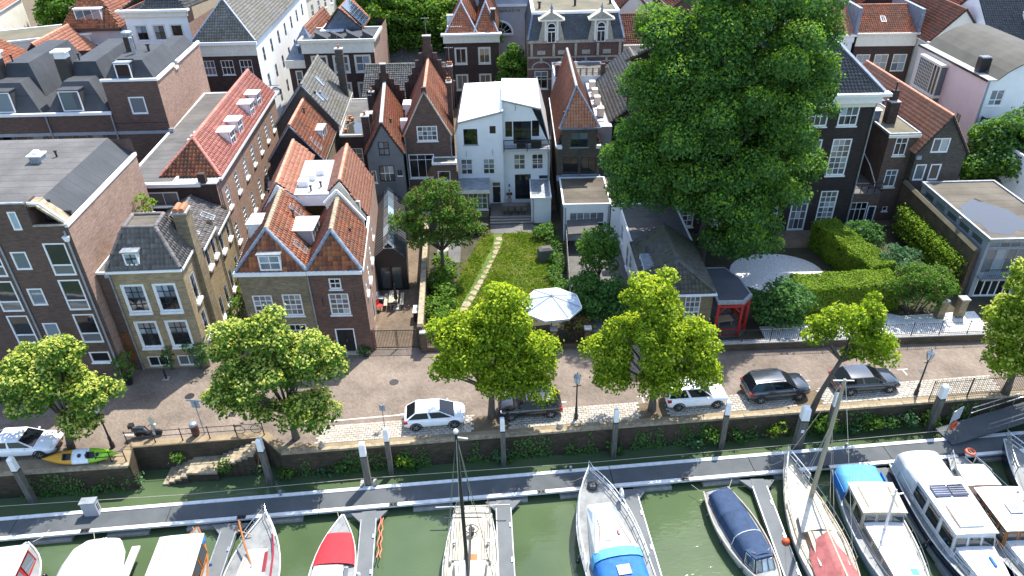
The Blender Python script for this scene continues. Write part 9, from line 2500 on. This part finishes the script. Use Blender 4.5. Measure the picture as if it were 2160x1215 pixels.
def table(label, x, y, z, rot, w, d, h, mat, bench=False, round_=False, name="garden_table"):
	t = thing(name, label, "table", (x, y, z), R(rot))
	(MB().lathe([(w / 2, h - .05), (w / 2, h)], 18) if round_ else MB().box(-w / 2, w / 2, -d / 2, d / 2, h - .06, h)).obj("table_top", MATS[mat], t)
	for sx in (-1, 1):
		for sy in (-1, 1):
			MB().box(sx * w * .36 - .04, sx * w * .36 + .04, sy * d * .36 - .04, sy * d * .36 + .04, 0, h - .06).obj("leg", MATS[mat], t)
	if bench:
		for s in (-1, 1):
			MB().box(s * (w / 2 + .28) - .14, s * (w / 2 + .28) + .14, -d / 2, d / 2, .42, .47).obj("bench", MATS[mat], t); MB().bar((s * (w / 2 + .28), -d * .3, .2), (0, -d * .3, .3), .06).bar((s * (w / 2 + .28), d * .3, .2), (0, d * .3, .3), .06).obj("brace", MATS[mat], t)
	return t
def chair(label, x, y, z, rot, mat, group=None):
	c = thing("garden_chair", label, "chair", (x, y, z), R(rot), group)
	MB().box(-.23, .23, -.23, .23, .42, .46).obj("seat", MATS[mat], c); MB().hexa([(-.23, .2, .5), (.23, .2, .5), (.23, .24, .5), (-.23, .24, .5)], [(-.22, .3, .92), (.22, .3, .92), (.22, .33, .92), (-.22, .33, .92)]).obj("backrest", MATS[mat], c)
	for sx in (-.2, .2):
		for sy in (-.2, .2):
			MB().box(sx - .02, sx + .02, sy - .02, sy + .02, 0, .42).obj("leg", MATS[mat], c)
table("pale picnic table with fixed benches in the brick courtyard", -9.7, 49.6, .02, 4, .75, 1.8, .74, "stone_trim", True); table("round stone table on the slab terrace under the garden tree", -6.15, 57.2, .04, 0, 1.0, 1.0, .74, "stone_trim", False, True); table("dark dining table on the timber deck", .45, 65.0, .55, 0, 2.4, .8, .74, "deck_wood", name="dining_table")
for i, x in enumerate((-.5, .1, .8, 1.4)):
	chair(("leftmost", "second from left", "third from left", "rightmost")[i] + " dark chair before the deck table", x, 64.35, .55, 180, "deck_wood", "chairs on the deck")
chair("bright red garden chair in the courtyard", -10.75, 48.7, .02, 60, "red_paint"); chair("grey folding chair leaning by the courtyard wall", -10.8, 49.9, .02, 80, "grey_paint"); chair("dark wooden chair by the round terrace table", -6.6, 56.5, .04, 150, "deck_wood")
u = thing("closed_parasol", "closed black parasol standing beside the picnic table", "parasol", (-9.4, 48.9, .02)); MB().tube([(0, 0, 0), (0, 0, 2.3)], .025, 6).obj("pole", MATS["black_iron"], u); MB().lathe([(.05, .8), (.17, 1.0), (.12, 1.6), (.04, 2.35)], 9).obj("canopy", MATS["black_paint"], u); MB().box(-.3, .3, -.3, .3, 0, .1).obj("base", MATS["concrete"], u)
g = thing("barbecue", "barbecue under a grey cover on the lawn edge", "barbecue", (3.05, 56.2, .03), R(10)); MB().loft([[(a * .62 * s, b_ * .45 * s, z) for a, b_ in ((-1, -1), (1, -1), (1.05, 0), (1, 1), (-1, 1), (-1.05, 0))] for s, z in ((1, .1), (1.02, .8), (.95, 1.1), (.5, 1.3))], True, True).obj("cover", MATS["felt_grey"], g); MB().box(-.5, .5, -.35, .35, 0, .1).obj("base", MATS["black_iron"], g)
g = thing("outdoor_sink", "white outdoor sink unit by the courtyard wall", "sink", (-7.55, 47.4, .02), R(2)); MB().box(-.28, .28, -.5, .5, 0, .85).obj("cabinet", MATS["black_paint"], g); MB().box(-.32, .32, -.54, .54, .85, .92).obj("worktop", MATS["white_paint"], g); MB().box(-.15, .15, -.25, .2, .92, .93).obj("basin", MATS["zinc"], g)
g = thing("black_bench", "black covered bench beside the lawn steps", "bench", (-2.9, 62.3, .03), R(5)); MB().ball((0, 0, .3), .6, 12, 6, sc=(1.5, .6, .6)).obj("cover", MATS["black_paint"], g); MB().box(-.7, .7, -.25, .25, 0, .2).obj("frame", MATS["black_paint"], g)
for i, (x, y) in enumerate(((-10.9, 42.75), (-27.4, 40.1), (-22.0, 42.9))):
	q = thing("plant_pot", ("dark pot right of the black front door", "black pot holding the bamboo by the link building", "terracotta pot at the alley corner")[i], "pot", (x, y, 0)); MB().lathe([(.2, 0), (.28, .4), (.3, .42), (.26, .42)], 12).obj("pot", MATS["black_paint" if i < 2 else "terracotta"], q); MB().lathe([(.02, .38), (.25, .39)], 12, cap=False).obj("soil", MATS["garden_soil"], q)

# ------------------------------------------------------------------ man standing on the deck
plain("skin", (.42, .24, .17), .6); plain("hair", (.03, .02, .015), .7); plain("shirt_black", (.02, .02, .024), .85); plain("trousers_pale", (.42, .40, .36), .85)
def skinned(name, joints, edges, mat, parent, root=0):
	me = bpy.data.meshes.new(name); me.from_pydata([j[:3] for j in joints], edges, []); o = place(me, name, parent)
	m = o.modifiers.new("skin", 'SKIN'); m.use_smooth_shade = True
	for i, v in enumerate(me.skin_vertices[0].data):
		r = joints[i][3]; v.radius = (r, r * (joints[i][4] if len(joints[i]) > 4 else 1)); v.use_root = (i == root)
	o.modifiers.new("sub", 'SUBSURF').levels = 1; o.modifiers["sub"].render_levels = 2; me.materials.append(MATS[mat]); return o
m = thing("person", "man in black T-shirt and pale trousers standing on the deck, arms folded", "person", (-.05, 66.2, .55), R(8))
J = [(0, 0, .95, .09, .8), (0, 0, 1.15, .09, .75), (0, 0, 1.38, .10, .65), (0, 0, 1.50, .06), (0, -.01, 1.57, .065), (0, -.02, 1.66, .09, 1.1), (0, -.01, 1.75, .07)]
Ed = [(0, 1), (1, 2), (2, 3), (3, 4), (4, 5), (5, 6)]
for s in (-1, 1):
	n = len(J)
	J += [(s * .19, 0, 1.41, .06), (s * .25, .02, 1.16, .045), (s * .05, -.2, 1.18 + .04 * s, .035), (-s * .09, -.2, 1.21 + .04 * s, .03)]
	Ed += [(2, n), (n, n + 1), (n + 1, n + 2), (n + 2, n + 3)]
	for f in range(4):
		J += [(-s * (.15 + .01 * f), -.2, 1.235 + .04 * s - .02 * f, .009), (-s * (.19 - .006 * f), -.185, 1.235 + .04 * s - .022 * f, .008)]; Ed += [(n + 3, n + 4 + 2 * f), (n + 4 + 2 * f, n + 5 + 2 * f)]
	J += [(-s * .10, -.22, 1.26 + .04 * s, .010), (-s * .13, -.22, 1.29 + .04 * s, .008)]; Ed += [(n + 3, n + 12), (n + 12, n + 13)]
	n = len(J); J += [(s * .10, 0, .86, .06), (s * .11, -.01, .48, .045), (s * .12, .02, .1, .035), (s * .13, -.13, .04, .04)]; Ed += [(0, n), (n, n + 1), (n + 1, n + 2), (n + 2, n + 3)]
skinned("body", J, Ed, "skin", m)
skinned("shirt", [(0, 0, .94, .19, .85), (0, 0, 1.18, .19, .85), (0, 0, 1.40, .20, .75), (.21, 0, 1.41, .10), (.25, .015, 1.2, .09), (-.21, 0, 1.41, .10), (-.25, .015, 1.2, .09)], [(0, 1), (1, 2), (2, 3), (3, 4), (2, 5), (5, 6)], "shirt_black", m)
skinned("trousers", [(0, 0, .93, .18, .85), (.10, 0, .80, .13), (.11, -.01, .48, .105), (.12, .02, .06, .09), (-.10, 0, .80, .13), (-.11, -.01, .48, .105), (-.12, .02, .06, .09)], [(0, 1), (1, 2), (2, 3), (0, 4), (4, 5), (5, 6)], "trousers_pale", m)
hd = MB().ball((0, .015, 1.72), .105, 12, 8, sc=(.95, 1.05, .85)).obj("hair", MATS["hair"], m, True)
MB().ball((0, -.135, 1.645), .02, 6, 4).obj("nose", MATS["skin"], m); MB().ball((.1, -.01, 1.65), .025, 6, 4, sc=(.5, 1, 1.3)).obj("ear", MATS["skin"], m); MB().ball((-.1, -.01, 1.65), .025, 6, 4, sc=(.5, 1, 1.3)).obj("ear", MATS["skin"], m)
for s in (-.035, .035):
	MB().ball((s, -.118, 1.67), .012, 6, 4).obj("eye", MATS["hair"], m); MB().box(s - .035, s + .035, -.24, -.02 + .0, .0, .06).obj("shoe", MATS["shirt_black"], m).location = (s * 2.6, 0, 0)
MB().box(-.03, .03, -.117, -.108, 1.605, 1.612).obj("mouth", MATS["boat_trim_red"], m)
for lab, x, y, rd in (("round iron manhole cover in the street by the twin house", -8.5, 39.6, 1), ("round iron manhole cover before the ochre house", -22.6, 38.6, 1), ("square drain grate near the litter bin", -19.0, 36.6, 0), ("round iron manhole cover near the lantern lamp", 6.3, 39.5, 1), ("square drain grate left of the iron fence", 28.8, 39.4, 0)):
	mc = MB().lathe([(.33, 0), (.33, .012), (.27, .012), (.26, .006)], 16) if rd else MB().box(-.25, .25, -.2, .2, 0, .01)
	tag(mc.obj("manhole_cover", MATS["black_iron"], None, loc=(x, y, .002)), lab, "manhole cover", "iron covers in the street")
q = thing("iron_bollard", "short black bollard before the ochre house", "bollard", (-25.0, 40.6, 0)); MB().lathe([(.1, 0), (.08, .1), (.07, .75), (.09, .8), (.03, .9)], 9).obj("shaft", MATS["black_iron"], q); MB().box(-.22, .22, -.22, .22, 0, .03).obj("foot", MATS["concrete"], q)
